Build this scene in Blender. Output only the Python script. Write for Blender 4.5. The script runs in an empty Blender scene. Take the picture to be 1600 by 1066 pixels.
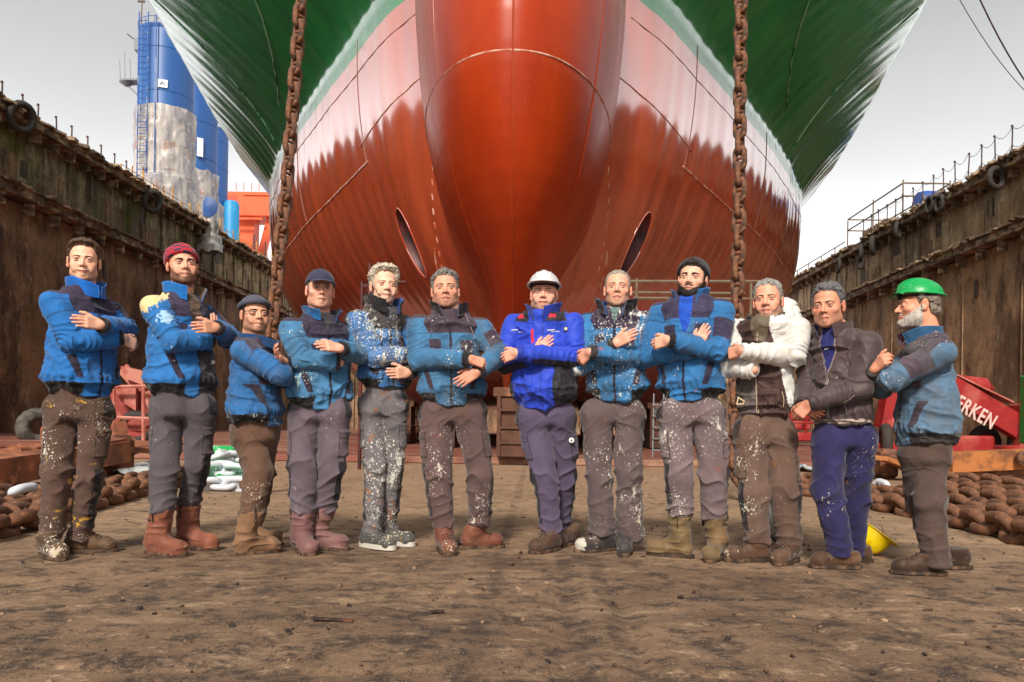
import bpy, math, random, os
import numpy as np
from mathutils import Vector, Matrix
R = math.radians
C = bpy.context.scene
col = C.collection
random.seed(4)
rng = np.random.RandomState(7)

# ---------------- camera ----------------
F = 1280.0; CH = 0.8; ROLL = R(0.9); VX, VY = 840.0, 665.0
cd = bpy.data.cameras.new('camera'); cam = bpy.data.objects.new('camera', cd); col.objects.link(cam)
cd.sensor_fit = 'HORIZONTAL'; cd.sensor_width = 36.0; cd.lens = 36.0 * F / 1600.0
cd.shift_x = (800.0 - VX) / 1600.0; cd.shift_y = (VY - 533.0) / 1600.0
cd.clip_end = 3000; cd.clip_start = 0.05
cr, sr = math.cos(ROLL), math.sin(ROLL)
cam.matrix_world = Matrix(((cr, -sr, 0, 0), (0, 0, -1, 0), (sr, cr, 0, CH), (0, 0, 0, 1)))
C.camera = cam

def ray(px, py):
    u = px - VX; v = VY - py
    return (u * cr - v * sr) / F, (u * sr + v * cr) / F
def at(px, py, Y):
    a, b = ray(px, py); return np.array((a * Y, Y, CH + b * Y))
def gnd(px, py, z=0.0):
    a, b = ray(px, py); Y = (z - CH) / b; return np.array((a * Y, Y, z))

# ---------------- light ----------------
SUN_EL, SUN_AZ = R(38), R(-170)      # direction towards the sun, azimuth from +Y clockwise
sd = bpy.data.lights.new('sun', 'SUN'); so = bpy.data.objects.new('sun', sd); col.objects.link(so)
sd.energy = 3.0; sd.angle = R(10); sd.color = (1.0, 0.92, 0.82)
dv = Vector((math.sin(SUN_AZ) * math.cos(SUN_EL), math.cos(SUN_AZ) * math.cos(SUN_EL), math.sin(SUN_EL)))
so.rotation_euler = dv.to_track_quat('Z', 'Y').to_euler()
W = bpy.data.worlds.new('World'); C.world = W; W.use_nodes = True
nt = W.node_tree; nt.nodes.clear()
out = nt.nodes.new('ShaderNodeOutputWorld'); bg = nt.nodes.new('ShaderNodeBackground')
sky = nt.nodes.new('ShaderNodeTexSky'); sky.sky_type = 'NISHITA'; sky.sun_disc = False
sky.sun_elevation = SUN_EL; sky.sun_rotation = SUN_AZ; sky.dust_density = 4.0; sky.air_density = 1.0
hs = nt.nodes.new('ShaderNodeHueSaturation'); hs.inputs['Saturation'].default_value = 0.10
tc = nt.nodes.new('ShaderNodeTexCoord'); mp = nt.nodes.new('ShaderNodeMapping'); mp.inputs['Scale'].default_value = (1, 1, 2.6)
nz = nt.nodes.new('ShaderNodeTexNoise'); nz.inputs['Scale'].default_value = 1.7; nz.inputs['Detail'].default_value = 5; nz.inputs['Roughness'].default_value = 0.45
rp = nt.nodes.new('ShaderNodeMapRange'); rp.inputs[1].default_value = 0.3; rp.inputs[2].default_value = 0.75; rp.inputs[3].default_value = 4.2; rp.inputs[4].default_value = 5.6
mx = nt.nodes.new('ShaderNodeMix'); mx.data_type = 'RGBA'; mx.inputs[0].default_value = 0.72
L = nt.links.new
L(tc.outputs['Generated'], mp.inputs[0]); L(mp.outputs[0], nz.inputs['Vector']); L(nz.outputs[0], rp.inputs[0])
sz = nt.nodes.new('ShaderNodeSeparateXYZ'); L(tc.outputs['Generated'], sz.inputs[0])
hz = nt.nodes.new('ShaderNodeMapRange'); hz.inputs[1].default_value = 0.0; hz.inputs[2].default_value = 0.46; hz.inputs[3].default_value = 2.6; hz.inputs[4].default_value = 0.80; hz.interpolation_type = 'SMOOTHSTEP'; L(sz.outputs[2], hz.inputs[0])
ml = nt.nodes.new('ShaderNodeMath'); ml.operation = 'MULTIPLY'; ax_ = nt.nodes.new('ShaderNodeMath'); ax_.operation = 'ABSOLUTE'; L(sz.outputs[0], ax_.inputs[0])     # out-of-view side sky brightened so the glossy hull reflects white
az_ = nt.nodes.new('ShaderNodeMapRange'); az_.interpolation_type = 'SMOOTHSTEP'; az_.inputs[1].default_value = 0.52; az_.inputs[2].default_value = 0.72; az_.inputs[3].default_value = 1.0; az_.inputs[4].default_value = 1.9; L(ax_.outputs[0], az_.inputs[0])
m2_ = nt.nodes.new('ShaderNodeMath'); m2_.operation = 'MULTIPLY'; L(hz.outputs[0], m2_.inputs[0]); L(az_.outputs[0], m2_.inputs[1]); L(m2_.outputs[0], ml.inputs[1])
L(sky.outputs[0], hs.inputs['Color']); L(hs.outputs[0], mx.inputs[6]); L(rp.outputs[0], ml.inputs[0]); L(ml.outputs[0], mx.inputs[7])
L(mx.outputs[2], bg.inputs[0]); bg.inputs[1].default_value = 0.098
L(bg.outputs[0], out.inputs[0])
C.view_settings.view_transform = 'Standard'; C.view_settings.look = 'None'
C.view_settings.exposure = 0.62; C.view_settings.gamma = 1.0
C.render.engine = 'CYCLES'
C.cycles.max_bounces = 6

# ---------------- material helpers ----------------
def s2l(c):
    return tuple((x / 12.92 if x <= 0.04045 else ((x + 0.055) / 1.055) ** 2.4) for x in [v / 255.0 for v in c])
def newmat(name, rough=0.7, base=(0.5, 0.5, 0.5), metal=0.0, spec=0.5):
    m = bpy.data.materials.new(name); m.use_nodes = True
    b = m.node_tree.nodes['Principled BSDF']
    b.inputs['Base Color'].default_value = (*base, 1); b.inputs['Roughness'].default_value = rough
    b.inputs['Metallic'].default_value = metal; b.inputs['Specular IOR Level'].default_value = spec
    return m, m.node_tree, b
def noise(nt, scale, detail=4, rough=0.55, sc=(1, 1, 1), seed=0.0, dist=0.0, coord='Object', rot=(0, 0, 0)):
    tc = nt.nodes.new('ShaderNodeTexCoord'); mp = nt.nodes.new('ShaderNodeMapping')
    mp.inputs['Scale'].default_value = sc; mp.inputs['Location'].default_value = (seed, seed * 1.7, seed * .6); mp.inputs['Rotation'].default_value = rot
    n = nt.nodes.new('ShaderNodeTexNoise'); n.inputs['Scale'].default_value = scale; n.inputs['Detail'].default_value = detail
    n.inputs['Roughness'].default_value = rough; n.inputs['Distortion'].default_value = dist
    nt.links.new(tc.outputs[coord], mp.inputs[0]); nt.links.new(mp.outputs[0], n.inputs['Vector'])
    return n.outputs[0]
def mrange(nt, v, a, b, c=0.0, d=1.0):
    r = nt.nodes.new('ShaderNodeMapRange'); r.inputs[1].default_value = a; r.inputs[2].default_value = b
    r.inputs[3].default_value = c; r.inputs[4].default_value = d; nt.links.new(v, r.inputs[0]); return r.outputs[0]
def mixc(nt, fac, a, b):
    x = nt.nodes.new('ShaderNodeMix'); x.data_type = 'RGBA'
    for s, v in ((0, fac), (6, a), (7, b)):
        if isinstance(v, (int, float)): x.inputs[s].default_value = v
        elif isinstance(v, tuple): x.inputs[s].default_value = (*v, 1)
        else: nt.links.new(v, x.inputs[s])
    return x.outputs[2]
def math_(nt, op, a, b=0.0):
    x = nt.nodes.new('ShaderNodeMath'); x.operation = op
    for i, v in enumerate((a, b)):
        if isinstance(v, (int, float)): x.inputs[i].default_value = v
        else: nt.links.new(v, x.inputs[i])
    return x.outputs[0]
def bump(nt, bs, h, strength=0.5, dist=0.01, prev=None):
    b = nt.nodes.new('ShaderNodeBump'); b.inputs['Strength'].default_value = strength; b.inputs['Distance'].default_value = dist
    nt.links.new(h, b.inputs['Height'])
    if prev is not None: nt.links.new(prev, b.inputs['Normal'])
    nt.links.new(b.outputs[0], bs.inputs['Normal']); return b.outputs[0]
def grunge(name, base, layers=(), rough=0.75, bumps=(), metal=0.0, spec=0.4, coord='Object'):
    """layers: (colour, scale, lo, hi, xyz scale, seed)"""
    m, t, b = newmat(name, rough, base, metal, spec)
    c = base
    for (lc, sc, lo, hi, xyz, seed) in layers:
        f = mrange(t, noise(t, sc, 6, 0.62, xyz, seed, coord=coord), lo, hi)
        c = mixc(t, f, c, lc)
    if not isinstance(c, tuple): t.links.new(c, b.inputs['Base Color'])
    pv = None
    for (sc, st, ds, xyz, seed) in bumps:
        pv = bump(t, b, noise(t, sc, 5, 0.6, xyz, seed, coord=coord), st, ds, pv)
    return m

# ---------------- object helpers ----------------
def tag(o, label=None, cat=None, group=None, kind=None):
    if label: o['label'] = label
    if cat: o['category'] = cat
    if group: o['group'] = group
    if kind: o['kind'] = kind
    return o
def empty(name, loc=(0, 0, 0), rz=0.0):
    o = bpy.data.objects.new(name, None); col.objects.link(o); o.location = loc; o.rotation_euler = (0, 0, rz)
    o.empty_display_size = 0.1; return o
def mesh_obj(name, verts, faces, mat, parent=None, smooth=True, vcol=None):
    me = bpy.data.meshes.new(name)
    if isinstance(faces, np.ndarray) and len(faces):
        V = np.asarray(verts, dtype=np.float32); n = len(faces); k = faces.shape[1]
        me.vertices.add(len(V)); me.vertices.foreach_set('co', V.ravel())
        me.loops.add(n * k); me.loops.foreach_set('vertex_index', faces.astype(np.int32).ravel())
        me.polygons.add(n); me.polygons.foreach_set('loop_start', np.arange(0, n * k, k, dtype=np.int32))
        me.polygons.foreach_set('loop_total', np.full(n, k, dtype=np.int32))
        me.update(calc_edges=True)
    else:
        me.from_pydata([tuple(map(float, v)) for v in verts], [], [tuple(f) for f in faces]); me.update()
    me.polygons.foreach_set('use_smooth', [bool(smooth)] * len(me.polygons))
    if vcol is not None:
        a = me.color_attributes.new('Col', 'FLOAT_COLOR', 'POINT')
        vc = np.ones((len(verts), 4), dtype=np.float32); vc[:, :3] = vcol[:, :3]
        a.data.foreach_set('color', vc.ravel())
    if mat is not None: me.materials.append(mat)
    o = bpy.data.objects.new(name, me); col.objects.link(o)
    if parent is not None: o.parent = parent
    return o
class MB:
    def __init__(s): s.v = []; s.f = []
    def add(s, vs, fs):
        n = len(s.v); s.v += [tuple(map(float, v)) for v in vs]; s.f += [tuple(i + n for i in f) for f in fs]; return s
    def box(s, c, size, rot=(0, 0, 0), bev=0.0, taper=1.0):
        x, y, z = [q / 2 for q in size]; b = min(bev, x * .9, y * .9, z * .9)
        M = Matrix.Rotation(rot[2], 3, 'Z') @ Matrix.Rotation(rot[1], 3, 'Y') @ Matrix.Rotation(rot[0], 3, 'X')
        if b <= 0:
            vs = [(i * x, j * y, k * z) for i in (-1, 1) for j in (-1, 1) for k in (-1, 1)]
            fs = [(0, 1, 3, 2), (4, 6, 7, 5), (0, 4, 5, 1), (2, 3, 7, 6), (0, 2, 6, 4), (1, 5, 7, 3)]
        else:
            vs = []; idx = {}
            for i in (-1, 1):
                for j in (-1, 1):
                    for k in (-1, 1):
                        for a in range(3):
                            p = [i * (x - b), j * (y - b), k * (z - b)]; p[a] = (i * x, j * y, k * z)[a]
                            idx[(i, j, k, a)] = len(vs); vs.append(tuple(p))
            fs = []
            for a in range(3):
                o = [q for q in range(3) if q != a]
                for sg in (-1, 1):
                    ring = []
                    for (p, q) in ((-1, -1), (1, -1), (1, 1), (-1, 1)):
                        k = [0, 0, 0]; k[a] = sg; k[o[0]] = p; k[o[1]] = q; ring.append(idx[(*k, a)])
                    flip = (sg > 0) == (a == 1)
                    fs.append(tuple(ring[::-1] if flip else ring))
            for a in range(3):
                o = [q for q in range(3) if q != a]
                for p in (-1, 1):
                    for q in (-1, 1):
                        k0 = [0, 0, 0]; k0[o[0]] = p; k0[o[1]] = q; k1 = list(k0); k0[a] = -1; k1[a] = 1
                        fs.append((idx[(*k0, o[0])], idx[(*k1, o[0])], idx[(*k1, o[1])], idx[(*k0, o[1])]))
            for i in (-1, 1):
                for j in (-1, 1):
                    for k in (-1, 1): fs.append((idx[(i, j, k, 0)], idx[(i, j, k, 1)], idx[(i, j, k, 2)]))
        out = []
        for v in vs:
            t = taper if v[2] > 0 else 1.0
            w = M @ Vector((v[0] * t, v[1] * t, v[2])); out.append((w.x + c[0], w.y + c[1], w.z + c[2]))
        return s.add(out, fs)
    def bar(s, a, b, w, h, up=(0, 0, 1)):
        a = Vector(a); b = Vector(b); d = (b - a).normalized(); u = Vector(up)
        x = d.cross(u)
        if x.length < 1e-4: x = d.cross(Vector((1, 0, 0)))
        x.normalize(); y = x.cross(d)
        vs = [p + x * (i * w / 2) + y * (j * h / 2) for p in (a, b) for (i, j) in ((-1, -1), (1, -1), (1, 1), (-1, 1))]
        return s.add(vs, [(3, 2, 1, 0), (4, 5, 6, 7), (0, 1, 5, 4), (1, 2, 6, 5), (2, 3, 7, 6), (3, 0, 4, 7)])
    def tube(s, pts, r, n=8, closed=False, cap=True, sx=1.0):
        P = [Vector(p) for p in pts]; m = len(P); rr = r if hasattr(r, '__len__') else [r] * m
        vs = []; prev = None
        for i, p in enumerate(P):
            if closed: d = P[(i + 1) % m] - P[i - 1]
            else: d = P[min(i + 1, m - 1)] - P[max(i - 1, 0)]
            d.normalize()
            if prev is None:
                x = d.cross(Vector((0, 0, 1)))
                if x.length < 0.05: x = d.cross(Vector((0, 1, 0)))
            else: x = prev - d * prev.dot(d)
            x.normalize(); prev = x; y = d.cross(x)
            for k in range(n):
                a = 2 * math.pi * k / n; vs.append(p + x * (math.cos(a) * rr[i] * sx) + y * (math.sin(a) * rr[i]))
        fs = []
        for i in range(m if closed else m - 1):
            j = (i + 1) % m
            for k in range(n): fs.append((i * n + k, i * n + (k + 1) % n, j * n + (k + 1) % n, j * n + k))
        if cap and not closed: fs.append(tuple(range(n))[::-1]); fs.append(tuple((m - 1) * n + k for k in range(n)))
        return s.add(vs, fs)
    def lathe(s, prof, c=(0, 0, 0), n=24, M=None, capb=True):
        vs = []; m = len(prof)
        for (r, z) in prof:
            for k in range(n):
                a = 2 * math.pi * k / n; v = Vector((r * math.cos(a), r * math.sin(a), z))
                if M is not None: v = M @ v
                vs.append((v.x + c[0], v.y + c[1], v.z + c[2]))
        fs = [(i * n + k, i * n + (k + 1) % n, (i + 1) * n + (k + 1) % n, (i + 1) * n + k) for i in range(m - 1) for k in range(n)]
        if capb: fs.append(tuple(range(n))[::-1]); fs.append(tuple((m - 1) * n + k for k in range(n)))
        return s.add(vs, fs)
    def prism(s, poly, z0, z1, M=None, c=(0, 0, 0)):
        n = len(poly); vs = []
        for z in (z0, z1):
            for (x, y) in poly:
                v = Vector((x, y, z))
                if M is not None: v = M @ v
                vs.append((v.x + c[0], v.y + c[1], v.z + c[2]))
        return s.add(vs, [tuple(range(n))[::-1], tuple(range(n, 2 * n))] + [(i, (i + 1) % n, n + (i + 1) % n, n + i) for i in range(n)])
    def build(s, name, mat, parent=None, smooth=False):
        o = mesh_obj(name, s.v, s.f, mat, parent, smooth)
        if smooth:
            me = o.data
            try: me.set_sharp_from_angle(angle=R(40))
            except Exception: pass
        return o
def copy_tree(o, parent=None):
    c = o.copy(); col.objects.link(c)
    if parent is not None: c.parent = parent
    for ch in [x for x in bpy.data.objects if x.parent == o]: copy_tree(ch, c)
    return c

def vnoise(P, seed=0):
    """value noise in [-1,1] on (N,3)"""
    P = np.asarray(P, dtype=np.float32); i = np.floor(P).astype(np.int64); f = P - i; f = f * f * (3 - 2 * f)
    def h(x, y, z):
        n = (x * 73856093) ^ (y * 19349663) ^ (z * 83492791) ^ (seed * 2654435761 % 4294967296)
        n = (n ^ (n >> 13)) * 1274126177 & 0x7fffffff
        n = (n ^ (n >> 16)) & 0xffff
        return n.astype(np.float32) / 32767.5 - 1
    r = 0
    for dx in (0, 1):
        for dy in (0, 1):
            for dz in (0, 1):
                w = (f[:, 0] if dx else 1 - f[:, 0]) * (f[:, 1] if dy else 1 - f[:, 1]) * (f[:, 2] if dz else 1 - f[:, 2])
                r = r + w * h(i[:, 0] + dx, i[:, 1] + dy, i[:, 2] + dz)
    return r
# ================= SETTING =================
RUST = s2l((104, 62, 40)); RUST2 = s2l((140, 84, 50)); DIRT = s2l((70, 58, 46)); DARK = s2l((38, 30, 26))
# ground
m, t, b = newmat('ground_mud', 0.85)
n1 = noise(t, 0.9, 8, 0.68, (0.75, 1, 1)); n2 = noise(t, 4.5, 7, 0.78, (1, 1, 1), 3); n3 = noise(t, 30, 5, 0.78, (1, 1, 1), 5); n4 = noise(t, 1.4, 6, 0.66, (1.6, .25, 1), 9, 1.0)
c = mixc(t, mrange(t, n1, .36, .64), s2l((102, 79, 60)), s2l((146, 116, 89)))
c = mixc(t, mrange(t, n2, .50, .60), c, s2l((70, 54, 43)))
c = mixc(t, math_(t, 'MULTIPLY', mrange(t, n4, .54, .64), mrange(t, n3, .35, .6)), c, s2l((48, 37, 30)))
c = mixc(t, mrange(t, n3, .60, .72), c, s2l((52, 40, 33)))
n6 = noise(t, 2.2, 6, 0.7, (0.5, 1, 1), 14); c = mixc(t, mrange(t, n6, .60, .70), c, s2l((156, 130, 104)))
c = mixc(t, mrange(t, noise(t, 90, 3, .6, (1, 1, 1), 4), .66, .72), c, s2l((40, 32, 28)))
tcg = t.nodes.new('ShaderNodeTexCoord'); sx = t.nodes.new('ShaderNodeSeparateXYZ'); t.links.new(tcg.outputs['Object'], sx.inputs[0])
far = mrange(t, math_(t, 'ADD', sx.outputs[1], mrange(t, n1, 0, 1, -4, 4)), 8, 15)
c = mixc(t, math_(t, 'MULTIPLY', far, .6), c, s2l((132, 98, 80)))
painted_falloff = mrange(t, math_(t, 'ADD', sx.outputs[1], mrange(t, n6, .3, .7, -1.6, 1.6)), 3.6, 6.5)  # vignette fall-off painted into the mud: paler beyond the foreground
c = mixc(t, math_(t, 'MULTIPLY', painted_falloff, .45), c, s2l((190, 156, 122)))
n7 = noise(t, 9, 8, .8, (.8, 1.1, 1), 21); c = mixc(t, mrange(t, n7, .54, .60, 0, .85), c, s2l((58, 44, 36)))
c = mixc(t, mrange(t, n7, .44, .36, 0, .6), c, s2l((190, 160, 130)))
wv = t.nodes.new('ShaderNodeMath'); wv.operation = 'SINE'; t.links.new(math_(t, 'MULTIPLY', sx.outputs[1], 40), wv.inputs[0])
for xr in (-.22, .16, .34):
    bd_ = mrange(t, math_(t, 'ABSOLUTE', math_(t, 'ADD', sx.outputs[0], mrange(t, n1, 0, 1, -xr - .05, -xr + .05))), .055, .03)
    c = mixc(t, math_(t, 'MULTIPLY', math_(t, 'MULTIPLY', bd_, mrange(t, n2, .35, .6)), mrange(t, wv.outputs[0], -1, 1, .25, .75)), c, s2l((66, 50, 42)))
vo = t.nodes.new('ShaderNodeTexVoronoi'); vo.inputs['Scale'].default_value = 160; t.links.new(tcg.outputs['Object'], vo.inputs['Vector'])
c = mixc(t, math_(t, 'MULTIPLY', mrange(t, vo.outputs[0], .28, .18), mrange(t, n3, .45, .6)), c, s2l((34, 27, 22)))
vo2 = t.nodes.new('ShaderNodeTexVoronoi'); vo2.inputs['Scale'].default_value = 75; t.links.new(tcg.outputs['Object'], vo2.inputs['Vector'])
c = mixc(t, math_(t, 'MULTIPLY', mrange(t, vo2.outputs[0], .22, .14), mrange(t, n7, .5, .6)), c, s2l((196, 168, 138)))
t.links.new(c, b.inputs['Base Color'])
t.links.new(mrange(t, n1, .3, .7, .6, .95), b.inputs['Roughness'])
pv = bump(t, b, n2, .8, .035); pv = bump(t, b, n3, .9, .014, pv); pv = bump(t, b, vo.outputs[0], .5, .004, pv); bump(t, b, noise(t, 180, 3, .7, (1, 1, 1), 2), .8, .004, pv)
GM = m
def hfield(X, Y):
    P = np.stack([X * .8, Y * 1.3, 0 * X], 1)
    h = .010 * vnoise(P, 3) + .006 * vnoise(P * 3.1, 5) + .004 * vnoise(P * np.array([5, 11, 1]), 8) + .0025 * vnoise(P * np.array([14, 26, 1]), 2)
    cr_ = np.abs(vnoise(np.stack([X * .55 + 7, Y * .9, 0 * X], 1), 12) - .05)
    h -= .016 * np.exp(-(cr_ / .03) ** 2)
    # tyre ruts running towards the ship
    for xr in (.12, .38): h -= .018 * np.exp(-((X - xr - .02 * np.sin(Y * 2)) / .05) ** 2) * (1 + .5 * np.sin(Y * 14))
    fade = np.clip((10 - Y) / 4, 0, 1) * np.clip((6 - np.abs(X)) / 2, 0, 1)
    feet = np.clip(np.abs(Y - 5.0) / .5 - 1.0, .25, 1)
    return (h - .012) * fade * feet
xs = np.linspace(-6.5, 6.5, 440); ys = 1.2 + (10.5 - 1.2) * np.linspace(0, 1, 420) ** 1.5
XX, YY = np.meshgrid(xs, ys); ZZ = hfield(XX.ravel(), YY.ravel())
nx, ny = len(xs), len(ys); q = (np.arange(ny - 1)[:, None] * nx + np.arange(nx - 1)[None]).ravel()
V = np.stack([XX.ravel(), YY.ravel(), ZZ], 1); Fq = np.stack([q, q + 1, q + nx + 1, q + nx], 1)
# outer sheet around the fine patch
B = 60.0; ov = [(-B, -60, 0), (B, -60, 0), (B, 400, 0), (-B, 400, 0), (xs[0], ys[0], 0), (xs[-1], ys[0], 0), (xs[-1], ys[-1], 0), (xs[0], ys[-1], 0)]
ov = [(x, y, -.0001) for x, y, z in ov]; n0 = len(V)
V = np.vstack([V, np.array(ov)]); OF = np.array([(0, 1, 5, 4), (1, 2, 6, 5), (2, 3, 7, 6), (3, 0, 4, 7)]) + n0
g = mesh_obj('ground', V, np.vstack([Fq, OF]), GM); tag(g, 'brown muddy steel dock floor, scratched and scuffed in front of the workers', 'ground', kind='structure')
# raised reddish strip of dock floor under the ship
m2 = grunge('red_floor', s2l((128, 74, 60)), [(s2l((156, 122, 98)), .8, .5, .62, (.5, 1, 1), 3), (s2l((92, 58, 46)), 3, .5, .65, (.4, 2, 1), 5)], .7, [(6, .5, .02, (.5, 1, 1), 1)])
mb = MB(); mb.box((0, 61, .07), (120, 89, .14), bev=.02)
tag(mb.build('dock_floor', m2), 'raised reddish steel floor of the dock reaching under the ship', 'floor', kind='structure')
mb = MB(); mb.box((0, 215, .02), (600, 200, .02)); 
# debris on the floor
mb = MB()
for k in range(3200):
    Y = 1.9 + 12 * random.random() ** 1.6; X = (random.random() - .5) * Y * 1.4
    if Y < 10 and abs(X) < 6: z = float(hfield(np.array([X]), np.array([Y]))[0])
    else: z = 0
    r = .002 + .013 * random.random() ** 6
    mb.box((X, Y, z + r * .3), (r * 2, r * 1.6, r), (random.random(), random.random(), random.random() * 6), r * .3)
tag(mb.build('gravel', grunge('grit', s2l((84, 64, 50)), [(s2l((160, 128, 100)), 3, .5, .6, (1, 1, 1), 1), (s2l((44, 34, 28)), 2, .5, .55, (1, 1, 1), 9)])), 'grit and rust flakes scattered on the mud', 'gravel', kind='stuff')
for (px, py, w, d, an) in ((520, 968, .17, .03, .05), (683, 955, .06, .03, .4), (1005, 870, .04, .02, 1), (450, 985, .05, .02, 2), (735, 905, .03, .02, 1)):
    p = gnd(px, py); mb = MB(); mb.box((p[0], p[1], .0), (w, d, .008), (0, .06, an), .003)
    tag(mb.build('metal_scrap', grunge('scrap%d' % px, DARK, [(RUST, 20, .5, .6, (1, 1, 1), 1)])), {520: 'thin dark metal strip lying flat on the mud in front of the capped man', 683: 'small dark scrap on the mud ahead of the stocky man', 1005: 'tiny scrap chip by the boots of the bearded beanie man', 450: 'small flake nearest the left foreground crack', 735: 'small flake just before the brown lace-up boots'}[px], 'scrap')

# ---- dock walls ----
def wall_mat(name, base, dark, moss, streak, seed):
    m, t, b = newmat(name, .85, spec=.25)
    c = base
    c = mixc(t, mrange(t, noise(t, .5, 7, .75, (1, 1, .7), seed), .42, .6), c, streak)
    c = mixc(t, mrange(t, noise(t, .8, 7, .75, (1, 1, .4), seed + 3), .5, .66), c, dark)
    c = mixc(t, mrange(t, noise(t, .9, 6, .7, (1, 1, 1.6), seed + 8), .56, .7), c, s2l((134, 100, 72)))
    c = mixc(t, mrange(t, noise(t, 2.6, 6, .7, (.4, .4, 4), seed + 5), .56, .66, 0, .55), c, dark)
    c = mixc(t, mrange(t, noise(t, .28, 5, .7, (1, 1, .5), seed + 33), .50, .60, 0, .75), c, dark)
    c = mixc(t, mrange(t, noise(t, 1.3, 8, .8, (1, 1, .35), seed + 15), .54, .64, 0, .7), c, s2l((176, 156, 132)))
    c = mixc(t, mrange(t, noise(t, .7, 7, .7, (1, 1, .5), seed + 25), .55, .7, 0, .8), c, s2l((104, 62, 44)))
    if moss: c = mixc(t, mrange(t, noise(t, .45, 6, .75, (1, 1, .6), seed + 6), .48, .60, 0, .85), c, s2l((88, 92, 44)))
    t.links.new(c, b.inputs['Base Color'])
    pv = bump(t, b, noise(t, 1.5, 5, .6, (1, 1, .3), 2), .6, .06); bump(t, b, noise(t, 14, 5, .6, (1, 1, .4), 4), .5, .02, pv); return m
WML = wall_mat('wall_steel_left', s2l((152, 120, 92)), s2l((50, 40, 32)), False, s2l((116, 92, 72)), 2)
WMU = wall_mat('wall_band_left', s2l((186, 164, 134)), s2l((56, 48, 40)), True, s2l((134, 116, 90)), 12)
WMR = wall_mat('wall_steel_right', s2l((184, 148, 114)), s2l((78, 60, 48)), False, s2l((148, 120, 94)), 22)
WMRU = wall_mat('wall_band_right', s2l((196, 172, 142)), s2l((92, 74, 60)), False, s2l((168, 142, 114)), 31)
LED = grunge('ledge_rust', s2l((96, 78, 62)), [(s2l((166, 142, 112)), 1.2, .48, .6, (1, 1, 3), 3), (DARK, 3, .55, .65, (1, 1, 1), 4)], .85, [(6, .6, .04, (1, 1, 1), 1)])
BLK = grunge('black_rubber', s2l((54, 48, 44)), [(s2l((70, 62, 54)), 5, .5, .7, (1, 1, 1), 2)], .8, [(20, .4, .01, (1, 1, 1), 1)])
YEL = grunge('yellow_post', s2l((186, 132, 44)), [(RUST, 4, .5, .6, (1, 1, 1), 2)], .7)
POST = grunge('post_steel', s2l((58, 48, 42)), [(RUST, 6, .5, .6, (1, 1, 1), 2)], .7)
TOP = 13.4; LZ = 10.2
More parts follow.
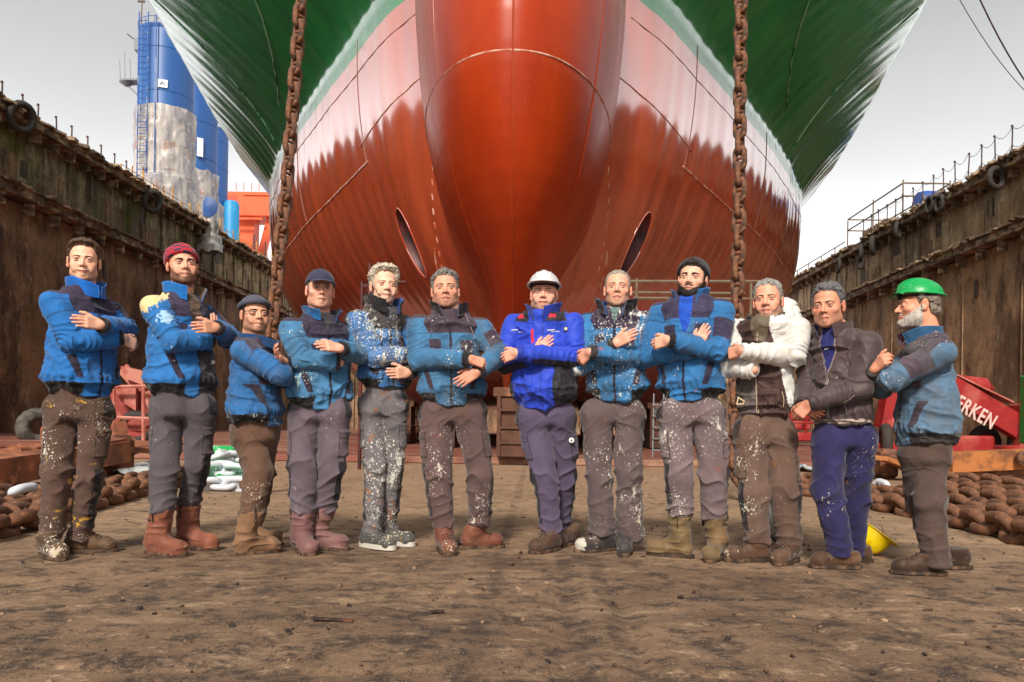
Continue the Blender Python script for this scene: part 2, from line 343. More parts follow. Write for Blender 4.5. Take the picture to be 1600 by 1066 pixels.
def dock_wall(sgn, mlow, mup, name_label):
    root = empty('dock_wall', (sgn * 22.0, 40, 0)); s = sgn
    def bx(name, mat, items, bev=0.0, kind=None):
        mb = MB()
        for (c, sz) in items: mb.box((s * c[0], c[1], c[2]), sz, bev=bev)
        o = mb.build(name, mat, root)
        if kind: o['kind'] = kind
        return o
    bx('lower_plating', mlow, [((2.0, 10, 4.9), (4.0, 160, 9.8))])
    bx('upper_plating', mup, [((2.25, 10, 11.7), (4.0, 160, 2.7))])
    # ledge: box girder with bracket row underneath
    bx('ledge', LED, [((1.7, 10, LZ - .11), (4.6, 160, .42)), ((-.63, 10, LZ + .13), (.12, 160, .10))], .03)
    bx('top_flange', LED, [((1.9, 10, TOP - .16), (4.9, 160, .36)), ((-.50, 10, TOP + .03), (.16, 160, .12))], .03)
    its = []; ys = np.arange(-28, 70, 1.9)
    for i, y in enumerate(ys):
        its.append(((-.22, y, LZ - .58), (.5, .10, .5)))
    for y in np.arange(-28, 70, 1.3): its.append(((-.1, y, TOP - .55), (.5, .09, .42)))
    bx('bracket', LED, its, kind='stuff')
    its = [((-.03, y + .4 * math.sin(y), 4.9), (.05, .06, 9.6)) for y in np.arange(-30, 70, 4.6)]
    bx('wall_seam', mlow, its, kind='stuff')
    rr = random.Random(5 + sgn)
    its = [((.2, y, 11.6), (.14, .12, 2.5)) for y in np.arange(-30, 70, 1.9)]
    bx('stiffener', mup, its, kind='stuff')
    # dark recesses / openings in the upper band
    its = [((.247, y, 11.3 + rr.random() * .9), (.05, .5 + rr.random() * .5, .6 + rr.random() * .6)) for y in np.arange(-26, 66, 5.3)]
    bx('recess', POST, its, .02, kind='stuff')
    # leaning plate panels, patched sheets
    its = [((.215, y + rr.random(), 10.95 + rr.random() * .3), (.05, 1.2 + rr.random() * 1.2, 1.0 + rr.random() * .5)) for y in np.arange(-27, 66, 4.1)]
    bx('plate_patch', mlow, its, .01, kind='stuff')
    its = [((-.045, y + rr.random() * 2, 3.5 + rr.random() * 5), (.05, .28, .9)) for y in np.arange(-27, 66, 3.3)]
    bx('slot', POST, its, .02, kind='stuff')
    # corroded crust along the flange edge
    mb = MB()
    for k in range(700):
        y = -40 + 100 * rr.random(); zz = rr.choice([TOP + .02, LZ + .1, TOP + .02])
        mb.box((s * (-.45 - .15 * rr.random()), y, zz + .05 * rr.random()), (.2 + .3 * rr.random(), .2 + .6 * rr.random(), .05 + .14 * rr.random()), (rr.random() * .5, rr.random() * .5, rr.random() * 3), .02)
    o = mb.build('crust', LED, root); o['kind'] = 'stuff'
    # hanging ropes and cables draped over the band
    mb = MB()
    for k in range(26):
        y = 28 + 36 * rr.random(); w = .8 + 2.2 * rr.random(); dd = .6 + 1.8 * rr.random()
        pts = [(s * (-.36 - .04 * rr.random()), y + w * (i / 8 - .5), TOP - .25 - dd * (1 - (2 * i / 8 - 1) ** 2) * (.8 + .2 * rr.random())) for i in range(9)]
        mb.tube(pts, .025, 5)
    for k in range(30):
        y = 28 + 36 * rr.random(); ln = .5 + 1.6 * rr.random()
        mb.tube([(s * -.42, y, TOP - .2), (s * -.44, y + .05, TOP - .2 - ln)], .02, 5)
    o = mb.build('hanging_cable', BLK, root); o['kind'] = 'stuff'
    mb = MB()
    for k in range(26):
        y = 30 + 30 * rr.random(); mb.box((s * -.5, y, TOP - .45 - .2 * rr.random()), (.06, .08, .5 + .3 * rr.random()))
    o = mb.build('bracket_post', YEL, root); o['kind'] = 'stuff'
    tag(root, name_label, 'dock wall'); return root
dock_wall(-1, WML, WMU, 'tall dark rusty dock wall with mossy upper band on the left of the ship')
dock_wall(1, WMR, WMRU, 'tall weathered brown dock wall hung with tyres on the right of the ship')

# railing posts with sagging rope
def post_px(px, side): 
    Y = (22.0 - .1) / abs(ray(px, 200)[0]); return Y
def railing(pxs, side, hh, label):
    Ys = [22.1 / abs(ray(px, py)[0]) for (px, py) in pxs]
    first = None
    for i, Y in enumerate(Ys):
        if first is None:
            r = empty('railing_post', (side * 22.1, Y, TOP + .02)); mb = MB()
            mb.tube([(0, 0, 0), (0.02, 0, hh)], .035, 8).lathe([(.001, hh), (.06, hh + .04), (.06, hh + .1), (.001, hh + .14)], n=8, capb=False)
            mb.build('post', POST, r, True); m2 = MB(); m2.box((0, 0, .04), (.2, .2, .08), bev=.02); m2.build('base_plate', LED, r); first = r
        else: r = copy_tree(first); r.location = (side * 22.1, Y, TOP + .02); r.rotation_euler = (random.uniform(-.03, .03), random.uniform(-.04, .04), 0)
        tag(r, label % (['nearest', 'second', 'third', 'fourth', 'fifth', 'sixth', 'seventh', 'eighth', 'ninth', 'tenth', 'eleventh', 'twelfth', 'thirteenth', 'fourteenth', 'fifteenth', 'sixteenth', 'seventeenth', 'eighteenth'][i]), 'railing post', 'railing posts on the %s dock wall' % ('left' if side < 0 else 'right'))
    return Ys
YL = railing([(3, 130), (35, 150), (59, 175), (89, 190), (112, 205), (137, 225), (158, 240), (179, 250), (197, 265)], -1, 1.0, 'thin dark railing post on the left dock wall, %s from the left picture edge')
YR = railing([(1581, 230), (1556, 240), (1534, 250), (1512, 265), (1493, 280), (1475, 295), (1458, 305), (1442, 315), (1427, 325), (1411, 330), (1399, 340), (1386, 350), (1373, 355), (1361, 360), (1349, 366)], 1, 1.75, 'dark railing post on the right dock wall, %s from the right edge')
mb = MB(); Yq = [YR[0] - 3.0, YR[0] - 1.4] + YR
for a, b_ in zip(Yq[:-1], Yq[1:]):
    for z in (1.8, .95):
        mb.tube([(22.1, a + (b_ - a) * i / 8, TOP + z - .28 * (1 - (2 * i / 8 - 1) ** 2)) for i in range(9)], .014, 4, cap=False)
tag(mb.build('railing_rope', POST), 'thin sagging rope strung between the right dock wall railing posts', 'rope')

# tyres hung on the walls as fenders
def tyre_mb(R0=.55, r=.17, n=28):
    mb = MB(); prof = []
    for k in range(14):
        a = 2 * math.pi * k / 14; prof.append((R0 - r * .2 + r * math.cos(a) * (1 if math.cos(a) > 0 else .8), r * .95 * math.sin(a)))
    vs = []; fs = []
    for i in range(n):
        A = 2 * math.pi * i / n; bumpy = 1 + (.018 if i % 2 else 0)
        for (q, h) in prof: vs.append((q * math.cos(A) * bumpy, h, q * math.sin(A) * bumpy))
    for i in range(n):
        for k in range(14): fs.append((i * 14 + k, ((i + 1) % n) * 14 + k, ((i + 1) % n) * 14 + (k + 1) % 14, i * 14 + (k + 1) % 14))
    mb.add(vs, fs); return mb
ty0 = tyre_mb().build('tyre', BLK, None, True)
def place_tyre(X, Y, Z, rx, rz, sc, label, first=[True]):
    o = ty0 if first[0] else ty0.copy()
    if not first[0]: col.objects.link(o)
    first[0] = False
    o.location = (X, Y, Z); o.rotation_euler = (rx, 0, rz); o.scale = (sc,) * 3
    for k in ('group',): 
        if k in o: del o[k]
    tag(o, label, 'tyre', 'tyres hung along the dock walls')
for i, (px, py, sc, lab) in enumerate([(1557, 278, 1.0, 'black tyre hanging just under the railing, nearest the right picture edge'), (1468, 318, .9, 'right tyre of the close pair standing on the right wall edge'), (1453, 320, .9, 'left tyre of the close pair leaning on the right wall edge'), (1403, 360, .95, 'bluish worn tyre hanging between the tyre pair and the big round one'), (1364, 384, 1.15, 'big round tyre facing the camera below the blue drum on the right wall'), (1345, 395, 1.0, 'tyre with a bucket hung beneath, beside the big round tyre'), (1310, 415, 1.0, 'small dark tyre lowest on the right wall toward the ship')]):
    Y = 21.2 / ray(px, py)[0]; p = at(px, py, Y); place_tyre(p[0], Y, p[2], 0, R(90 if i in (1, 2) else 20 + 10 * i), sc * .82, lab)
for (px, py, lab) in [(34, 183, 'black tyre lashed on the left wall edge near the picture edge'), (238, 315, 'dark fender slumped on the left wall edge in front of the wrapped towers')]:
    Y = -21.2 / ray(px, py)[0]; p = at(px, py, Y); place_tyre(p[0], Y, p[2], .2, R(70), .95, lab)
# bucket under tyre
p = at(1345, 412, 21.3 / ray(1345, 412)[0]); mb = MB(); mb.lathe([(.25, -.35), (.32, .3), (.3, .3), (.22, -.3)], tuple(p), 14)
tag(mb.build('bucket', BLK, None, True), 'dark bucket hanging under a tyre on the right wall', 'bucket')

# equipment on right wall top
SC = grunge('scaffold', s2l((110, 96, 78)), [(RUST, 3, .5, .62, (1, 1, 1), 3)], .7)
x0 = 23.3; 
def tbox(name, pts, mat, label, cat, r=.05):
    mb = MB()
    for a, b_ in pts: mb.tube([a, b_], r, 6)
    return tag(mb.build(name, mat), label, cat)
Ya, Yb = 50.5, 59.5; Zb = TOP; segs = []
for Y in (Ya, (Ya + Yb) / 2, Yb):
    for X in (22.3, 25.2): segs.append(((X, Y, Zb), (X, Y, Zb + 2.9 if Y != Yb else Zb + 2.6)))
for z in (1.9, 2.7):
    segs += [((22.3, Ya, Zb + z), (22.3, Yb, Zb + z)), ((25.2, Ya, Zb + z), (25.2, Yb, Zb + z)), ((22.3, Yb, Zb + z), (25.2, Yb, Zb + z)), ((22.3, Ya, Zb + z), (25.2, Ya, Zb + z))]
tbox('scaffold', segs, SC, 'tube scaffold frame standing on the right wall top near the ship', 'scaffold')
mb = MB(); mb.box((24.2, 57.0, TOP + .85), (2.0, 4.0, 1.7), bev=.05)
for k in range(9): mb.box((23.15, 55.2 + k * .45, TOP + .85), (.1, .1, 1.7))
tag(mb.build('crate', grunge('crate', s2l((96, 72, 54)), [(s2l((140, 108, 80)), 1, .5, .6, (1, 1, 1), 2)])), 'brown slatted crate inside the scaffold on the right wall', 'crate')
mb = MB(); M = Matrix.Rotation(R(90), 3, 'Y'); mb.lathe([(.05, -.9), (.85, -.85), (.92, -.5), (.92, .5), (.85, .85), (.05, .9)], (23.6, 49.5, TOP + 1.0), 20, M)
tag(mb.build('cable_drum', grunge('blue_drum', s2l((36, 74, 150)), [(s2l((84, 84, 90)), 2, .5, .6, (1, 1, 1), 2)], .5), None, True), 'blue drum lying behind the big round tyre on the right wall', 'drum')
mb = MB(); mb.box((23.1, 42.5, TOP + .45), (.8, 1.3, .9), bev=.06); mb.box((23.1, 42.2, TOP + 1.0), (.6, .6, .35), bev=.05); mb.tube([(22.9, 42.8, TOP + .9), (22.9, 42.8, TOP + 1.3)], .06, 8)
tag(mb.build('winch', grunge('winch_rust', s2l((138, 82, 50)), [(DARK, 3, .5, .6, (1, 1, 1), 2)])), 'small rusty winch box on the right wall top between the posts', 'winch')
mb = MB()
for (a, b_) in (((22.3, 62, TOP), (22.3, 62, TOP + 1.2)), ((22.3, 65, TOP), (22.3, 65, TOP + 1.2)), ((22.3, 68, TOP), (22.3, 68, TOP + 1.2)), ((22.3, 71, TOP), (22.3, 71, TOP + 1.2)), ((22.3, 60, TOP + 1.2), (22.3, 74, TOP + 1.2)), ((22.3, 60, TOP + .6), (22.3, 74, TOP + .6))): mb.tube([a, b_], .04, 6)
tag(mb.build('handrail', SC), 'low tube handrail on the right wall next to the ship side', 'handrail')

# overhead wires, top right
mb = MB(); a = at(1478, -40, 30); b_ = at(1700, 200, 34); pts = [a + (b_ - a) * i / 14 + np.array((0, 0, -1.2 * (1 - (2 * i / 14 - 1) ** 2))) for i in range(15)]; mb.tube(pts, .016, 5)
tag(mb.build('overhead_wire', POST), 'thinner of two sagging wires crossing the sky at top right', 'wire')
mb = MB(); a = at(1518, -30, 26); b_ = at(1700, 210, 30); pts = [a + (b_ - a) * i / 14 + np.array((0, 0, -1.0 * (1 - (2 * i / 14 - 1) ** 2))) for i in range(15)]; mb.tube(pts, .026, 5)
tag(mb.build('overhead_wire', POST), 'thicker of two sagging wires crossing the sky at top right', 'wire')

# ---- blue towers behind the left wall ----
BLUE = grunge('tower_blue', s2l((22, 72, 132)), [(s2l((32, 90, 150)), .15, .45, .6, (1, 1, .3), 3), (s2l((20, 62, 120)), .8, .55, .7, (1, 1, .2), 5), (s2l((120, 96, 80)), 2.5, .68, .74, (1, 1, .3), 5)], .45, [(.9, .3, .03, (1, 1, .3), 1)], spec=.5)
WRAP = grunge('wrap_plastic', s2l((168, 160, 152)), [(s2l((120, 116, 122)), .5, .45, .6, (2, 2, .4), 3), (s2l((172, 166, 160)), 1.6, .52, .62, (1, 1, 1), 5), (s2l((140, 104, 84)), .8, .58, .66, (1, 1, 1.6), 8)], .35, [(2.0, .7, .10, (2, 2, .3), 1)], spec=.5)
LAD = grunge('ladder_blue', s2l((28, 70, 140)), [(s2l((120, 130, 150)), 1, .5, .6, (1, 1, 1), 2)], .5)
GREY = grunge('grey_steel', s2l((120, 122, 126)), [(RUST, 3, .6, .7, (1, 1, 1), 2)], .6)
def wrap_mesh(rad, z0, z1, seed, n=140, m=90):
    th = np.linspace(0, 2 * np.pi, n, endpoint=False); zz = np.linspace(z0, z1, m); T, Zz = np.meshgrid(th, zz)
    P = np.stack([np.cos(T).ravel() * 1.6 + seed, np.sin(T).ravel() * 1.6, Zz.ravel() * .22], 1)
    c7, s7 = np.cos(T).ravel(), np.sin(T).ravel(); Zv = Zz.ravel(); hh = (Zv - z0) / (z1 - z0)
    fold = (1 - np.abs(vnoise(np.stack([c7 * 4 + Zv * .25, s7 * 4, Zv * .35 + seed], 1), 11))) ** 4; fold2 = (1 - np.abs(vnoise(np.stack([c7 * 2 + seed, s7 * 2 - Zv * .5, Zv * .9], 1), 12))) ** 5
    r = rad * 1.03 + .02 + .12 * fold + .09 * fold2 + .05 * vnoise(P * 6, 4); step = np.where(hh < .52, .24, 0) + np.where(hh < .22, .14, 0); r = r + step
    v = np.stack([np.cos(T).ravel() * r, np.sin(T).ravel() * r, Zz.ravel() + .2 * vnoise(P * 2, 9)], 1)
    f = [(j * n + i, j * n + (i + 1) % n, (j + 1) * n + (i + 1) % n, (j + 1) * n + i) for j in range(m - 1) for i in range(n)]
    return v, f
def tower(X, Y, rad, ztop, zwrap, label, ladder=True, seed=0):
    r = empty('blue_tower', (X, Y, 10.0)); mb = MB()
    mb.lathe([(rad, 0), (rad, ztop - 10 - .4), (rad * .985, ztop - 10 - .3), (rad, ztop - 10 - .25), (rad, ztop - 10)], (0, 0, 0), 48)
    mb.build('tower_shell', BLUE, r, True)
    for z in np.arange(zwrap - 10 + 1, ztop - 10, 3.1):
        mb = MB(); mb.lathe([(rad + .015, z), (rad + .03, z + .03), (rad + .015, z + .06)], (0, 0, 0), 48, capb=False); mb.build('weld_ring', BLUE, r, True)
    v, f = wrap_mesh(rad, 2.6, zwrap - 10, seed); mesh_obj('plastic_wrap', v, f, WRAP, r)
    # ladder
    mb = MB(); ax, ay = -.35 * rad, -math.sqrt(1 - .35 ** 2) * rad - .35
    for dx in (-.32, .32, .0 if not ladder else .9): mb.tube([(ax + dx, ay, 3), (ax + dx, ay, ztop - 10 + .6)], .045, 6)
    for z in np.arange(3, ztop - 10, .42): mb.tube([(ax - .32, ay, z), (ax + .32, ay, z)], .028, 5)
    mb.build('ladder', LAD, r)
    mb = MB()
    for k in range(16):
        a = 2 * math.pi * k / 16; mb.tube([(rad * math.cos(a), rad * math.sin(a), ztop - 10), (rad * math.cos(a), rad * math.sin(a), ztop - 10 + .45)], .025, 5)
    mb.tube([(rad * math.cos(2 * math.pi * k / 32), rad * math.sin(2 * math.pi * k / 32), ztop - 10 + .45) for k in range(32)], .025, 5, closed=True)
    mb.build('top_rail', LAD, r)
    tag(r, label, 'tower', 'blue towers wrapped in plastic'); return r
T1 = tower(-27.6, 60, 1.9, 29.0, 23.2, 'nearest blue tower with ladder, antennas and white sign, plastic wrapped below')
T2 = tower(-30.6, 72, 1.95, 31.5, 22.4, 'middle blue tower partly hidden behind the nearest one', seed=5)
T3 = tower(-38.6, 95, 2.1, 34.4, 25.6, 'farthest and shortest looking of the three blue towers', seed=9)
mb = MB(); z = 19.0
mb.tube([(-.3, 0, z), (-.2, 0, z + 3.6)], .07, 6); mb.tube([(-.9, 0, z + 3.3), (.4, 0, z + 3.0)], .05, 6); mb.tube([(-.7, 0, z + 1.2), (.5, 0, z + 1.2)], .04, 5); mb.tube([(-.6, 0, z + 2.2), (.3, .3, z + 2.4)], .04, 5)
mb.tube([(-1.9, 0, z), (-1.85, 0, z + 2.4)], .04, 6); mb.box((-1.9, 0, z + 2.4), (.5, .1, .12)); mb.tube([(1.0, 0, z), (1.0, 0, z + 1.5)], .03, 5); mb.tube([(1.4, 0, z), (1.4, 0, z + 1.1)], .03, 5); mb.tube([(-2.9, 0, z), (-1.8, 0, z - .8)], .04, 5)
mb.build('antenna_mast', POST, T1)
mb = MB(); z = 15.5; mb.box((-2.45, 0, z), (1.1, 1.0, .12)); mb.lathe([(.1, z - .35), (.5, z - .1), (.5, z + .05)], (-2.9, 0, 0), 12); mb.tube([(-2.9, 0, z - .2), (-1.8, 0, z - 1.2)], .06, 6)
for dx, hh in ((-3.35, 1.6), (-3.0, 2.2), (-2.6, 1.7)): mb.tube([(dx, 0, z), (dx - .08, 0, z + hh)], .025, 5)
mb.box((-2.0, 0, z + 2.6), (.5, .8, 1.0), bev=.1)
mb.build('radar_platform', GREY, T1)
mb = MB(); mb.box((.62, -1.86, 14.35 + .3), (.62, .06, .55), (0, 0, .33)); mb.build('sign_board', newmat('white_sign', .5, (.75, .76, .78))[0], T1)
mb = MB(); M = Matrix.Rotation(.33, 3, 'Z') @ Matrix.Rotation(R(90), 3, 'X')
mb.prism([(-.20, -.1), (-.02, .14), (.02, .14), (-.08, -.1)], 0, .01, M, (.63, -1.905, 14.65)); mb.prism([(.06, -.1), (.0, .04), (.04, .08), (.16, -.1)], 0, .012, M, (.63, -1.905, 14.65)); mb.build('sign_mark', newmat('sign_ink', .6, (.05, .05, .08))[0], T1)
mb = MB(); mb.box((1.0, -1.95, 6.5), (1.0, .25, 1.2), bev=.1); mb.build('box_panel', WRAP, T2)
mb = MB(); M = Matrix.Rotation(R(90), 3, 'X'); mb.lathe([(.05, 0), (.85, 0), (.9, .2), (.05, .35)], (1.85, -1.2, 9.2), 20, M); mb.build('hatch', BLUE, T2, True)
mb = MB(); mb.box((1.28, -1.75, 14.2), (.5, .06, 1.6), (0, 0, .7)); mb.build('sign_board', newmat('white_sign2', .5, (.7, .72, .75))[0], T2)
# crane yellow barrier posts + rag on left wall edge
mb = MB()
for k in range(24):
    Y = 44 + k * 1.25; mb.tube([(-22.6, Y, TOP), (-22.6, Y, TOP + 1.1 + .3 * (k % 3))], .045, 5)
for z in (.6, 1.1): mb.tube([(-22.6, 44, TOP + z), (-22.6, 73, TOP + z)], .02, 5)
tag(mb.build('barrier', YEL), 'row of thin yellow barrier posts below the wrapped towers', 'barrier')
v, f = wrap_mesh(.32, 0, 2.2, 3, 24, 20); o = mesh_obj('rag', v, f, WRAP); o.location = (-21.35, 53, 11.6); tag(o, 'torn plastic sheet hanging over the left wall edge above the red beanie', 'plastic sheet')
# cyan tank
CY = grunge('tank_cyan', s2l((30, 126, 176)), [(s2l((60, 150, 190)), .5, .5, .6, (1, 1, .4), 3)], .5)
mb = MB(); mb.lathe([(.8, 0), (.9, .1), (.9, 15.6), (.7, 16.0), (.1, 16.1)], (-35.9, 95, 10.2), 28); tag(mb.build('storage_tank', CY, None, True), 'light blue round tank between the towers and the orange crane', 'tank')
# orange crane
OR = grunge('crane_orange', s2l((216, 86, 40)), [(s2l((180, 66, 34)), .3, .5, .6, (1, 1, 1), 3)], .5)
cr_ = empty('gantry_crane', (-38.0, 110, 0)); mb = MB()
mb.box((1.0, 0, 29.3), (8.6, 5, 3.2), bev=.1); mb.box((3.2, 0, 31.4), (2.6, 3, 1.4), bev=.1, taper=.6); mb.box((4.6, 0, 31.7), (.6, .6, 1.8)); mb.build('girder', OR, cr_)
mb = MB(); mb.bar((-1.6, 0, 28), (-1.8, 0, 0), 3.0, 2.0, (0, 1, 0)); mb.build('leg', OR, cr_)
mb = MB(); mb.bar((2.2, -1, 28), (-.8, -1, 16), .9, .9, (0, 1, 0)); mb.bar((-.5, -1, 16), (-2, -1, 2), .9, .9, (0, 1, 0)); mb.build('brace', OR, cr_)
mb = MB(); mb.box((-1, -2.6, 27.3), (5, .3, .3)); mb.box((2, -2.6, 30.5), (6, .2, .2)); 
for k in range(8): mb.tube([(-2 + k, -2.6, 31), (-2 + k, -2.6, 32)], .05, 5)
mb.build('walkway', OR, cr_); tag(cr_, 'bright orange crane behind the ship bow and the left chain', 'crane')
mb = MB()
for k in range(9): mb.tube([(-21 + .0 * k, 60 + k * 2.6, TOP), (-21, 60 + k * 2.6, TOP + 1.1)], .05, 5)
tag(mb.build('barrier', POST), 'thin dark barrier posts at the far end of the left wall', 'barrier')
# ================= SHIP =================
def sx_(Y): return -.47 + .0125 * (np.asarray(Y) - 15.5)
WY = np.array([9, 13, 14, 15, 16, 18.7, 22.7, 26.75, 30, 32, 33.4, 34.6, 35.8, 38, 45, 62.])
WX = np.array([.02, .03, .30, .65, 1.15, 3.2, 5.5, 7.75, 9.35, 10.2, 10.85, 11.25, 11.5, 11.8, 12.4, 12.8])
EY = np.array([7.5, 10, 14, 18, 22, 27.5, 30.5, 33.6, 36.4, 39.5, 45, 62.])
EX = np.array([.02, 3.6, 7.6, 10.4, 12.2, 13.2, 13.3, 13.3, 13.2, 13.1, 13.0, 13.0])
EZ = np.array([21.5, 20.6, 19.2, 17.8, 16.6, 15.25, 14.45, 13.4, 12.5, 11.9, 11.3, 10.9])
def W_(Y): 
    return np.interp(Y, WY, WX)
def smooth_interp(x, xp, fp):
    d = .45; return (np.interp(x - d, xp, fp) + 2 * np.interp(x, xp, fp) + np.interp(x + d, xp, fp)) / 4
def half(Y, z):
    """half breadth below the knuckle (z<=10.5)"""
    t = np.clip((z - 1.6) / 8.9, 0, 1); p0 = np.interp(Y, [16, 22, 30, 36, 45], [.02, .12, .3, .42, .6]); n = np.interp(Y, [16, 22, 30, 36], [2.5, 2.5, 2.9, 3.3])
    base = smooth_interp(Y, WY, WX) * (p0 + (1 - p0) * (1 - (1 - t) ** n))
    return base
def ripple(Y, z, flare=0):
    P = np.stack([Y * .9, z * .10, 0 * Y], 1).astype(np.float32)
    Pf = np.stack([Y * 2.1, z * .12, 0 * Y + 3], 1).astype(np.float32)
    return .006 * np.sin(2 * np.pi * Y / .7 + .7 * vnoise(P, 2)) + .020 * vnoise(P, 5) + .010 * vnoise(Pf, 7) + .010 * vnoise(np.stack([Y * .35, z * .3, 0 * Y], 1), 9)
HY = np.concatenate([np.arange(14.3, 36, .06), np.arange(36, 62, .2)]); NS = 72; NF = 34
BZ = np.array([1.55, 1.8, 2.4, 3.0, 3.6, 4.2, 4.85, 5.6, 6.4, 7.5, 8.8, 9.8, 10.4, 10.7])
BW = np.array([.26, .30, .40, .54, .78, 1.13, 1.46, 1.68, 1.86, 2.02, 2.14, 2.18, 2.0, 1.4])
BYt = np.array([16.6, 16.2, 15.3, 14.6, 13.9, 13.35, 12.95, 12.7, 12.55, 12.55, 12.8, 13.4, 14.3, 15.5])
def hull_side(s):
    V = []; 
    u = np.linspace(0, 1, NS); uf = np.linspace(0, 1, NF)[1:]
    for Y in HY:
        z = 1.6 + 8.9 * u ** 1.15; x = half(np.full_like(z, Y), z)
        kx = x[-1]; ex = smooth_interp(Y, EY, EX); ez = smooth_interp(Y, EY, EZ)
        b = uf ** 1.25; fx = kx + (ex - kx) * b; fz = 10.5 + (ez - 10.5) * uf
        zz = np.concatenate([z, fz, [ez + 3.5, ez + 5]]); xx = np.concatenate([x, fx, [ex + .05, ex + .05]])
        xx = xx + ripple(np.full_like(zz, Y), zz) * np.clip(xx, 0, 1)
        V.append(np.stack([sx_(Y) + s * xx, np.full_like(zz, Y), zz], 1))
        if Y == HY[0]: pass
    for a_ in V:   # never in front of the stem
        yl = np.interp(a_[:, 2], BZ, BYt) + .5; lowz = a_[:, 2] < 10.3; a_[lowz, 1] = np.maximum(a_[lowz, 1], yl[lowz])
    m = len(V[0]); n = len(HY); V = np.concatenate(V)
    I = (np.arange(n - 1)[:, None] * m + np.arange(m - 1)[None]).ravel()
    Fc = np.stack([I, I + m, I + m + 1, I + 1], 1) if s > 0 else np.stack([I, I + 1, I + m + 1, I + m], 1)
    # bottom strip to the centreline
    c0 = len(V); cl = np.stack([sx_(HY), HY, np.full_like(HY, 1.6)], 1); V = np.vstack([V, cl])
    j = np.arange(n - 1); B = np.stack([c0 + j, c0 + j + 1, (j + 1) * m, j * m], 1) if s > 0 else np.stack([c0 + j, j * m, (j + 1) * m, c0 + j + 1], 1)
    # bow thruster tunnel mouth
    TY, TZ, TR = 19.5, 5.1, .80
    C3 = V[Fc].mean(1); d = np.hypot((C3[:, 1] - TY) / .46, C3[:, 2] - TZ); keep = d > TR
    Fk = Fc[keep]; cut = np.unique(Fc[~keep]); used = np.unique(Fk); rim = np.intersect1d(cut, used)
    dd = (V[rim][:, 1:] - np.array([TY, TZ])) / np.array([.46, 1]); L_ = np.linalg.norm(dd, axis=1, keepdims=True); V[rim, 1:] = np.array([TY, TZ]) + dd / L_ * TR * np.array([.46, 1])
    V[rim, 0] = sx_(V[rim, 1]) + s * half(V[rim, 1], V[rim, 2])
    return V, np.vstack([Fk, B])
# glossy ship paint, red below the boundary, green above
m, t, b = newmat('ship_paint', .16, spec=.75)
tcn = t.nodes.new('ShaderNodeTexCoord'); sp = t.nodes.new('ShaderNodeSeparateXYZ'); t.links.new(tcn.outputs['Object'], sp.inputs[0])
zline = mrange(t, math_(t, 'ADD', sp.outputs[2], mrange(t, noise(t, 3, 3), 0, 1, -.02, .02)), 10.04, 10.06)
vr = noise(t, 1.2, 5, .6, (1, 1, .25), 4); red = mixc(t, mrange(t, vr, .35, .65), s2l((200, 86, 50)), s2l((180, 72, 44)))
red = mixc(t, mrange(t, noise(t, 5, 6, .7, (1, 1, .12), 6), .62, .70, 0, .5), red, s2l((200, 116, 84)))
grn = mixc(t, mrange(t, noise(t, .8, 5, .6, (1, 1, .3), 9), .35, .7), s2l((14, 124, 62)), s2l((10, 102, 52)))
t.links.new(mixc(t, zline, red, grn), b.inputs['Base Color'])
t.links.new(mrange(t, noise(t, 2.0, 5, .6, (1, 3, .15), 5), .3, .7, .10, .26), b.inputs['Roughness'])
pv = bump(t, b, noise(t, 2.6, 4, .5, (1, 1.6, .06), 3), .35, .012); bump(t, b, noise(t, 14, 4, .6, (1, 1.2, .1), 2), .25, .0025, pv)
t.links.new(mrange(t, zline, 0, 1, 1.0, .45), b.inputs['Coat Weight']); b.inputs['Coat Roughness'].default_value = .10; b.inputs['Coat IOR'].default_value = 2.5
PAINT = m
m, t, b = newmat('bulb_paint', .32, spec=.16)
vr = noise(t, .8, 6, .6, (1, 1, .35), 14); c = mixc(t, mrange(t, vr, .35, .65), s2l((170, 58, 18)), s2l((148, 46, 16)))
c = mixc(t, mrange(t, noise(t, 2.2, 7, .7, (1, 1, .2), 6), .60, .74, 0, .6), c, s2l((180, 66, 30)))
c = mixc(t, mrange(t, noise(t, 60, 2, .5, (1, 1, 1), 6), .74, .76, 0, .6), c, s2l((230, 190, 160)))
t.links.new(c, b.inputs['Base Color']); bump(t, b, noise(t, 1.0, 4, .5, (1, 1, .4), 3), .25, .04)
t.links.new(mrange(t, vr, .3, .7, .22, .38), b.inputs['Roughness']); BULB = m
WELD = grunge('weld', s2l((186, 96, 66)), [(s2l((232, 200, 180)), 3, .42, .58, (1, 1, 1), 3)], .4)
WELDG = grunge('weld_green', s2l((150, 190, 160)), [(s2l((30, 96, 60)), 2, .5, .6, (1, 1, 1), 3)], .4)
TUN = grunge('tunnel_red', s2l((84, 24, 22)), [(s2l((44, 18, 18)), 2, .5, .6, (1, 1, 1), 3)], .5)

ship = empty('ship', (0, 0, 0)); tag(ship, 'huge red and green cargo ship with bulbous bow resting on keel blocks', 'ship')
Va, Fa = hull_side(1); Vb, Fb = hull_side(-1)
mesh_obj('hull', np.vstack([Va, Vb]), np.vstack([Fa, Fb + len(Va)]), PAINT, ship)
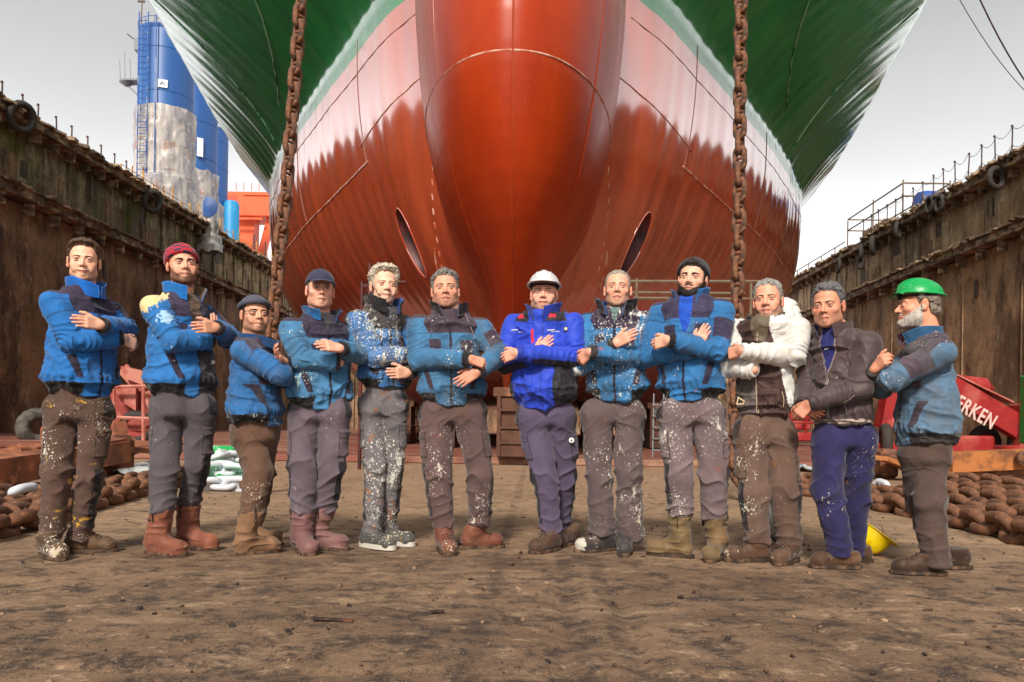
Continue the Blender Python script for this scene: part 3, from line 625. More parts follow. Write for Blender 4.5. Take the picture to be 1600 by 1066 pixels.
# raked bow above the frame
ys = np.linspace(7.5, 14.3, 30); V = []; 
for s in (1, -1):
    for Y in ys:
        ex = float(smooth_interp(Y, EY, EX)); ez = float(smooth_interp(Y, EY, EZ)); zk = 10.3 + max(0, (14.3 - Y)) * 1.25; kx = max(.02, float(W_(Y)))
        for uu in np.linspace(0, 1, 12):
            V.append((float(sx_(Y)) + s * (kx + (ex - kx) * uu ** 1.3), Y, zk + (ez - zk) * uu))
        V.append((float(sx_(Y)) + s * (ex + .02), Y, ez + 4))
m_ = 13; fs = []
for s in (0, 1):
    o0 = s * 30 * m_
    for j in range(29):
        for i in range(m_ - 1):
            q = o0 + j * m_ + i; fs.append((q, q + m_, q + m_ + 1, q + 1) if s == 0 else (q, q + 1, q + m_ + 1, q + m_))
mesh_obj('bow', V, fs, PAINT, ship)
# bulb
def bulb_pt(z, a):
    w = np.interp(z, BZ, BW); yt = np.interp(z, BZ, BYt)
    for _ in (0,):
        w = (np.interp(z - .3, BZ, BW) + 2 * w + np.interp(z + .3, BZ, BW)) / 4; yt = (np.interp(z - .3, BZ, BYt) + 2 * yt + np.interp(z + .3, BZ, BYt)) / 4
    sa = np.sin(a); ca = np.maximum(np.cos(a), 0); n = 2 / 2.15
    X = w * np.sign(sa) * np.abs(sa) ** n; Y = 17.6 - (17.6 - yt) * ca ** n
    return X, Y
zz = np.concatenate([np.linspace(1.55, 10.7, 150)]); aa = np.linspace(-np.pi / 2, np.pi / 2, 121)
A, Zg = np.meshgrid(aa, zz); X, Yb_ = bulb_pt(Zg.ravel(), A.ravel())
X = X + .012 * vnoise(np.stack([X * 1.2, Zg.ravel() * .5, Yb_ * .8], 1), 3); Yb_ = Yb_ + .02 * vnoise(np.stack([X * .9, Zg.ravel() * .45, 0 * X], 1), 6)
V = np.stack([X + sx_(15.5), Yb_, Zg.ravel()], 1); n = len(aa); I = (np.arange(len(zz) - 1)[:, None] * n + np.arange(n - 1)[None]).ravel()
# straight tail into the hull
mesh_obj('bulbous_bow', V, np.stack([I, I + 1, I + n + 1, I + n], 1), BULB, ship)
Vt = []; 
for z in zz:
    for a, y in ((-np.pi / 2, 17.6), (-np.pi / 2, 21)): Vt.append((sx_(15.5) + bulb_pt(z, a)[0], y, z))
    for y in (21, 17.6): Vt.append((sx_(15.5) + bulb_pt(z, np.pi / 2)[0], y, z))
ft = []
for i in range(len(zz) - 1):
    q = i * 4; ft += [(q, q + 4, q + 5, q + 1), (q + 2, q + 6, q + 7, q + 3)]
mesh_obj('bulb_tail', Vt, ft, PAINT, ship)
# weld seams and lines on bulb
def seam(name, pts, r, mat, n=5):
    mb = MB(); mb.tube(pts, r, n); return mb.build(name, mat, ship, True)
def bp(z, a, o=.004):
    X, Y = bulb_pt(np.array([z]), np.array([a])); return (float(X[0]) + sx_(15.5), float(Y[0]) - o, z)
seam('weld_seam', [bp(6.55, a) for a in np.linspace(-1.45, 1.45, 60)], .014, WELD)
BW2 = grunge('weld_red', s2l((160, 58, 24)), [(s2l((150, 46, 16)), 3, .5, .6, (1, 1, 1), 3)], .35)
seam('weld_seam', [bp(z, 0) for z in np.linspace(1.7, 10, 60)], .02, BW2)
for a in (-.72, .78): seam('weld_seam', [bp(z, a) for z in np.linspace(1.9, 8.8, 60)], .010, BW2)
def hp(Y, z, s, o=.006):
    x = float(half(np.array([Y]), np.array([z]))[0]) + float(ripple(np.array([Y]), np.array([z]))[0]); return (float(sx_(Y)) + s * (x + o), Y, z)
def kp(Y, u, s, o=.012):
    kx = float(smooth_interp(Y, WY, WX)); ex = float(smooth_interp(Y, EY, EX)); ez = float(smooth_interp(Y, EY, EZ))
    z = 10.5 + (ez - 10.5) * u
    return (float(sx_(Y)) + s * (kx + (ex - kx) * u ** 1.25 + o + float(ripple(np.array([Y]), np.array([z]))[0])), Y, z - o)
DK = grunge('seam_dark', s2l((120, 84, 74)), [(s2l((150, 70, 50)), 1, .5, .6, (1, 1, 1), 1)], .5)
for s in (1, -1):
    seam('weld_seam', [hp(Y, 7.35 - .02 * (Y - 20), s) for Y in np.linspace(20.5, 34, 50)], .018, WELD)
    seam('weld_seam', [hp(Y, 9.55, s) for Y in np.linspace(17.5, 36, 60)], .008, DK)
    seam('weld_seam', [hp(Y, 8.2 - .10 * (Y - 17), s) for Y in np.linspace(17, 20.8, 20)], .014, WELD)
    seam('weld_seam', [hp(20.55, z, s) for z in np.linspace(7.3, 10.4, 20)], .010, DK)
    seam('weld_seam', [hp(26.5, z, s) for z in np.linspace(7.3, 10.4, 20)], .012, DK)
    seam('weld_seam', [hp(18.2 + .8 * q, 4.7 - .9 * q - .5 * q * q, s) for q in np.linspace(0, 1.3, 16)], .013, WELD)
    for q in range(9):
        y0 = 17.35 + .12 * q; z0 = 6.3 - .28 * q; seam('draft_dash', [hp(y0, z0, s, .01), hp(y0 + .03, z0 - .13, s, .01)], .010, WELD)
    seam('flare_seam', [kp(Y, u, s) for Y, u in zip(np.linspace(27.5, 29.5, 40), np.linspace(.95, .1, 40))], .02, WELDG)
    seam('flare_seam', [kp(22 + 5.0 * q ** 1.3, .5 - .35 * q, s) for q in np.linspace(0, 1, 40)], .016, WELDG)
    # tunnel
    mb = MB(); TY, TZ, TR = 19.5, 5.1, .8; vs = []; fs = []; N = 40
    for k in range(N):
        a = 2 * math.pi * k / N; y = TY + .46 * TR * math.cos(a); z = TZ + TR * math.sin(a); x = float(half(np.array([y]), np.array([z]))[0])
        vs += [(float(sx_(y)) + s * (x - .005), y, z), (float(sx_(y)) + s * .3, y, z)]
    for k in range(N): fs.append((2 * k, 2 * k + 1, (2 * k + 3) % (2 * N), (2 * k + 2) % (2 * N)))
    mb.add(vs, fs); tun = mb.build('thruster_tunnel', TUN, ship, True)
    mb = MB(); ring = []
    for k in range(N):
        a = 2 * math.pi * k / N; y = TY + .46 * (TR + .01) * math.cos(a); z = TZ + (TR + .01) * math.sin(a); x = float(half(np.array([y]), np.array([z]))[0]); ring.append((float(sx_(y)) + s * (x + .0), y, z))
    mb.tube(ring, .02, 8, closed=True); mb.build('tunnel_rim', PAINT, tun, True)
    mb = MB()
    for k in range(3):
        z = TZ - .4 + .4 * k; mb.box((float(sx_(TY)) + s * 2.2, TY + .25, z), (.3, .35, .08)); mb.box((float(sx_(TY)) + s * 2.35, TY + .3, z + .15), (.22, .1, .24), bev=.02)
    mb.build('grille_bracket', TUN, tun)
# keel blocks and shoring
WOOD = grunge('block_wood', s2l((96, 62, 44)), [(s2l((84, 54, 38)), 3, .45, .6, (1, 1, 4), 3), (s2l((152, 104, 72)), 5, .55, .65, (3, 3, .5), 7)], .8, [(9, .6, .02, (1, 1, .5), 1)])
CONC = grunge('block_steel', s2l((92, 58, 42)), [(s2l((72, 46, 34)), 2, .45, .6, (1, 1, 1), 3)], .75, [(9, .6, .02, (1, 1, 1), 1)])
kb = empty('keel_block', (-.5, 16.45, 0)); 
mb = MB(); mb.box((0, .3, .14 + .3), (.60, 1.1, .58), bev=.03); mb.box((0, .3, 1.05), (.56, 1.0, .62), bev=.03); mb.build('base', CONC, kb)
mb = MB(); mb.box((0, .3, 1.45), (.78, 1.1, .19), bev=.02); mb.build('wood_cap', WOOD, kb)
mb = MB()
for x in (-.27, .27): mb.box((x, -.27, .78), (.07, .06, 1.2)); 
for z in (.45, .75, 1.1): mb.box((0, -.27, z), (.5, .05, .05))
mb.build('rib', CONC, kb)
tag(kb, 'brown keel block right under the ship stem, nearest the camera', 'keel block', 'keel blocks under the ship')
names = ['second', 'third', 'fourth', 'fifth', 'sixth']
for i in range(5):
    c_ = copy_tree(kb); c_.location = (-.45, 19.2 + 2.6 * i, 0); tag(c_, 'brown keel block on the centreline, %s from the front' % names[i])
for s in (-1, 1):
    for i in range(6):
        c_ = copy_tree(kb); c_.location = (-.4 + s * (2.2 + (i > 2) * 1.9), 23.0 + 2.4 * (i % 3) + (i > 2) * 2, 0)
        tag(c_, 'support block under the ship, %s in the %s row %s of the keel' % (['first', 'second', 'third'][i % 3], 'inner' if i < 3 else 'outer', 'left' if s < 0 else 'right'))
def frame(name, label, cat, segs, r=.035, mat=None):
    mb = MB()
    for a, b_ in segs: mb.tube([a, b_], r, 6)
    return tag(mb.build(name, mat or SC), label, cat)
# scaffold rails behind men: right and left
Y = 14.5; p1 = at(988, 440, Y); p2 = at(1085, 440, Y); p3 = at(990, 466, Y); p4 = at(1085, 466, Y)
frame('scaffold', 'grey tube scaffold rails between the grey-haired man and the black beanie man', 'scaffold',
      [((p1[0] - .15, Y, p1[2]), (p2[0] + 1.2, Y, p2[2] + .02)), ((p3[0], Y, p3[2]), (p4[0] + 1.2, Y, p4[2])), ((p3[0] + .05, Y, .14), (p3[0] + .05, Y, p3[2] + .35)), ((p4[0] + 1.0, Y, .0), (p4[0] + 1.0, Y, p1[2])), ((p1[0] - .1, Y + 1.2, p1[2]), (p2[0] + 1.2, Y + 1.2, p2[2]))], .027, SC)
Y = 14.0; q1 = at(578, 412, Y); q2 = at(566, 440, Y)
frame('scaffold', 'red-brown tube scaffold post and rails behind the tall curly grey-haired man', 'scaffold',
      [((q1[0] - .0, Y, 0), (q1[0], Y, q1[2])), ((q2[0], Y, 0), (q2[0], Y, q2[2])), ((q2[0], Y, q2[2] - .1), (q1[0] + .45, Y, q2[2] - .08)), ((q2[0], Y, q2[2] - .4), (q1[0], Y, q2[2] - .1)), ((q1[0] - .15, Y, q2[2] - .08), (q1[0] + .62, Y, q2[2] - .0))], .03, TUN)
Y = 18.0; a = at(1020, 690, Y); frame('ladder', 'pale steel ladder leaning under the ship bottom', 'ladder', [((a[0], Y, .14), (a[0] + .05, Y + .3, 1.55)), ((a[0] + .22, Y, .14), (a[0] + .27, Y + .3, 1.55))] + [((a[0], Y + .04 * k, .3 + .25 * k), (a[0] + .24, Y + .04 * k, .3 + .25 * k)) for k in range(5)], .018, GREY)

mb = MB(); mb.box((0, 76, 4.5), (43.9, 1.0, 9.0), bev=.05)  # added wall, keeps the open dock end dark beneath the hull
for k in range(14): mb.box((-20 + 3 * k, 75.4, 4.5), (.2, .3, 8.8))
tag(mb.build('added_bulkhead', WML), 'added steel bulkhead blocking the bright open end behind the ship', 'added bulkhead')
# ================= CHAINS =================
CH_R = grunge('chain_rust', s2l((104, 70, 52)), [(s2l((142, 90, 60)), 9, .45, .6, (1, 1, 1), 2), (s2l((62, 46, 38)), 14, .5, .62, (1, 1, 1), 5), (s2l((160, 128, 104)), 40, .6, .68, (1, 1, 1), 7)], .8, [(40, .7, .008, (1, 1, 1), 1), (9, .4, .01, (1, 1, 1), 3)])
CH_G = grunge('chain_rust_floor', s2l((98, 66, 48)), [(s2l((128, 84, 58)), 7, .45, .6, (1, 1, 1), 2), (s2l((88, 60, 44)), 12, .5, .62, (1, 1, 1), 5), (s2l((176, 142, 110)), 40, .6, .68, (1, 1, 1), 7)], .85, [(40, .7, .008, (1, 1, 1), 1), (9, .4, .01, (1, 1, 1), 3)])
CH_W = grunge('chain_white', s2l((196, 200, 206)), [(s2l((150, 140, 130)), 6, .58, .68, (1, 1, 1), 2)], .6, [(30, .5, .006, (1, 1, 1), 1)])
def link_mesh(L=.30, Wd=.195, r=.034):
    """stud link, long axis along local X, flat in XY"""
    mb = MB(); a = L / 2 - Wd / 2; b = Wd / 2 - r; pts = []
    for k in range(9): t = -math.pi / 2 + math.pi * k / 8; pts.append((a + b * math.cos(t), b * math.sin(t), 0))
    for k in range(9): t = math.pi / 2 + math.pi * k / 8; pts.append((-a + b * math.cos(t), b * math.sin(t), 0))
    mb.tube(pts, r, 12, closed=True); mb.tube([(0, -b, 0), (0, 0, 0), (0, b, 0)], [r * .9, r * .62, r * .9], 10, cap=False)
    o = mb.build('chain_link', CH_R, None, True); me = o.data; bpy.data.objects.remove(o); return me
LM = link_mesh(.29, .172, .030); LMG = link_mesh(.32, .215, .038); LMG.materials.clear(); LMG.materials.append(CH_G); LMW = link_mesh(.32, .21, .034); LMW.materials.clear(); LMW.materials.append(CH_W)
def resample(P, step):
    P = [Vector(p) for p in P]; out = [P[0]]; i = 0; cur = P[0]; rem = step
    for a, b in zip(P[:-1], P[1:]):
        d = (b - a).length; t = 0
        while d - t >= rem: t += rem; out.append(a + (b - a) * (t / d)); rem = step
        rem -= d - t
    return out
def chain(pts, label, mesh, roll0=0.0, mode='hang', group=None, sc=1.0, seed=1, jitter=.0, whites=()):
    rr = random.Random(seed); C_ = resample(pts, (.173 if mode == 'hang' else .178) * sc); root = empty('anchor_chain', tuple(C_[0])); o0 = C_[0]
    for i in range(len(C_) - 1):
        c = (C_[i] + C_[i + 1]) / 2; d = (C_[i + 1] - C_[i]).normalized()
        up = Vector((0, 0, 1)) if mode != 'hang' else Vector((0, -1, 0))
        x = d; y = up.cross(x).normalized(); z = x.cross(y)
        M = Matrix((x, y, z)).transposed()
        if mode == 'hang': a = roll0 + (math.pi / 2 if i % 2 else 0) + rr.uniform(-.12, .12)
        else: a = (R(48) if i % 2 else R(-42)) + rr.uniform(-.4, .4)
        M = M @ Matrix.Rotation(a, 3, 'X')
        if mode != 'hang': M = M @ Matrix.Rotation(rr.uniform(-.12, .12), 3, 'Z')
        o = bpy.data.objects.new('link', LMW if i in whites else mesh); col.objects.link(o); o.parent = root
        jz = .0 if mode == 'hang' else rr.uniform(-.01, .02)
        o.matrix_local = Matrix.Translation(c - o0 + Vector((0, 0, jz))) @ M.to_4x4() @ Matrix.Scale(sc, 4)
    tag(root, label, 'chain', group); return root
Yc = 9.0; pl = [at(x, y, Yc) for x, y in ((480, -60), (470, 0), (462, 110), (455, 200), (447, 300), (438, 380), (432, 450), (426, 520), (415, 640))]
pl = [Vector(p) for p in pl]; pl += [Vector((pl[-1].x - .05, 9.0, .3)), Vector((pl[-1].x - .25, 9.1, .06))]
chain(pl, 'rusty studded anchor chain hanging left of the bulb, above the capped man', CH_R and LM, .7, 'hang', 'anchor chains hanging from the ship')
pr = [Vector(at(x, y, Yc)) for x, y in ((1159, -60), (1158, 0), (1156, 150), (1156, 300), (1153, 420), (1151, 520), (1149, 640))]; pr += [Vector((pr[-1].x, 9.0, .3)), Vector((pr[-1].x + .2, 9.1, .06))]
chain(pr, 'rusty studded anchor chain hanging right of the bulb, beside the white overall man', LM, .75, 'hang', 'anchor chains hanging from the ship', seed=5)
def gp(pts, z): return [Vector(gnd(x, y)) + Vector((0, 0, z)) for x, y in pts]
G1 = 'anchor chain lengths heaped on the floor'
rows = [
 ([(-40, 850), (30, 830), (100, 808), (160, 790), (235, 768), (300, 756)], .075, 'rusty floor chain running nearest the leftmost man, toward the red boots', (), 1.25),
 ([(-40, 826), (20, 812), (80, 796), (150, 780), (235, 762), (300, 752)], .085, 'rusty floor chain laid just behind the nearest left chain', (), 1.2),
 ([(-40, 800), (20, 792), (70, 784), (110, 778)], .10, 'short rusty chain at the back of the left heap with a white link', (2,), 1.2),
 ([(1240, 772), (1300, 780), (1345, 790), (1400, 802), (1500, 822), (1560, 838), (1650, 862)], .075, 'rusty floor chain in front on the right, running to the picture corner', (), 1.2),
 ([(1240, 762), (1340, 772), (1400, 782), (1500, 804), (1560, 820), (1650, 838)], .09, 'second rusty floor chain from the front of the right heap, with one white link', (7, ), 1.2),
 ([(1480, 788), (1550, 802), (1650, 818)], .11, 'third rusty floor chain from the front of the right heap', (), 1.2),
 ([(1478, 775), (1545, 785), (1650, 800)], .12, 'fourth rusty floor chain from the front of the right heap', (), 1.2),
 ([(1478, 762), (1560, 772), (1650, 782)], .13, 'rearmost rusty floor chain of the right heap, beneath the anchor beam', (), 1.2),
]
for k, (pts, z, lab, wh, sc) in enumerate(rows): chain(gp(pts, z), lab, LMG, mode='floor', group=G1, sc=sc, seed=20 + k, whites=wh)
G2 = 'white painted chain lengths by the green sheet'
for k, (pts, z, lab) in enumerate([([(310, 768), (345, 767), (392, 769)], .07, 'white painted chain lying lowest by the red-brown boots man'), ([(318, 760), (350, 758), (395, 760)], .20, 'white painted chain in the middle layer of the small white heap'), ([(338, 756), (362, 752), (395, 753)], .33, 'white painted chain on top of the small white heap')]):
    chain(gp(pts, z), lab, LMW, mode='floor', group=G2, sc=1.05, seed=50 + k)
# green and white sheet
def sheet(name, pts4, z0, amp, mat, label, cat, seed=1, n=26):
    a, b, c_, d_ = [np.array(p, float) for p in pts4]; U, V_ = np.meshgrid(np.linspace(0, 1, n), np.linspace(0, 1, n)); U, V_ = U.ravel()[:, None], V_.ravel()[:, None]
    P = (a * (1 - U) + b * U) * (1 - V_) + (d_ * (1 - U) + c_ * U) * V_; P[:, 2] += z0 + amp * (vnoise(np.stack([P[:, 0] * 6, P[:, 1] * 5, 0 * P[:, 0]], 1), seed) + .5 * vnoise(np.stack([P[:, 0] * 17, P[:, 1] * 12, 0 * P[:, 0]], 1), seed + 1)) + amp; i = (np.arange(n - 1)[:, None] * n + np.arange(n - 1)[None]).ravel()
    top = P.copy(); bot = P.copy(); bot[:, 2] -= .006; m_ = n * n; Fq = np.stack([i, i + 1, i + n + 1, i + n], 1); Fb = Fq[:, ::-1] + m_
    return tag(mesh_obj(name, np.vstack([top, bot]), np.vstack([Fq, Fb]), mat), label, cat)
GRN = grunge('green_sheet', s2l((20, 150, 72)), [(s2l((190, 214, 196)), 3, .5, .56, (1, 1, 1), 3)], .5); WHT = grunge('white_sheet', s2l((176, 180, 180)), [(s2l((130, 140, 146)), 4, .5, .6, (1, 1, 1), 3)], .6, [(8, .6, .02, (1, 1, 1), 1)])
sheet('tarp', [gnd(305, 766), gnd(385, 766), gnd(370, 735), gnd(310, 735)], .02, .10, GRN, 'crumpled green and white plastic sheet behind the white chain heap', 'tarp', 4)
p = at(332, 712, 12.5); mb = MB(); mb.add([(p[0] - .05, 12.5, p[2]), (p[0] + .45, 12.4, p[2] - .2), (p[0] + .4, 12.2, p[2] - .3), (p[0] - .08, 12.3, p[2] - .18), (p[0] - .05, 12.54, p[2]), (p[0] + .45, 12.44, p[2] - .2), (p[0] + .4, 12.24, p[2] - .3), (p[0] - .08, 12.34, p[2] - .18)], [(0, 3, 2, 1), (4, 5, 6, 7), (0, 1, 5, 4), (1, 2, 6, 5), (2, 3, 7, 6), (3, 0, 4, 7)]); mb.box((p[0] + .2, 12.35, .22), (.5, .3, .4), bev=.05)
tag(mb.build('bag', grunge('green_bag', s2l((16, 146, 70)), [(s2l((200, 212, 204)), 2.4, .52, .56, (1, 1, 1), 5)], .5)), 'bright green bag propped up over the white chain heap', 'bag')
sheet('tarp', [gnd(176, 745), gnd(250, 745), gnd(248, 731), gnd(180, 731)], .02, .05, WHT, 'flat greyish white sheet between the two leftmost men', 'tarp', 7)
sheet('tarp', [gnd(1246, 738), gnd(1300, 738), gnd(1300, 729), gnd(1246, 729)], .02, .05, WHT, 'pale sheet on the floor seen right of the white overall man', 'tarp', 9)
# ================= ANCHORS =================
ANC = grunge('anchor_rust', s2l((140, 84, 60)), [(s2l((98, 62, 48)), 2.2, .45, .6, (1, 1, 1), 2), (s2l((172, 112, 76)), 5, .55, .65, (1, 1, 1), 5)], .7, [(18, .5, .01, (1, 1, 1), 1)])
ANC2 = grunge('anchor_orange', s2l((170, 106, 56)), [(s2l((116, 72, 48)), 2.2, .5, .62, (1, 1, 1), 2)], .7, [(18, .5, .01, (1, 1, 1), 1)])
def curved_plate(P, w, th, side):
    """strip following points P, width vector side*w, thickness th"""
    mb = MB(); P = [Vector(p) for p in P]; side = Vector(side).normalized(); vs = []; ws = w if hasattr(w, '__len__') else [w] * len(P)
    for i, p in enumerate(P):
        d = (P[min(i + 1, len(P) - 1)] - P[max(i - 1, 0)]).normalized(); n = d.cross(side).normalized()
        for (a, b) in ((-1, -1), (1, -1), (1, 1), (-1, 1)): vs.append(p + side * (a * ws[i] / 2) + n * (b * th / 2))
    fs = [(0, 1, 2, 3), tuple(len(vs) - 4 + k for k in (3, 2, 1, 0))]
    for i in range(len(P) - 1):
        for k in range(4): fs.append((i * 4 + k, (i + 1) * 4 + k, (i + 1) * 4 + (k + 1) % 4, i * 4 + (k + 1) % 4))
    return mb.add(vs, fs)
a1 = empty('anchor', (-6.6, 10.6, 0)); tag(a1, 'huge rusty ship anchor lying behind the leftmost man', 'anchor', 'rusty ship anchors on the dock floor'); o = Vector((-6.6, 10.6, 0))
s0 = Vector(gnd(-60, 772)) + Vector((0, 0, .18)); s1 = Vector(gnd(150, 745)) + Vector((0, .6, .33)); mb = MB(); mb.bar(s0 - o, s1 - o, .34, .30); mb.build('shank', ANC, a1)
mb = MB(); mb.bar(s0 - o + Vector((0, 0, .05)), s1 - o + Vector((0, 0, .17)), .24, .05); mb.build('shank_rib', ANC, a1)
pk = Vector(at(10, 742, 9.6)); mb = MB(); M = Matrix.Rotation(R(90), 3, 'X'); mb.lathe([(.05, -.25), (.16, -.24), (.2, -.15), (.2, .15), (.16, .24), (.05, .25)], tuple(pk - o), 20, M); mb.build('crown_pin', ANC, a1, True)
fp = [Vector(at(x, y, Y_)) - o for x, y, Y_ in ((150, 735, 11.6), (175, 718, 11.9), (200, 706, 12.2), (225, 700, 12.4), (246, 703, 12.6))]; curved_plate(fp, [.5, .62, .6, .5, .35], .09, (.2, 1, .1)).build('fluke', ANC, a1)
fp = [Vector(at(x, y, Y_)) - o for x, y, Y_ in ((185, 660, 13.4), (190, 682, 13.2), (203, 692, 13.0), (225, 694, 12.9), (246, 697, 12.9))]; curved_plate(fp, .3, .06, (.2, 1, .1)).build('fluke_edge', ANC, a1)
mb = MB(); c_ = Vector(at(165, 728, 11.9)) - o; mb.box((c_.x, c_.y + .2, .28), (.42, .6, .56), bev=.08); mb.build('crown', BLK if False else ANC, a1)
fp = [Vector(at(x, y, Y_)) - o for x, y, Y_ in ((14, 712, 12.6), (12, 702, 12.8), (24, 697, 13.0), (48, 699, 13.2), (76, 699, 13.4))]; curved_plate(fp, .5, .06, (.15, 1, .1)).build('palm', ANC, a1)
a2 = empty('anchor', (8, 13.8, 0)); o = Vector((8, 13.8, 0)); tag(a2, 'rusty orange ship anchor with long beam behind the green helmet man', 'anchor', 'rusty ship anchors on the dock floor')
b0 = Vector(at(1478, 722, 13.6)) - o; b1 = Vector(at(1660, 715, 13.9)) - o; mb = MB(); mb.bar(b0, b1, .34, .33); mb.build('shank', ANC2, a2)
mb = MB(); M = Matrix.Rotation(R(90), 3, 'X'); c_ = Vector(at(1598, 716, 13.5)) - o; mb.lathe([(.02, -.02), (.12, -.02), (.14, .1), (.02, .2)], tuple(c_), 16, M); mb.build('pin', CH_R, a2, True)
fp = [Vector(at(x, y, Y_)) - o for x, y, Y_ in ((1356, 714, 13.2), (1378, 716, 13.2), (1400, 724, 13.3), (1425, 736, 13.4), (1470, 738, 13.5))]; curved_plate(fp, [.3, .55, .6, .6, .4], .07, (.1, 1, 0)).build('fluke', ANC2, a2)
mb = MB(); c_ = Vector(at(1402, 745, 13.4)) - o; mb.box((c_.x, .1, .25), (.3, .5, .5), bev=.06); c_ = Vector(at(1560, 745, 13.7)) - o; mb.box((c_.x, .1, .12), (1.8, .4, .24), bev=.04); mb.build('crown', CH_R, a2)
# ================= LIFTS =================
RED = grunge('lift_red', s2l((146, 34, 34)), [(s2l((170, 84, 74)), 1.2, .5, .64, (1, 1, 1), 3), (s2l((120, 34, 32)), 3, .55, .65, (1, 1, 1), 6)], .45, [(8, .2, .01, (1, 1, 1), 1)])
PINK = grunge('lift_pink', s2l((182, 118, 102)), [(s2l((156, 76, 64)), 1.4, .46, .6, (1, 1, 1), 3)], .55)
bl = empty('boom_lift', (8.9, 17.2, .14)); o = Vector((8.9, 17.2, .14)); tag(bl, 'red boom lift with white lettering on its arm, behind the green helmet man', 'boom lift')
A = lambda x, y, Y_=17.2: Vector(at(x, y, Y_)) - o
mb = MB(); mb.bar(A(1440, 580), A(1590, 668), .30, .46); mb.build('boom', RED, bl)
mb = MB(); mb.bar(A(1440, 580) + Vector((.06, 0, .20)), A(1576, 648) + Vector((0, 0, .26)), .36, .03); mb.build('boom_top', PINK, bl)
# lettering
tc_ = bpy.data.curves.new('lettering', 'FONT'); tc_.body = 'ERKEN'; tc_.size = .50; tc_.extrude = .004; tc_.offset = .012; tc_.space_character = 1.12
to = bpy.data.objects.new('lettering', tc_); col.objects.link(to); to.parent = bl; p = A(1491, 636, 17.0)
dd = (A(1590, 668) - A(1440, 580)).normalized(); ang = math.atan2(dd.z, dd.x); to.matrix_local = Matrix.Translation(Vector((p.x, -.164, p.z))) @ Matrix.Rotation(ang * -1, 4, 'Y') @ Matrix.Rotation(R(90), 4, 'X') @ Matrix.Diagonal((.56, .86, 1, 1))
mt_ = newmat('letter_white', .6, s2l((206, 176, 166)))[0]; dg = bpy.context.evaluated_depsgraph_get(); tm_ = bpy.data.meshes.new_from_object(to.evaluated_get(dg)); mo = bpy.data.objects.new('lettering', tm_); col.objects.link(mo); mo.parent = bl; mo.matrix_local = to.matrix_local.copy(); bpy.data.objects.remove(to); mo.data.materials.clear(); mo.data.materials.append(mt_)
mb = MB(); c_ = A(1505, 610, 17.6); mb.box((c_.x, .6, c_.z), (1.25, .9, .62), (0, .1, 0), .18); mb.build('counterweight', RED, bl, True)
mb = MB(); c_ = A(1497, 700); mb.box((c_.x - .1, .3, .38), (1.3, 1.5, .42), bev=.05); mb.box((c_.x + .5, .3, .30), (2.6, 1.3, .2), bev=.03); mb.box((c_.x - 1.4, .3, .3), (1.5, 1.2, .22), bev=.03); mb.build('chassis', RED, bl)
mb = MB(); c_ = A(1383, 640); mb.bar(A(1380, 668), A(1392, 605), .4, .25); mb.build('mast', RED, bl)
mb = MB(); c_ = A(1592, 665); mb.box((c_.x, 0, c_.z), (.2, .5, .9), bev=.03); mb.bar(A(1575, 670), A(1640, 710), .2, .2); mb.build('jib', RED, bl)
def wheel(px, py, rad, parent, o, Y_, name='wheel'):
    mb = MB(); t_ = tyre_mb(rad * .75, rad * .27, 24); w = t_.build(name, BLK, parent, True); p = Vector(at(px, py, Y_)) - o; w.location = (p.x, p.y, rad - .0 + (0.14 if parent is None else 0)); w.rotation_euler = (0, 0, R(12)); mb.lathe([(.02, -.06), (rad * .5, -.06), (rad * .52, .06), (.02, .06)], (0, 0, 0), 16, Matrix.Rotation(R(90), 3, 'X')); mb.build('rim', RED, w, True); return w
wheel(1383, 710, .42, bl, o, 17.0).rotation_euler = (0, 0, R(75)); wheel(1538, 690, .42, bl, o, 17.8); wheel(1582, 694, .42, bl, o, 17.6).rotation_euler = (0, 0, R(60)); wheel(1430, 694, .42, bl, o, 18.4)
mb = MB(); a = at(1606, 640, 15.5); mb.box((a[0], 15.5, a[2]), (.16, .3, 1.3), bev=.03); mb.box((a[0] + .3, 15.5, .5), (.6, .3, 1.0), bev=.04); tag(mb.build('gas_cabinet', grunge('green_paint', s2l((40, 120, 52)), [(RUST, 4, .55, .65, (1, 1, 1), 2)], .6)), 'green steel upright at the right picture edge beside the boom lift', 'cabinet')
ll = empty('boom_lift', (-11.2, 20.5, .14)); o = Vector((-11.2, 20.5, .14)); tag(ll, 'faded pink red lift platform and tube frame between the two leftmost men', 'boom lift')
B_ = lambda x, y, Y_=20.5: Vector(at(x, y, Y_)) - o
mb = MB()
for (x, y, x2, y2) in ((170, 605, 248, 603), (170, 652, 248, 655), (224, 603, 224, 700), (178, 603, 178, 700), (245, 575, 245, 700), (170, 698, 250, 700)): mb.tube([B_(x, y), B_(x2, y2)], .05, 6)
mb.bar(B_(192, 575, 21.0), B_(222, 610, 21.0), .1, .3); mb.build('platform_rail', PINK, ll)
mb = MB(); q = [B_(x, y, 20.8) for x, y in ((176, 606), (212, 606), (212, 642), (190, 628))]; q2 = [v + Vector((0, .12, 0)) for v in q]; mb.add(q + q2, [(3, 2, 1, 0), (4, 5, 6, 7), (0, 1, 5, 4), (1, 2, 6, 5), (2, 3, 7, 6), (3, 0, 4, 7)]); q = [B_(x, y, 20.8) for x, y in ((188, 572), (222, 580), (224, 602), (196, 592))]; q2 = [v + Vector((0, .5, 0)) for v in q]; mb.add(q + q2, [(3, 2, 1, 0), (4, 5, 6, 7), (0, 1, 5, 4), (1, 2, 6, 5), (2, 3, 7, 6), (3, 0, 4, 7)]); mb.bar(B_(232, 612, 20.9), B_(250, 660, 20.9), .2, .25); mb.build('side_panel', PINK, ll)
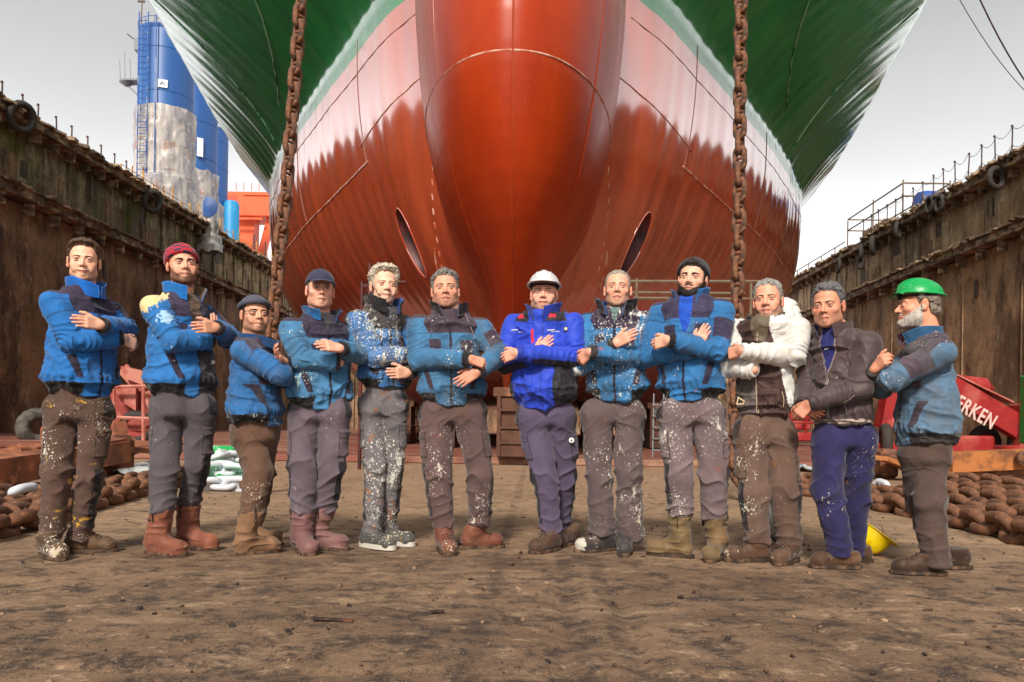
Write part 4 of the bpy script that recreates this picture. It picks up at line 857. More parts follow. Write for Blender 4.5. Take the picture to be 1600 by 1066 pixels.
mb = MB(); c_ = B_(200, 632, 21.4); mb.box((c_.x, .9, c_.z), (1.8, .6, 1.0), bev=.06); c_ = B_(150, 640, 21.4); mb.box((c_.x, 1.2, c_.z), (1.4, .8, .7), bev=.08); mb.box((c_.x + .6, .9, .5), (3.0, 1.2, .35), bev=.05); mb.build('chassis', grunge('chassis_faded', s2l((140, 58, 50)), [(s2l((170, 104, 90)), 1.5, .48, .6, (1, 1, 1), 3)], .6), ll)
wheel(213, 680, .45, ll, o, 20.9); wheel(120, 680, .45, ll, o, 21.2); wheel(190, 680, .45, ll, o, 22.4)
sl = empty('scissor_lift', (10.3, 33, .14)); o = Vector((10.3, 33, .14)); tag(sl, 'small bright red lift cage far behind the clasped hands of the bomber jacket man', 'scissor lift')
mb = MB()
for z in (.5, .95, 1.4): mb.tube([(-.7, 0, z), (1.2, 0, z)], .05, 5)
for x in (-.7, -.1, .5, 1.2): mb.tube([(x, 0, .3), (x, 0, 1.5)], .05, 5)
mb.build('cage', RED, sl); mb = MB(); mb.box((.25, .4, .35), (2.1, 1.0, .3), bev=.04); mb.box((.25, .6, 1.0), (1.2, .3, .7), bev=.04); mb.build('base', RED, sl)
for x in (-.6, 1.1):
    mb = MB(); mb.lathe([(.02, -.1), (.22, -.1), (.22, .1), (.02, .1)], (x, 0, .22), 14, Matrix.Rotation(R(90), 3, 'X')); mb.build('wheel', BLK, sl, True)
# tyre and drum by the left wall
p = gnd(58, 694); t_ = tyre_mb(.42, .22, 26).build('tyre', grunge('tyre_dusty', s2l((96, 92, 84)), [(s2l((60, 56, 52)), 5, .45, .6, (1, 1, 1), 3)], .85, [(16, .8, .03, (1, 1, 1), 1)]), None, True); t_.location = (p[0], p[1], .5); t_.rotation_euler = (0, 0, R(50)); t_.scale = (1, 1.3, 1); tag(t_, 'dusty grey tyre standing by the left wall behind the leftmost man', 'tyre')
mb = MB(); p = gnd(98, 698); mb.box((p[0], p[1], .3), (1.0, .8, .6), (0, 0, .4), .08); mb.bar((p[0] - .2, p[1], .5), (p[0] + .5, p[1] - .3, .9), .25, .2); tag(mb.build('bollard_block', ANC), 'rusty steel block beside the dusty tyre at the left wall', 'steel block')
# loose hard hats on the floor
def helmet_mesh():
    mb = MB(); n = 40; vs = []; rings = []
    prof = [(0.001, .150), (.035, .147), (.065, .136), (.092, .112), (.108, .075), (.115, .035), (.118, .010), (.128, .004), (.128, 0.0), (.112, .0), (.110, .035), (.100, .078), (.080, .110), (.05, .130), (.001, .140)]
    for (r, z) in prof:
        for k in range(n):
            a = 2 * math.pi * k / n; e = 1.0 + .14 * abs(math.cos(a)); rx = r * e
            if z < .012 and r > .12 and math.cos(a) > .3: rx += .045 * (math.cos(a) - .3) ** .7
            ridge = .006 * math.exp(-(r * math.sin(a) / .02) ** 2) if (z > .03 and r > .001) else 0
            vs.append((rx * math.cos(a), r * math.sin(a), z + ridge))
    fs = [(i * n + k, i * n + (k + 1) % n, (i + 1) * n + (k + 1) % n, (i + 1) * n + k) for i in range(len(prof) - 1) for k in range(n)]
    return mb.add(vs, [f[::-1] for f in fs])
p = gnd(1366, 866); hh = empty('hard_hat', (p[0], p[1], .125)); 
o_ = helmet_mesh().build('shell', grunge('yellow_plastic', s2l((232, 200, 12)), [(s2l((190, 150, 20)), 14, .56, .66, (1, 1, 1), 3)], .35), hh, True)
mb = MB(); mb.tube([(.10 * math.cos(a), .085 * math.sin(a), .015) for a in np.linspace(0, 2 * math.pi, 24, endpoint=False)], .007, 6, closed=True); mb.tube([(-.09, 0, .02), (0, 0, .10), (.09, 0, .02)], .006, 6); mb.tube([(0, .08, .0), (.03, .03, -.05), (.02, -.06, -.03), (0, -.08, .0)], .003, 5); mb.build('headband', newmat('grey_strap', .7, s2l((150, 140, 120)))[0], hh)
hh.rotation_euler = (R(148), R(22), R(-60)); hh.location = (p[0], p[1], .150); tag(hh, 'bright yellow hard hat lying upturned on the floor beside the navy trousers', 'hard hat')
p = gnd(1212, 848); hw = empty('face_shield', (p[0], p[1], .14)); 
o_ = helmet_mesh().build('shell', grunge('white_plastic', s2l((196, 192, 184)), [(s2l((120, 116, 110)), 9, .52, .62, (1, 1, 1), 3)], .4), hw, True); mb = MB(); mb.box((.06, -.06, .03), (.10, .1, .12), bev=.03); mb.tube([(-.1, -.1, .02), (0, -.15, .05), (.1, -.1, .02)], .012, 6); mb.build('visor', newmat('black_plastic', .4, (.03, .03, .035))[0], hw, True)
hw.rotation_euler = (R(80), 0, R(30)); tag(hw, 'white and black hard hat lying behind the legs of the white overall man', 'hard hat')
# ================= PEOPLE: signed-distance modelling =================
VM = 1.0
f32 = np.float32
def smin(a, b, k):
    h = np.clip(.5 + .5 * (b - a) / k, 0, 1); return b + (a - b) * h - k * h * (1 - h)
def smax(a, b, k): return -smin(-a, -b, k)
def caps(P, a, b, ra, rb):
    a = np.asarray(a, f32); ba = np.asarray(b, f32) - a; pa = P - a
    t = np.clip(pa @ ba / max(float(ba @ ba), 1e-9), 0, 1)
    return np.linalg.norm(pa - t[:, None] * ba, axis=1) - (ra + (rb - ra) * t)
def caps_t(P, a, b):
    a = np.asarray(a, f32); ba = np.asarray(b, f32) - a; pa = P - a
    t = pa @ ba / max(float(ba @ ba), 1e-9); tc_ = np.clip(t, 0, 1)
    return t, np.linalg.norm(pa - tc_[:, None] * ba, axis=1)
def ell(P, c, r):
    q = P - np.asarray(c, f32); r = np.asarray(r, f32); k0 = np.linalg.norm(q / r, axis=1); k1 = np.linalg.norm(q / (r * r), axis=1)
    return k0 * (k0 - 1) / np.maximum(k1, 1e-6)
def axis(lo, hi, h, fine=None, hf=None):
    if fine is None: return np.arange(lo, hi + h, h)
    a, b = max(lo, fine[0]), min(hi, fine[1]); out = list(np.arange(lo, a, h)) + list(np.arange(a, b, hf)) + list(np.arange(b, hi + h, h))
    o = [out[0]]
    for v in out[1:]:
        if v - o[-1] > min(h, hf) * .45: o.append(v)
    return np.array(o)
def surfnet(f, xs, ys, zs, cs=5, safety=1.15):
    xs, ys, zs = [np.asarray(a, f32) for a in (xs, ys, zs)]
    def pad(a):
        n = (-(len(a) - 1)) % cs
        return np.concatenate([a, a[-1] + (a[-1] - a[-2]) * np.arange(1, n + 1)]).astype(f32) if n else a
    xs, ys, zs = pad(xs), pad(ys), pad(zs); nx, ny, nz = len(xs), len(ys), len(zs)
    cx, cy, cz = [(a[:-1:cs] + a[cs::cs]) / 2 for a in (xs, ys, zs)]; dx, dy, dz = [a[cs::cs] - a[:-1:cs] for a in (xs, ys, zs)]
    G = np.stack(np.meshgrid(cx, cy, cz, indexing='ij'), -1).reshape(-1, 3)
    rad = (.5 * np.sqrt(dx[:, None, None] ** 2 + dy[None, :, None] ** 2 + dz[None, None, :] ** 2)).ravel()
    dc = f(G); act = np.abs(dc) < rad * safety + .008; S = np.where(dc.reshape(len(cx), len(cy), len(cz)) < 0, -1, 1).astype(f32)
    D = np.ones((nx, ny, nz), f32); up = np.repeat(np.repeat(np.repeat(S, cs, 0), cs, 1), cs, 2); D[:nx - 1, :ny - 1, :nz - 1] = up
    A = act.reshape(len(cx), len(cy), len(cz)); need = np.zeros((nx, ny, nz), bool)
    ua = np.repeat(np.repeat(np.repeat(A, cs, 0), cs, 1), cs, 2)
    for ox in (0, 1):
        for oy in (0, 1):
            for oz in (0, 1): need[ox:nx - 1 + ox, oy:ny - 1 + oy, oz:nz - 1 + oz] |= ua
    ix, iy, iz = np.nonzero(need); P = np.stack([xs[ix], ys[iy], zs[iz]], 1); vals = np.empty(len(P), f32)
    for s0 in range(0, len(P), 300000): vals[s0:s0 + 300000] = f(P[s0:s0 + 300000])
    D[ix, iy, iz] = vals; D[np.abs(D) < 1e-7] = 1e-7
    N = D < 0; c = N[:-1, :-1, :-1].astype(np.int8)
    for ox, oy, oz in ((1, 0, 0), (0, 1, 0), (0, 0, 1), (1, 1, 0), (1, 0, 1), (0, 1, 1), (1, 1, 1)):
        c = c + N[ox:nx - 1 + ox, oy:ny - 1 + oy, oz:nz - 1 + oz]
    I, J, K = np.nonzero((c > 0) & (c < 8)); acc = np.zeros((len(I), 3), np.float64); cnt = np.zeros(len(I))
    cor = [(a, b, d) for a in (0, 1) for b in (0, 1) for d in (0, 1)]
    for p in cor:
        for ax in range(3):
            if p[ax]: continue
            q = list(p); q[ax] = 1
            v0 = D[I + p[0], J + p[1], K + p[2]]; v1 = D[I + q[0], J + q[1], K + q[2]]; m = (v0 < 0) != (v1 < 0)
            t = np.where(m, v0 / np.where(m, v0 - v1, 1), 0)
            p0 = np.stack([xs[I + p[0]], ys[J + p[1]], zs[K + p[2]]], 1); p1 = np.stack([xs[I + q[0]], ys[J + q[1]], zs[K + q[2]]], 1)
            acc += np.where(m[:, None], p0 + (p1 - p0) * t[:, None], 0); cnt += m
    V = acc / cnt[:, None]; idx = -np.ones((nx - 1, ny - 1, nz - 1), np.int32); idx[I, J, K] = np.arange(len(I)); Q = []
    for ax in range(3):
        sl0 = [slice(1, n - 1) for n in (nx, ny, nz)]; sl1 = list(sl0); sl0[ax] = slice(0, (nx, ny, nz)[ax] - 1); sl1[ax] = slice(1, (nx, ny, nz)[ax])
        a = N[tuple(sl0)]; b = N[tuple(sl1)]; ii = np.nonzero(a != b); neg = a[ii]; e = [ii[0] + sl0[0].start, ii[1] + sl0[1].start, ii[2] + sl0[2].start]
        u, w = [(1, 2), (2, 0), (0, 1)][ax]
        def g(du, dw):
            ee = [e[0].copy(), e[1].copy(), e[2].copy()]; ee[u] = ee[u] - du; ee[w] = ee[w] - dw; return idx[ee[0], ee[1], ee[2]]
        q = np.stack([g(1, 1), g(0, 1), g(0, 0), g(1, 0)], 1); q[~neg] = q[~neg][:, ::-1]; Q.append(q)
    Q = np.concatenate(Q); Q = Q[(Q >= 0).all(1)]
    return V.astype(f32), Q
def vnormals(V, Q):
    a = V[Q[:, 2]] - V[Q[:, 0]]; b = V[Q[:, 3]] - V[Q[:, 1]]; n = np.cross(a, b); N = np.zeros_like(V, dtype=np.float64)
    for k in range(4): np.add.at(N, Q[:, k], n)
    return (N / np.maximum(np.linalg.norm(N, axis=1, keepdims=True), 1e-12)).astype(f32)
def relax(V, Q, it=1, lam=.5):
    for _ in range(it):
        S = np.zeros_like(V, dtype=np.float64); c = np.zeros(len(V))
        for k in range(4):
            np.add.at(S, Q[:, k], V[Q[:, (k + 1) % 4]]); np.add.at(S, Q[:, k], V[Q[:, (k + 3) % 4]]); np.add.at(c, Q[:, k], 2)
        V = (V * (1 - lam) + lam * S / np.maximum(c, 1)[:, None]).astype(f32)
    return V
def sub_mesh(name, V, Q, mask, mat, parent, vcol):
    """keep the quads whose corners are mostly inside mask"""
    k = mask[Q].sum(1) >= 2; q = Q[k]
    if len(q) == 0: return None, ~k
    u, inv = np.unique(q, return_inverse=True)
    return mesh_obj(name, V[u], inv.reshape(q.shape), mat, parent, True, vcol[u]), ~k

# ---------- canonical head (x right, y back, z up; eyes at z=0, chin at z=-.115) ----------
def head_sdf(p, h):
    jw = h.get('jaw', 1.0); fat = h.get('fat', 0.0); nose = h.get('nose', 1.0)
    q = p.copy(); q[:, 0] = np.abs(q[:, 0])
    d = ell(q, (0, .016, .036), (.0765, .097, .083))
    d = smin(d, ell(q, (0, -.018, -.03), (.066 * jw, .076, .076)), .02)
    d = smin(d, caps(q, (.044 * jw + fat * .6, -.005, -.072), (.012, -.066, -.098), .024 + fat, .017 + fat * .4), .03)
    d = smin(d, ell(q, (0, -.072, -.101), (.020 * jw, .017, .015)), .014)
    d = smin(d, ell(q, (.043, -.058, -.027), (.022 + fat * .5, .022, .017)), .018)
    d = smin(d, caps(q, (.008, -.083, .020), (.042, -.070, .018), .0095, .009), .014)
    d = smax(d, -ell(q, (.0315, -.099, -.0015), (.0175, .016, .0115)), .012)
    d = smin(d, caps(q, (0, -.084, .008), (0, -.1085 * (1 + .05 * (nose - 1)), -.030), .0066, .0098 * nose), .010)
    d = smin(d, ell(q, (.0125 * nose, -.096, -.0345), (.0078, .0105, .0075)), .006)
    d = smax(d, -ell(q, (.0068, -.104, -.0425), (.0034, .005, .003)), .003)
    d = smin(d, caps(q, (0, -.084, -.055), (0, -.086, -.082), .014, .013), .012)
    mw = h.get('mouth', .023)
    d = smin(d, caps(q, (0, -.0975, -.0625), (mw, -.0855, -.0635 + h.get('smile', 0)), .0052, .0025), .004)
    d = smin(d, caps(q, (0, -.0965, -.0725), (mw * .85, -.0855, -.0690 + h.get('smile', 0)), .0062, .003), .004)
    if h.get('smile', 0) > .003: d = smin(d, ell(q, (.040, -.070, -.050), (.014, .012, .018)), .018)
    # eyelids
    e = q - np.array((.0315, -.0795, 0), f32); s = np.linalg.norm(e, axis=1); ap = h.get('squint', .0022)
    d = smin(d, smax(s - .0148, ap - e[:, 2], .002), .002); d = smin(d, smax(s - .0145, e[:, 2] + ap, .002), .003)
    # ears
    a = ell(q, (.081, .014, -.006), (.0085, .0185, .031)); a = smin(a, ell(q, (.080, .008, -.030), (.007, .010, .011)), .008)
    a = smax(a, -ell(q, (.0905, .009, -.003), (.0065, .0115, .019)), .004); d = smin(d, a, .006)
    d = smin(d, caps(q, (0, .022, -.06), (0, .045, -.17), .057 + fat * 1.4, .062 + fat * 1.4), .022)
    return d
def beard_mask(p):
    """negative where beard grows"""
    x = np.abs(p[:, 0]); y = p[:, 1]; z = p[:, 2]
    top = z - (-.050 + np.clip((x - .035) / .035, 0, 1) * .055)          # below moustache / up to sideburn
    m = np.maximum(top, y - .004 - .0 * z); m = np.maximum(m, -(z + .135))
    cheek = z + .066 - np.clip((y + .085) / .085, 0, 1) * .060; m = np.maximum(m, cheek)
    stache = ell(p * np.array((1, 1, 1), f32), (0, -.09, -.053), (.030, .03, .0085)); m = np.minimum(m, stache)
    lips = -ell(p, (0, -.094, -.0675), (.0235, .035, .0105)); return np.maximum(m, lips)
def hairline(p, hl=.074, side=.0):
    """positive on the face side"""
    x = np.abs(p[:, 0]); y = p[:, 1]; z = p[:, 2]
    w = np.clip((x - .046) / .016, 0, 1); w = np.where(y > .0, 1, w)
    front = hl + .004 - 5.0 * np.maximum(x - .02, 0) ** 2; sidel = np.interp(y, [-.09, -.06, -.040, -.026, -.014, .004, .012, .030, .045, .1], [hl - .004, hl - .012, .050, .030, -.020, -.026, .024, .018, -.045, -.085])
    return front * (1 - w) + sidel * w - z
def head_surface(h, x, z, off=0.0):
    ys = np.linspace(-.14, -.02, 241, dtype=f32); P = np.stack([np.full_like(ys, x), ys, np.full_like(ys, z)], 1); d = head_sdf(P, h); i = int(np.argmax(d < 0)); return float(ys[i]) - off

SKINS = {}
def skin_mat(seed):
    m, t, b = newmat('skin', .5, spec=.35); a = t.nodes.new('ShaderNodeVertexColor'); a.layer_name = 'Col'
    c = mixc(t, mrange(t, noise(t, 55, 4, .6, (1, 1, 1), seed), .4, .7, 0, .35), a.outputs[0], s2l((176, 104, 84)))
    mxn = t.nodes.new('ShaderNodeMix'); mxn.data_type = 'RGBA'; mxn.blend_type = 'MULTIPLY'; mxn.inputs[0].default_value = 1
    t.links.new(a.outputs[0], mxn.inputs[6]); g = mrange(t, noise(t, 70, 5, .6, (1, 1, 1), seed), .3, .7, .86, 1.1)
    cc = t.nodes.new('ShaderNodeCombineColor'); [t.links.new(g, cc.inputs[i]) for i in range(3)]; t.links.new(cc.outputs[0], mxn.inputs[7])
    t.links.new(mxn.outputs[2], b.inputs['Base Color'])
    b.inputs['Subsurface Weight'].default_value = .06; b.inputs['Subsurface Radius'].default_value = (.012, .005, .003); b.inputs['Subsurface Scale'].default_value = 1.0
    bump(t, b, noise(t, 260, 4, .6, (1, 1, 1), seed), .25, .0015); return m
def ridged(nt, scale, sc, seed, detail=4):
    o = noise(nt, scale, detail, .55, sc, seed, .25); n = o.node; n.noise_type = 'RIDGED_MULTIFRACTAL'; n.normalize = True
    return o
def cloth_mat(name, seed, splat=.3, splat_c=(222, 216, 204), dirt=.3, dirt_c=(98, 68, 54), rough=.85, weave=True, sp2=None, coat=0, faded=.3):
    """vertex coloured cloth with dried paint splashes and grime"""
    m, t, b = newmat(name, rough, spec=.25); a = t.nodes.new('ShaderNodeVertexColor'); a.layer_name = 'Col'; c = a.outputs[0]
    # washed-out fabric
    hsn = t.nodes.new('ShaderNodeHueSaturation'); t.links.new(c, hsn.inputs['Color']); hsn.inputs['Value'].default_value = 1
    t.links.new(mrange(t, noise(t, 6, 6, .65, (1, 1, .6), seed), .3, .7, 1 - faded, 1 + faded * .6), hsn.inputs['Value']); c = hsn.outputs[0]
    if dirt: c = mixc(t, mrange(t, noise(t, 5.5, 7, .7, (1, 1, .8), seed + 2), .64 - .26 * dirt, .76 - .1 * dirt, 0, .30 + .5 * dirt), c, s2l(dirt_c))
    if splat:
        big = noise(t, 13, 6, .72, (1.3, 1.3, .6), seed + 4, .2); zone = noise(t, 3.2, 3, .5, (1, 1, 1), seed + 6); sm = noise(t, 75, 3, .6, (1, 1, 1), seed + 8, .4); fine = noise(t, 130, 2, .5, (1, 1, 1), seed + 11)
        th = .735 - .14 * splat; f = mrange(t, math_(t, 'ADD', big, mrange(t, zone, .34, .66, -.13, .09)), th, th + .02, 0, .9)
        c = mixc(t, f, c, s2l(splat_c))
        th2 = .76 - .15 * splat; f2 = mrange(t, math_(t, 'ADD', sm, mrange(t, zone, .36, .64, -.11, .065)), th2, th2 + .02, 0, .95); c = mixc(t, f2, c, s2l((228, 222, 206)))
        f4 = mrange(t, math_(t, 'ADD', fine, mrange(t, zone, .36, .64, -.11, .065)), .79 - .12 * splat, .80 - .12 * splat, 0, .9); c = mixc(t, f4, c, s2l((214, 204, 184)))
        c2 = sp2 or (170, 74, 40); o2 = noise(t, 9, 6, .7, (1, 1, 1.4), seed + 14, .4); f3 = mrange(t, o2, .70 - .09 * splat, .73 - .09 * splat, 0, .8); c = mixc(t, f3, c, s2l(c2))
    t.links.new(c, b.inputs['Base Color'])
    pv = bump(t, b, ridged(t, 4.2, (1, 1, 1.5), seed + 20, 3), .85, .020); pv = bump(t, b, ridged(t, 10, (1, 1, 1.7), seed + 27, 3), .6, .007, pv); pv = bump(t, b, noise(t, 30, 5, .65, (1, 1, 1.3), seed + 23, .6), .45, .004, pv)
    if weave: bump(t, b, noise(t, 420, 2, .5, (1, 1, 1), seed), .25, .0008, pv)
    b.inputs['Sheen Weight'].default_value = .15
    return m
def hair_mat(rgb, seed=0, grey=None):
    m, t, b = newmat('hair', .55, spec=.35); n = noise(t, 60, 4, .7, (2.4, .5, 1.2), seed, 1.0); c = mixc(t, mrange(t, n, .35, .65), tuple(x * .6 for x in s2l(rgb)), tuple(min(1, x * 1.25) for x in s2l(rgb)))
    if grey: c = mixc(t, mrange(t, noise(t, 120, 3, .7, (2, .6, 1), seed + 3), .45, .6, 0, .8), c, s2l(grey))
    t.links.new(c, b.inputs['Base Color']); bump(t, b, noise(t, 130, 4, .7, (2.4, .5, 1.2), seed), .9, .004); return m
EYEW = newmat('eye_white', .25, s2l((178, 160, 150)))[0]; IRIS = newmat('iris', .15, (.03, .018, .01))[0]
SOLE = grunge('sole_rubber', s2l((52, 40, 32)), [(s2l((110, 82, 60)), 20, .45, .62, (1, 1, 1), 3)], .8, [(60, .5, .004, (1, 1, 1), 1)])
LACE = grunge('lace', s2l((48, 38, 30)), [(s2l((150, 120, 90)), 60, .55, .65, (1, 1, 1), 3)], .8)
METAL = newmat('ring_metal', .3, (.7, .68, .62), 1.0)[0]
BLACKC = grunge('black_cloth', s2l((30, 26, 27)), [(s2l((80, 66, 54)), 30, .6, .68, (1, 1, 1), 3), (s2l((200, 190, 170)), 70, .71, .73, (1, 1, 1), 5)], .9, [(60, .6, .003, (1, 1, .3), 1)])
NAVYC = grunge('navy_cloth', s2l((52, 44, 62)), [(s2l((90, 76, 70)), 12, .52, .66, (1, 1, 1), 3), (s2l((200, 190, 180)), 50, .68, .70, (1, 1, 1), 5)], .9, [(14, .5, .008, (1, 1, 1), 1)])

def orth(D, N):
    D = D / np.linalg.norm(D); N = N - D * (N @ D); N = N / max(np.linalg.norm(N), 1e-6); return D, N
class Hand:
    """five-finger hand as capsule chains. W wrist, D towards fingertips, N palm normal, S thumb side"""
    def __init__(s, W, D, N, side, curl=.25, sc=1.0, spread=.06, thumb=.5, E=None):
        D, N = orth(np.array(D, float), np.array(N, float)); S = np.cross(D, N) * (1 if side == 'R' else -1); s.W = np.array(W, float); s.D, s.N, s.S, s.sc = D, N, S, sc; s.F = (np.array(E, float) - s.W) / np.linalg.norm(np.array(E, float) - s.W) if E is not None else -D
        s.seg = []
        for off, ln, r, st in ((.030, .072, .0090, .096), (.010, .080, .0094, .100), (-.011, .074, .0090, .096), (-.031, .060, .0080, .088)):
            p = s.W + D * st * sc + S * off * sc * .92; a = spread * off / .03; d = D * math.cos(a) + S * math.sin(a); ang = 0; cv = curl * (1 + .12 * (off < 0)) + .04
            for k, fr in enumerate((.46, .30, .24)):
                ang += cv * (1.0 if k else .8); dd = d * math.cos(ang) - 0 * S + N * math.sin(ang)
                q = p + dd * ln * fr * sc; s.seg.append((p, q, r * sc * (1 - .08 * k), r * sc * (1 - .08 * (k + 1)))); p = q
        p = s.W + D * .022 * sc + S * .026 * sc + N * .006; d1 = D * .76 + S * .44 + N * thumb * .5; d1 /= np.linalg.norm(d1); q = p + d1 * .045 * sc; s.seg.append((p, q, .0145 * sc, .0115 * sc))
        d2 = D * .85 + S * .35 + N * thumb * .6; d2 /= np.linalg.norm(d2); q2 = q + d2 * .032 * sc; s.seg.append((q, q2, .0112 * sc, .0102 * sc)); d3 = D * .95 + S * .12 + N * thumb * .6; d3 /= np.linalg.norm(d3); s.seg.append((q2, q2 + d3 * .024 * sc, .0102 * sc, .0085 * sc))
        s.c = s.W + D * .09 * sc; s.rad = .135 * sc
    def sdf(s, P):
        M = np.stack([s.D, s.S, s.N], 1).astype(f32); q = (P - s.W.astype(f32)) @ M
        # palm as rounded box tapering to the wrist
        w = np.interp(q[:, 0], [0, .03, .09], [.027 * s.sc, .036 * s.sc, .041 * s.sc]); c = np.array((.052, 0, 0)) * s.sc
        dx = np.abs(q[:, 0] - c[0]) - .050 * s.sc; dy = np.abs(q[:, 1]) - w; dz = np.abs(q[:, 2]) - .013 * s.sc; r = .009
        o = np.stack([dx + r, dy + r, dz + r], 1); d = np.linalg.norm(np.maximum(o, 0), axis=1) + np.minimum(o.max(1), 0) - r
        d = smin(d, caps(P, s.W + s.F * .06, s.W + s.D * .012, .027 * s.sc, .024 * s.sc), .02)
        for i, (a, b, ra, rb) in enumerate(s.seg):
            dd = caps(P, a, b, ra, rb); d = smin(d, dd, .006 if i < 12 else .012) if (i % 3 == 0 or i >= 12) else smin(d, dd, .002)
        return d
def in_sphere(P, c, r, fn, default_pad=.0):
    dist = np.linalg.norm(P - np.asarray(c, f32), axis=1); out = dist - r * .8; m = dist < r * 1.25
    out = np.maximum(out, .02)
    if m.any(): out[m] = fn(P[m])
    return out

NAVY = s2l((52, 45, 66)); BLUEJ = s2l((18, 100, 176)); BLK = BLK; BLKC = s2l((26, 23, 25))
def person(d):
    """d holds the pose read from the photograph: pixel plus forward distance in the chest frame"""
    phi = -math.atan(ray(d['cx'], 600)[0]); cphi = math.cos(phi); th = R(d['yaw']) + phi; thr = R(d['yaw']); Y0 = d['Y']; root = None
    Xc = ray(d['cx'], 600)[0] * Y0
    ax = np.array((math.cos(th), math.sin(th))); fw = np.array((math.sin(th), -math.cos(th)))
    org = np.array((Xc, Y0, 0.0))
    def J(px, py, f, dy=None):
        a, b = ray(px, py)
        Y = Y0 + dy if dy is not None else (f + Xc * fw[0] + Y0 * fw[1]) / (a * fw[0] + fw[1])
        return np.array((a * Y, Y, CH + b * Y)) - org
    def L2(lx, f, z): return np.array((lx * ax[0] + f * fw[0], lx * ax[1] + f * fw[1], z))
    zpx = lambda py, Y=None: float(at(d['cx'], py, Y or Y0)[2])
    name = 'person'; root = empty(name, tuple(org)); tag(root, d['label'], 'person', d.get('group'))
    bulk = d.get('bulk', 1.0)
    # --- torso rows -> stack ---
    rows = []
    for (py, xl, xr) in d['torso']:
        z = zpx(py); X1 = ray(xl, py)[0] * Y0 - Xc; X2 = ray(xr, py)[0] * Y0 - Xc; rows.append((z, (X1 + X2) / 2, (X2 - X1) / 2))
    rho = d.get('rho', .74); app = 1.03 * math.sqrt(math.cos(thr) ** 2 + (rho * math.sin(thr)) ** 2) / cphi
    rows = sorted(rows); zr = np.array([r[0] for r in rows]); cxr = np.array([r[1] for r in rows]); ar = np.array([r[2] for r in rows]) / app * .89
    # centre shift belongs partly to depth when turned
    zh = zr[0]; zt = zr[-1]
    shc = J(d['sh'][0][0], d['sh'][0][1], 0) if False else None
    zs = zpx(d['shy']); sw = d.get('sw', .185) * bulk ** .5
    zn = zpx(d['necky']); hx = cxr[-1]
    shR = L2(-sw, d.get('shf', .0), zs) + np.array((hx, 0, 0)); shL = L2(sw, d.get('shf', .0), zs) + np.array((hx, 0, 0))
    Zk = np.concatenate([[zh - .02], zr, [zs + .02, zs + .065, zs + .105, max(zn + .03, zs + .15)]])
    Ak = np.concatenate([[ar[0] * .97], ar, [sw * 1.0, sw * .74, .112, .088]]); Bk = np.concatenate([[ar[0] * rho], ar * rho, [.118 * bulk, .105 * bulk, .092, .080]])
    Cx = np.concatenate([[cxr[0]], cxr, [hx, hx, hx, hx]]); hd = d['head']
    o = np.argsort(Zk); Zk, Ak, Bk, Cx = Zk[o], Ak[o], Bk[o], Cx[o]
    zz_ = np.linspace(Zk[0], Zk[-1], 80); ker = np.array([1, 2, 3, 2, 1]) / 9.
    sm = lambda a: np.convolve(np.pad(np.interp(zz_, Zk, a), 2, mode='edge'), ker, 'valid')
    As, Bs, Cs = sm(Ak), sm(Bk), sm(Cx); belly = d.get('belly', 0.0); zb = zh + .14
    def torso(P, inf=0.0, sc=1.0):
        z = P[:, 2]; a = np.interp(z, zz_, As) * sc + inf; b = np.interp(z, zz_, Bs) * sc + inf; c = np.interp(z, zz_, Cs)
        x = P[:, 0] - c; y = P[:, 1]; lx = x * ax[0] + y * ax[1]; f = x * fw[0] + y * fw[1]
        bl = belly * np.exp(-((z - zb) / .16) ** 2); b = b + bl * .5; f = f - bl * .5
        r = ((np.abs(lx) / a) ** 2.3 + (np.abs(f) / b) ** 2.3 + 1e-12) ** (1 / 2.3); dd = (r - 1) * np.minimum(a, b)
        return dd, lx, f + bl * .5
    aR, aL = d['armR'], d['armL']
    el = {'R': J(*aR['el']), 'L': J(*aL['el'])}; wr = {'R': J(*aR['wr']), 'L': J(*aL['wr'])}; tp = {'R': J(*aR['tip']), 'L': J(*aL['tip'])}; sh = {'R': shR, 'L': shL}
    # keep elbows and wrists at human lengths
    for k in 'RL':
        v = el[k] - sh[k]; n = np.linalg.norm(v); lim = (.24, .33)
        if n > lim[1]: el[k] = sh[k] + v / n * lim[1]
    def pushout(pt, need):
        c_ = np.array((0, 0, CH)) - org; pt = np.array(pt, float)
        for _ in range(40):
            if torso(pt[None].astype(f32))[0][0] >= need: break
            u = c_ - pt; pt = pt + u / np.linalg.norm(u) * .008
        return pt
    outer = d.get('outer', 'L'); inner = 'R' if outer == 'L' else 'L'
    for k, nw, ne in ((outer, .105, .02), (inner, .040, .0)):
        A_ = d['arm' + k]; w0 = wr[k].copy(); wr[k] = pushout(wr[k], A_.get('need', nw)); tp[k] = tp[k] + (wr[k] - w0); el[k] = pushout(el[k], A_.get('needE', ne))
    hands = {}
    Nb = np.array((-fw[0], -fw[1], 0))
    hs_ = d.get('hand', .93)
    for k, A in (('R', aR), ('L', aL)):
        if A.get('show', True):
            D = tp[k] - wr[k]; N = np.array(A['N'], float) if 'N' in A else Nb + np.array((0, 0, -.15)); hands[k] = Hand(wr[k], D, N, k, A.get('curl', .22), 1.0 * hs_, A.get('spread', .03), A.get('thumb', .4), el[k])
    # --- head frame ---
    hy, hp_, hr = R(hd['yaw']) - math.atan(ray(hd['x'], hd['chin'])[0]), R(hd.get('pitch', 0)), R(hd.get('roll', 0)); hsx = hd.get('s', 1.03)
    Rz = np.array(Matrix.Rotation(hy, 3, 'Z') @ Matrix.Rotation(hr, 3, 'Y') @ Matrix.Rotation(-hp_, 3, 'X'))
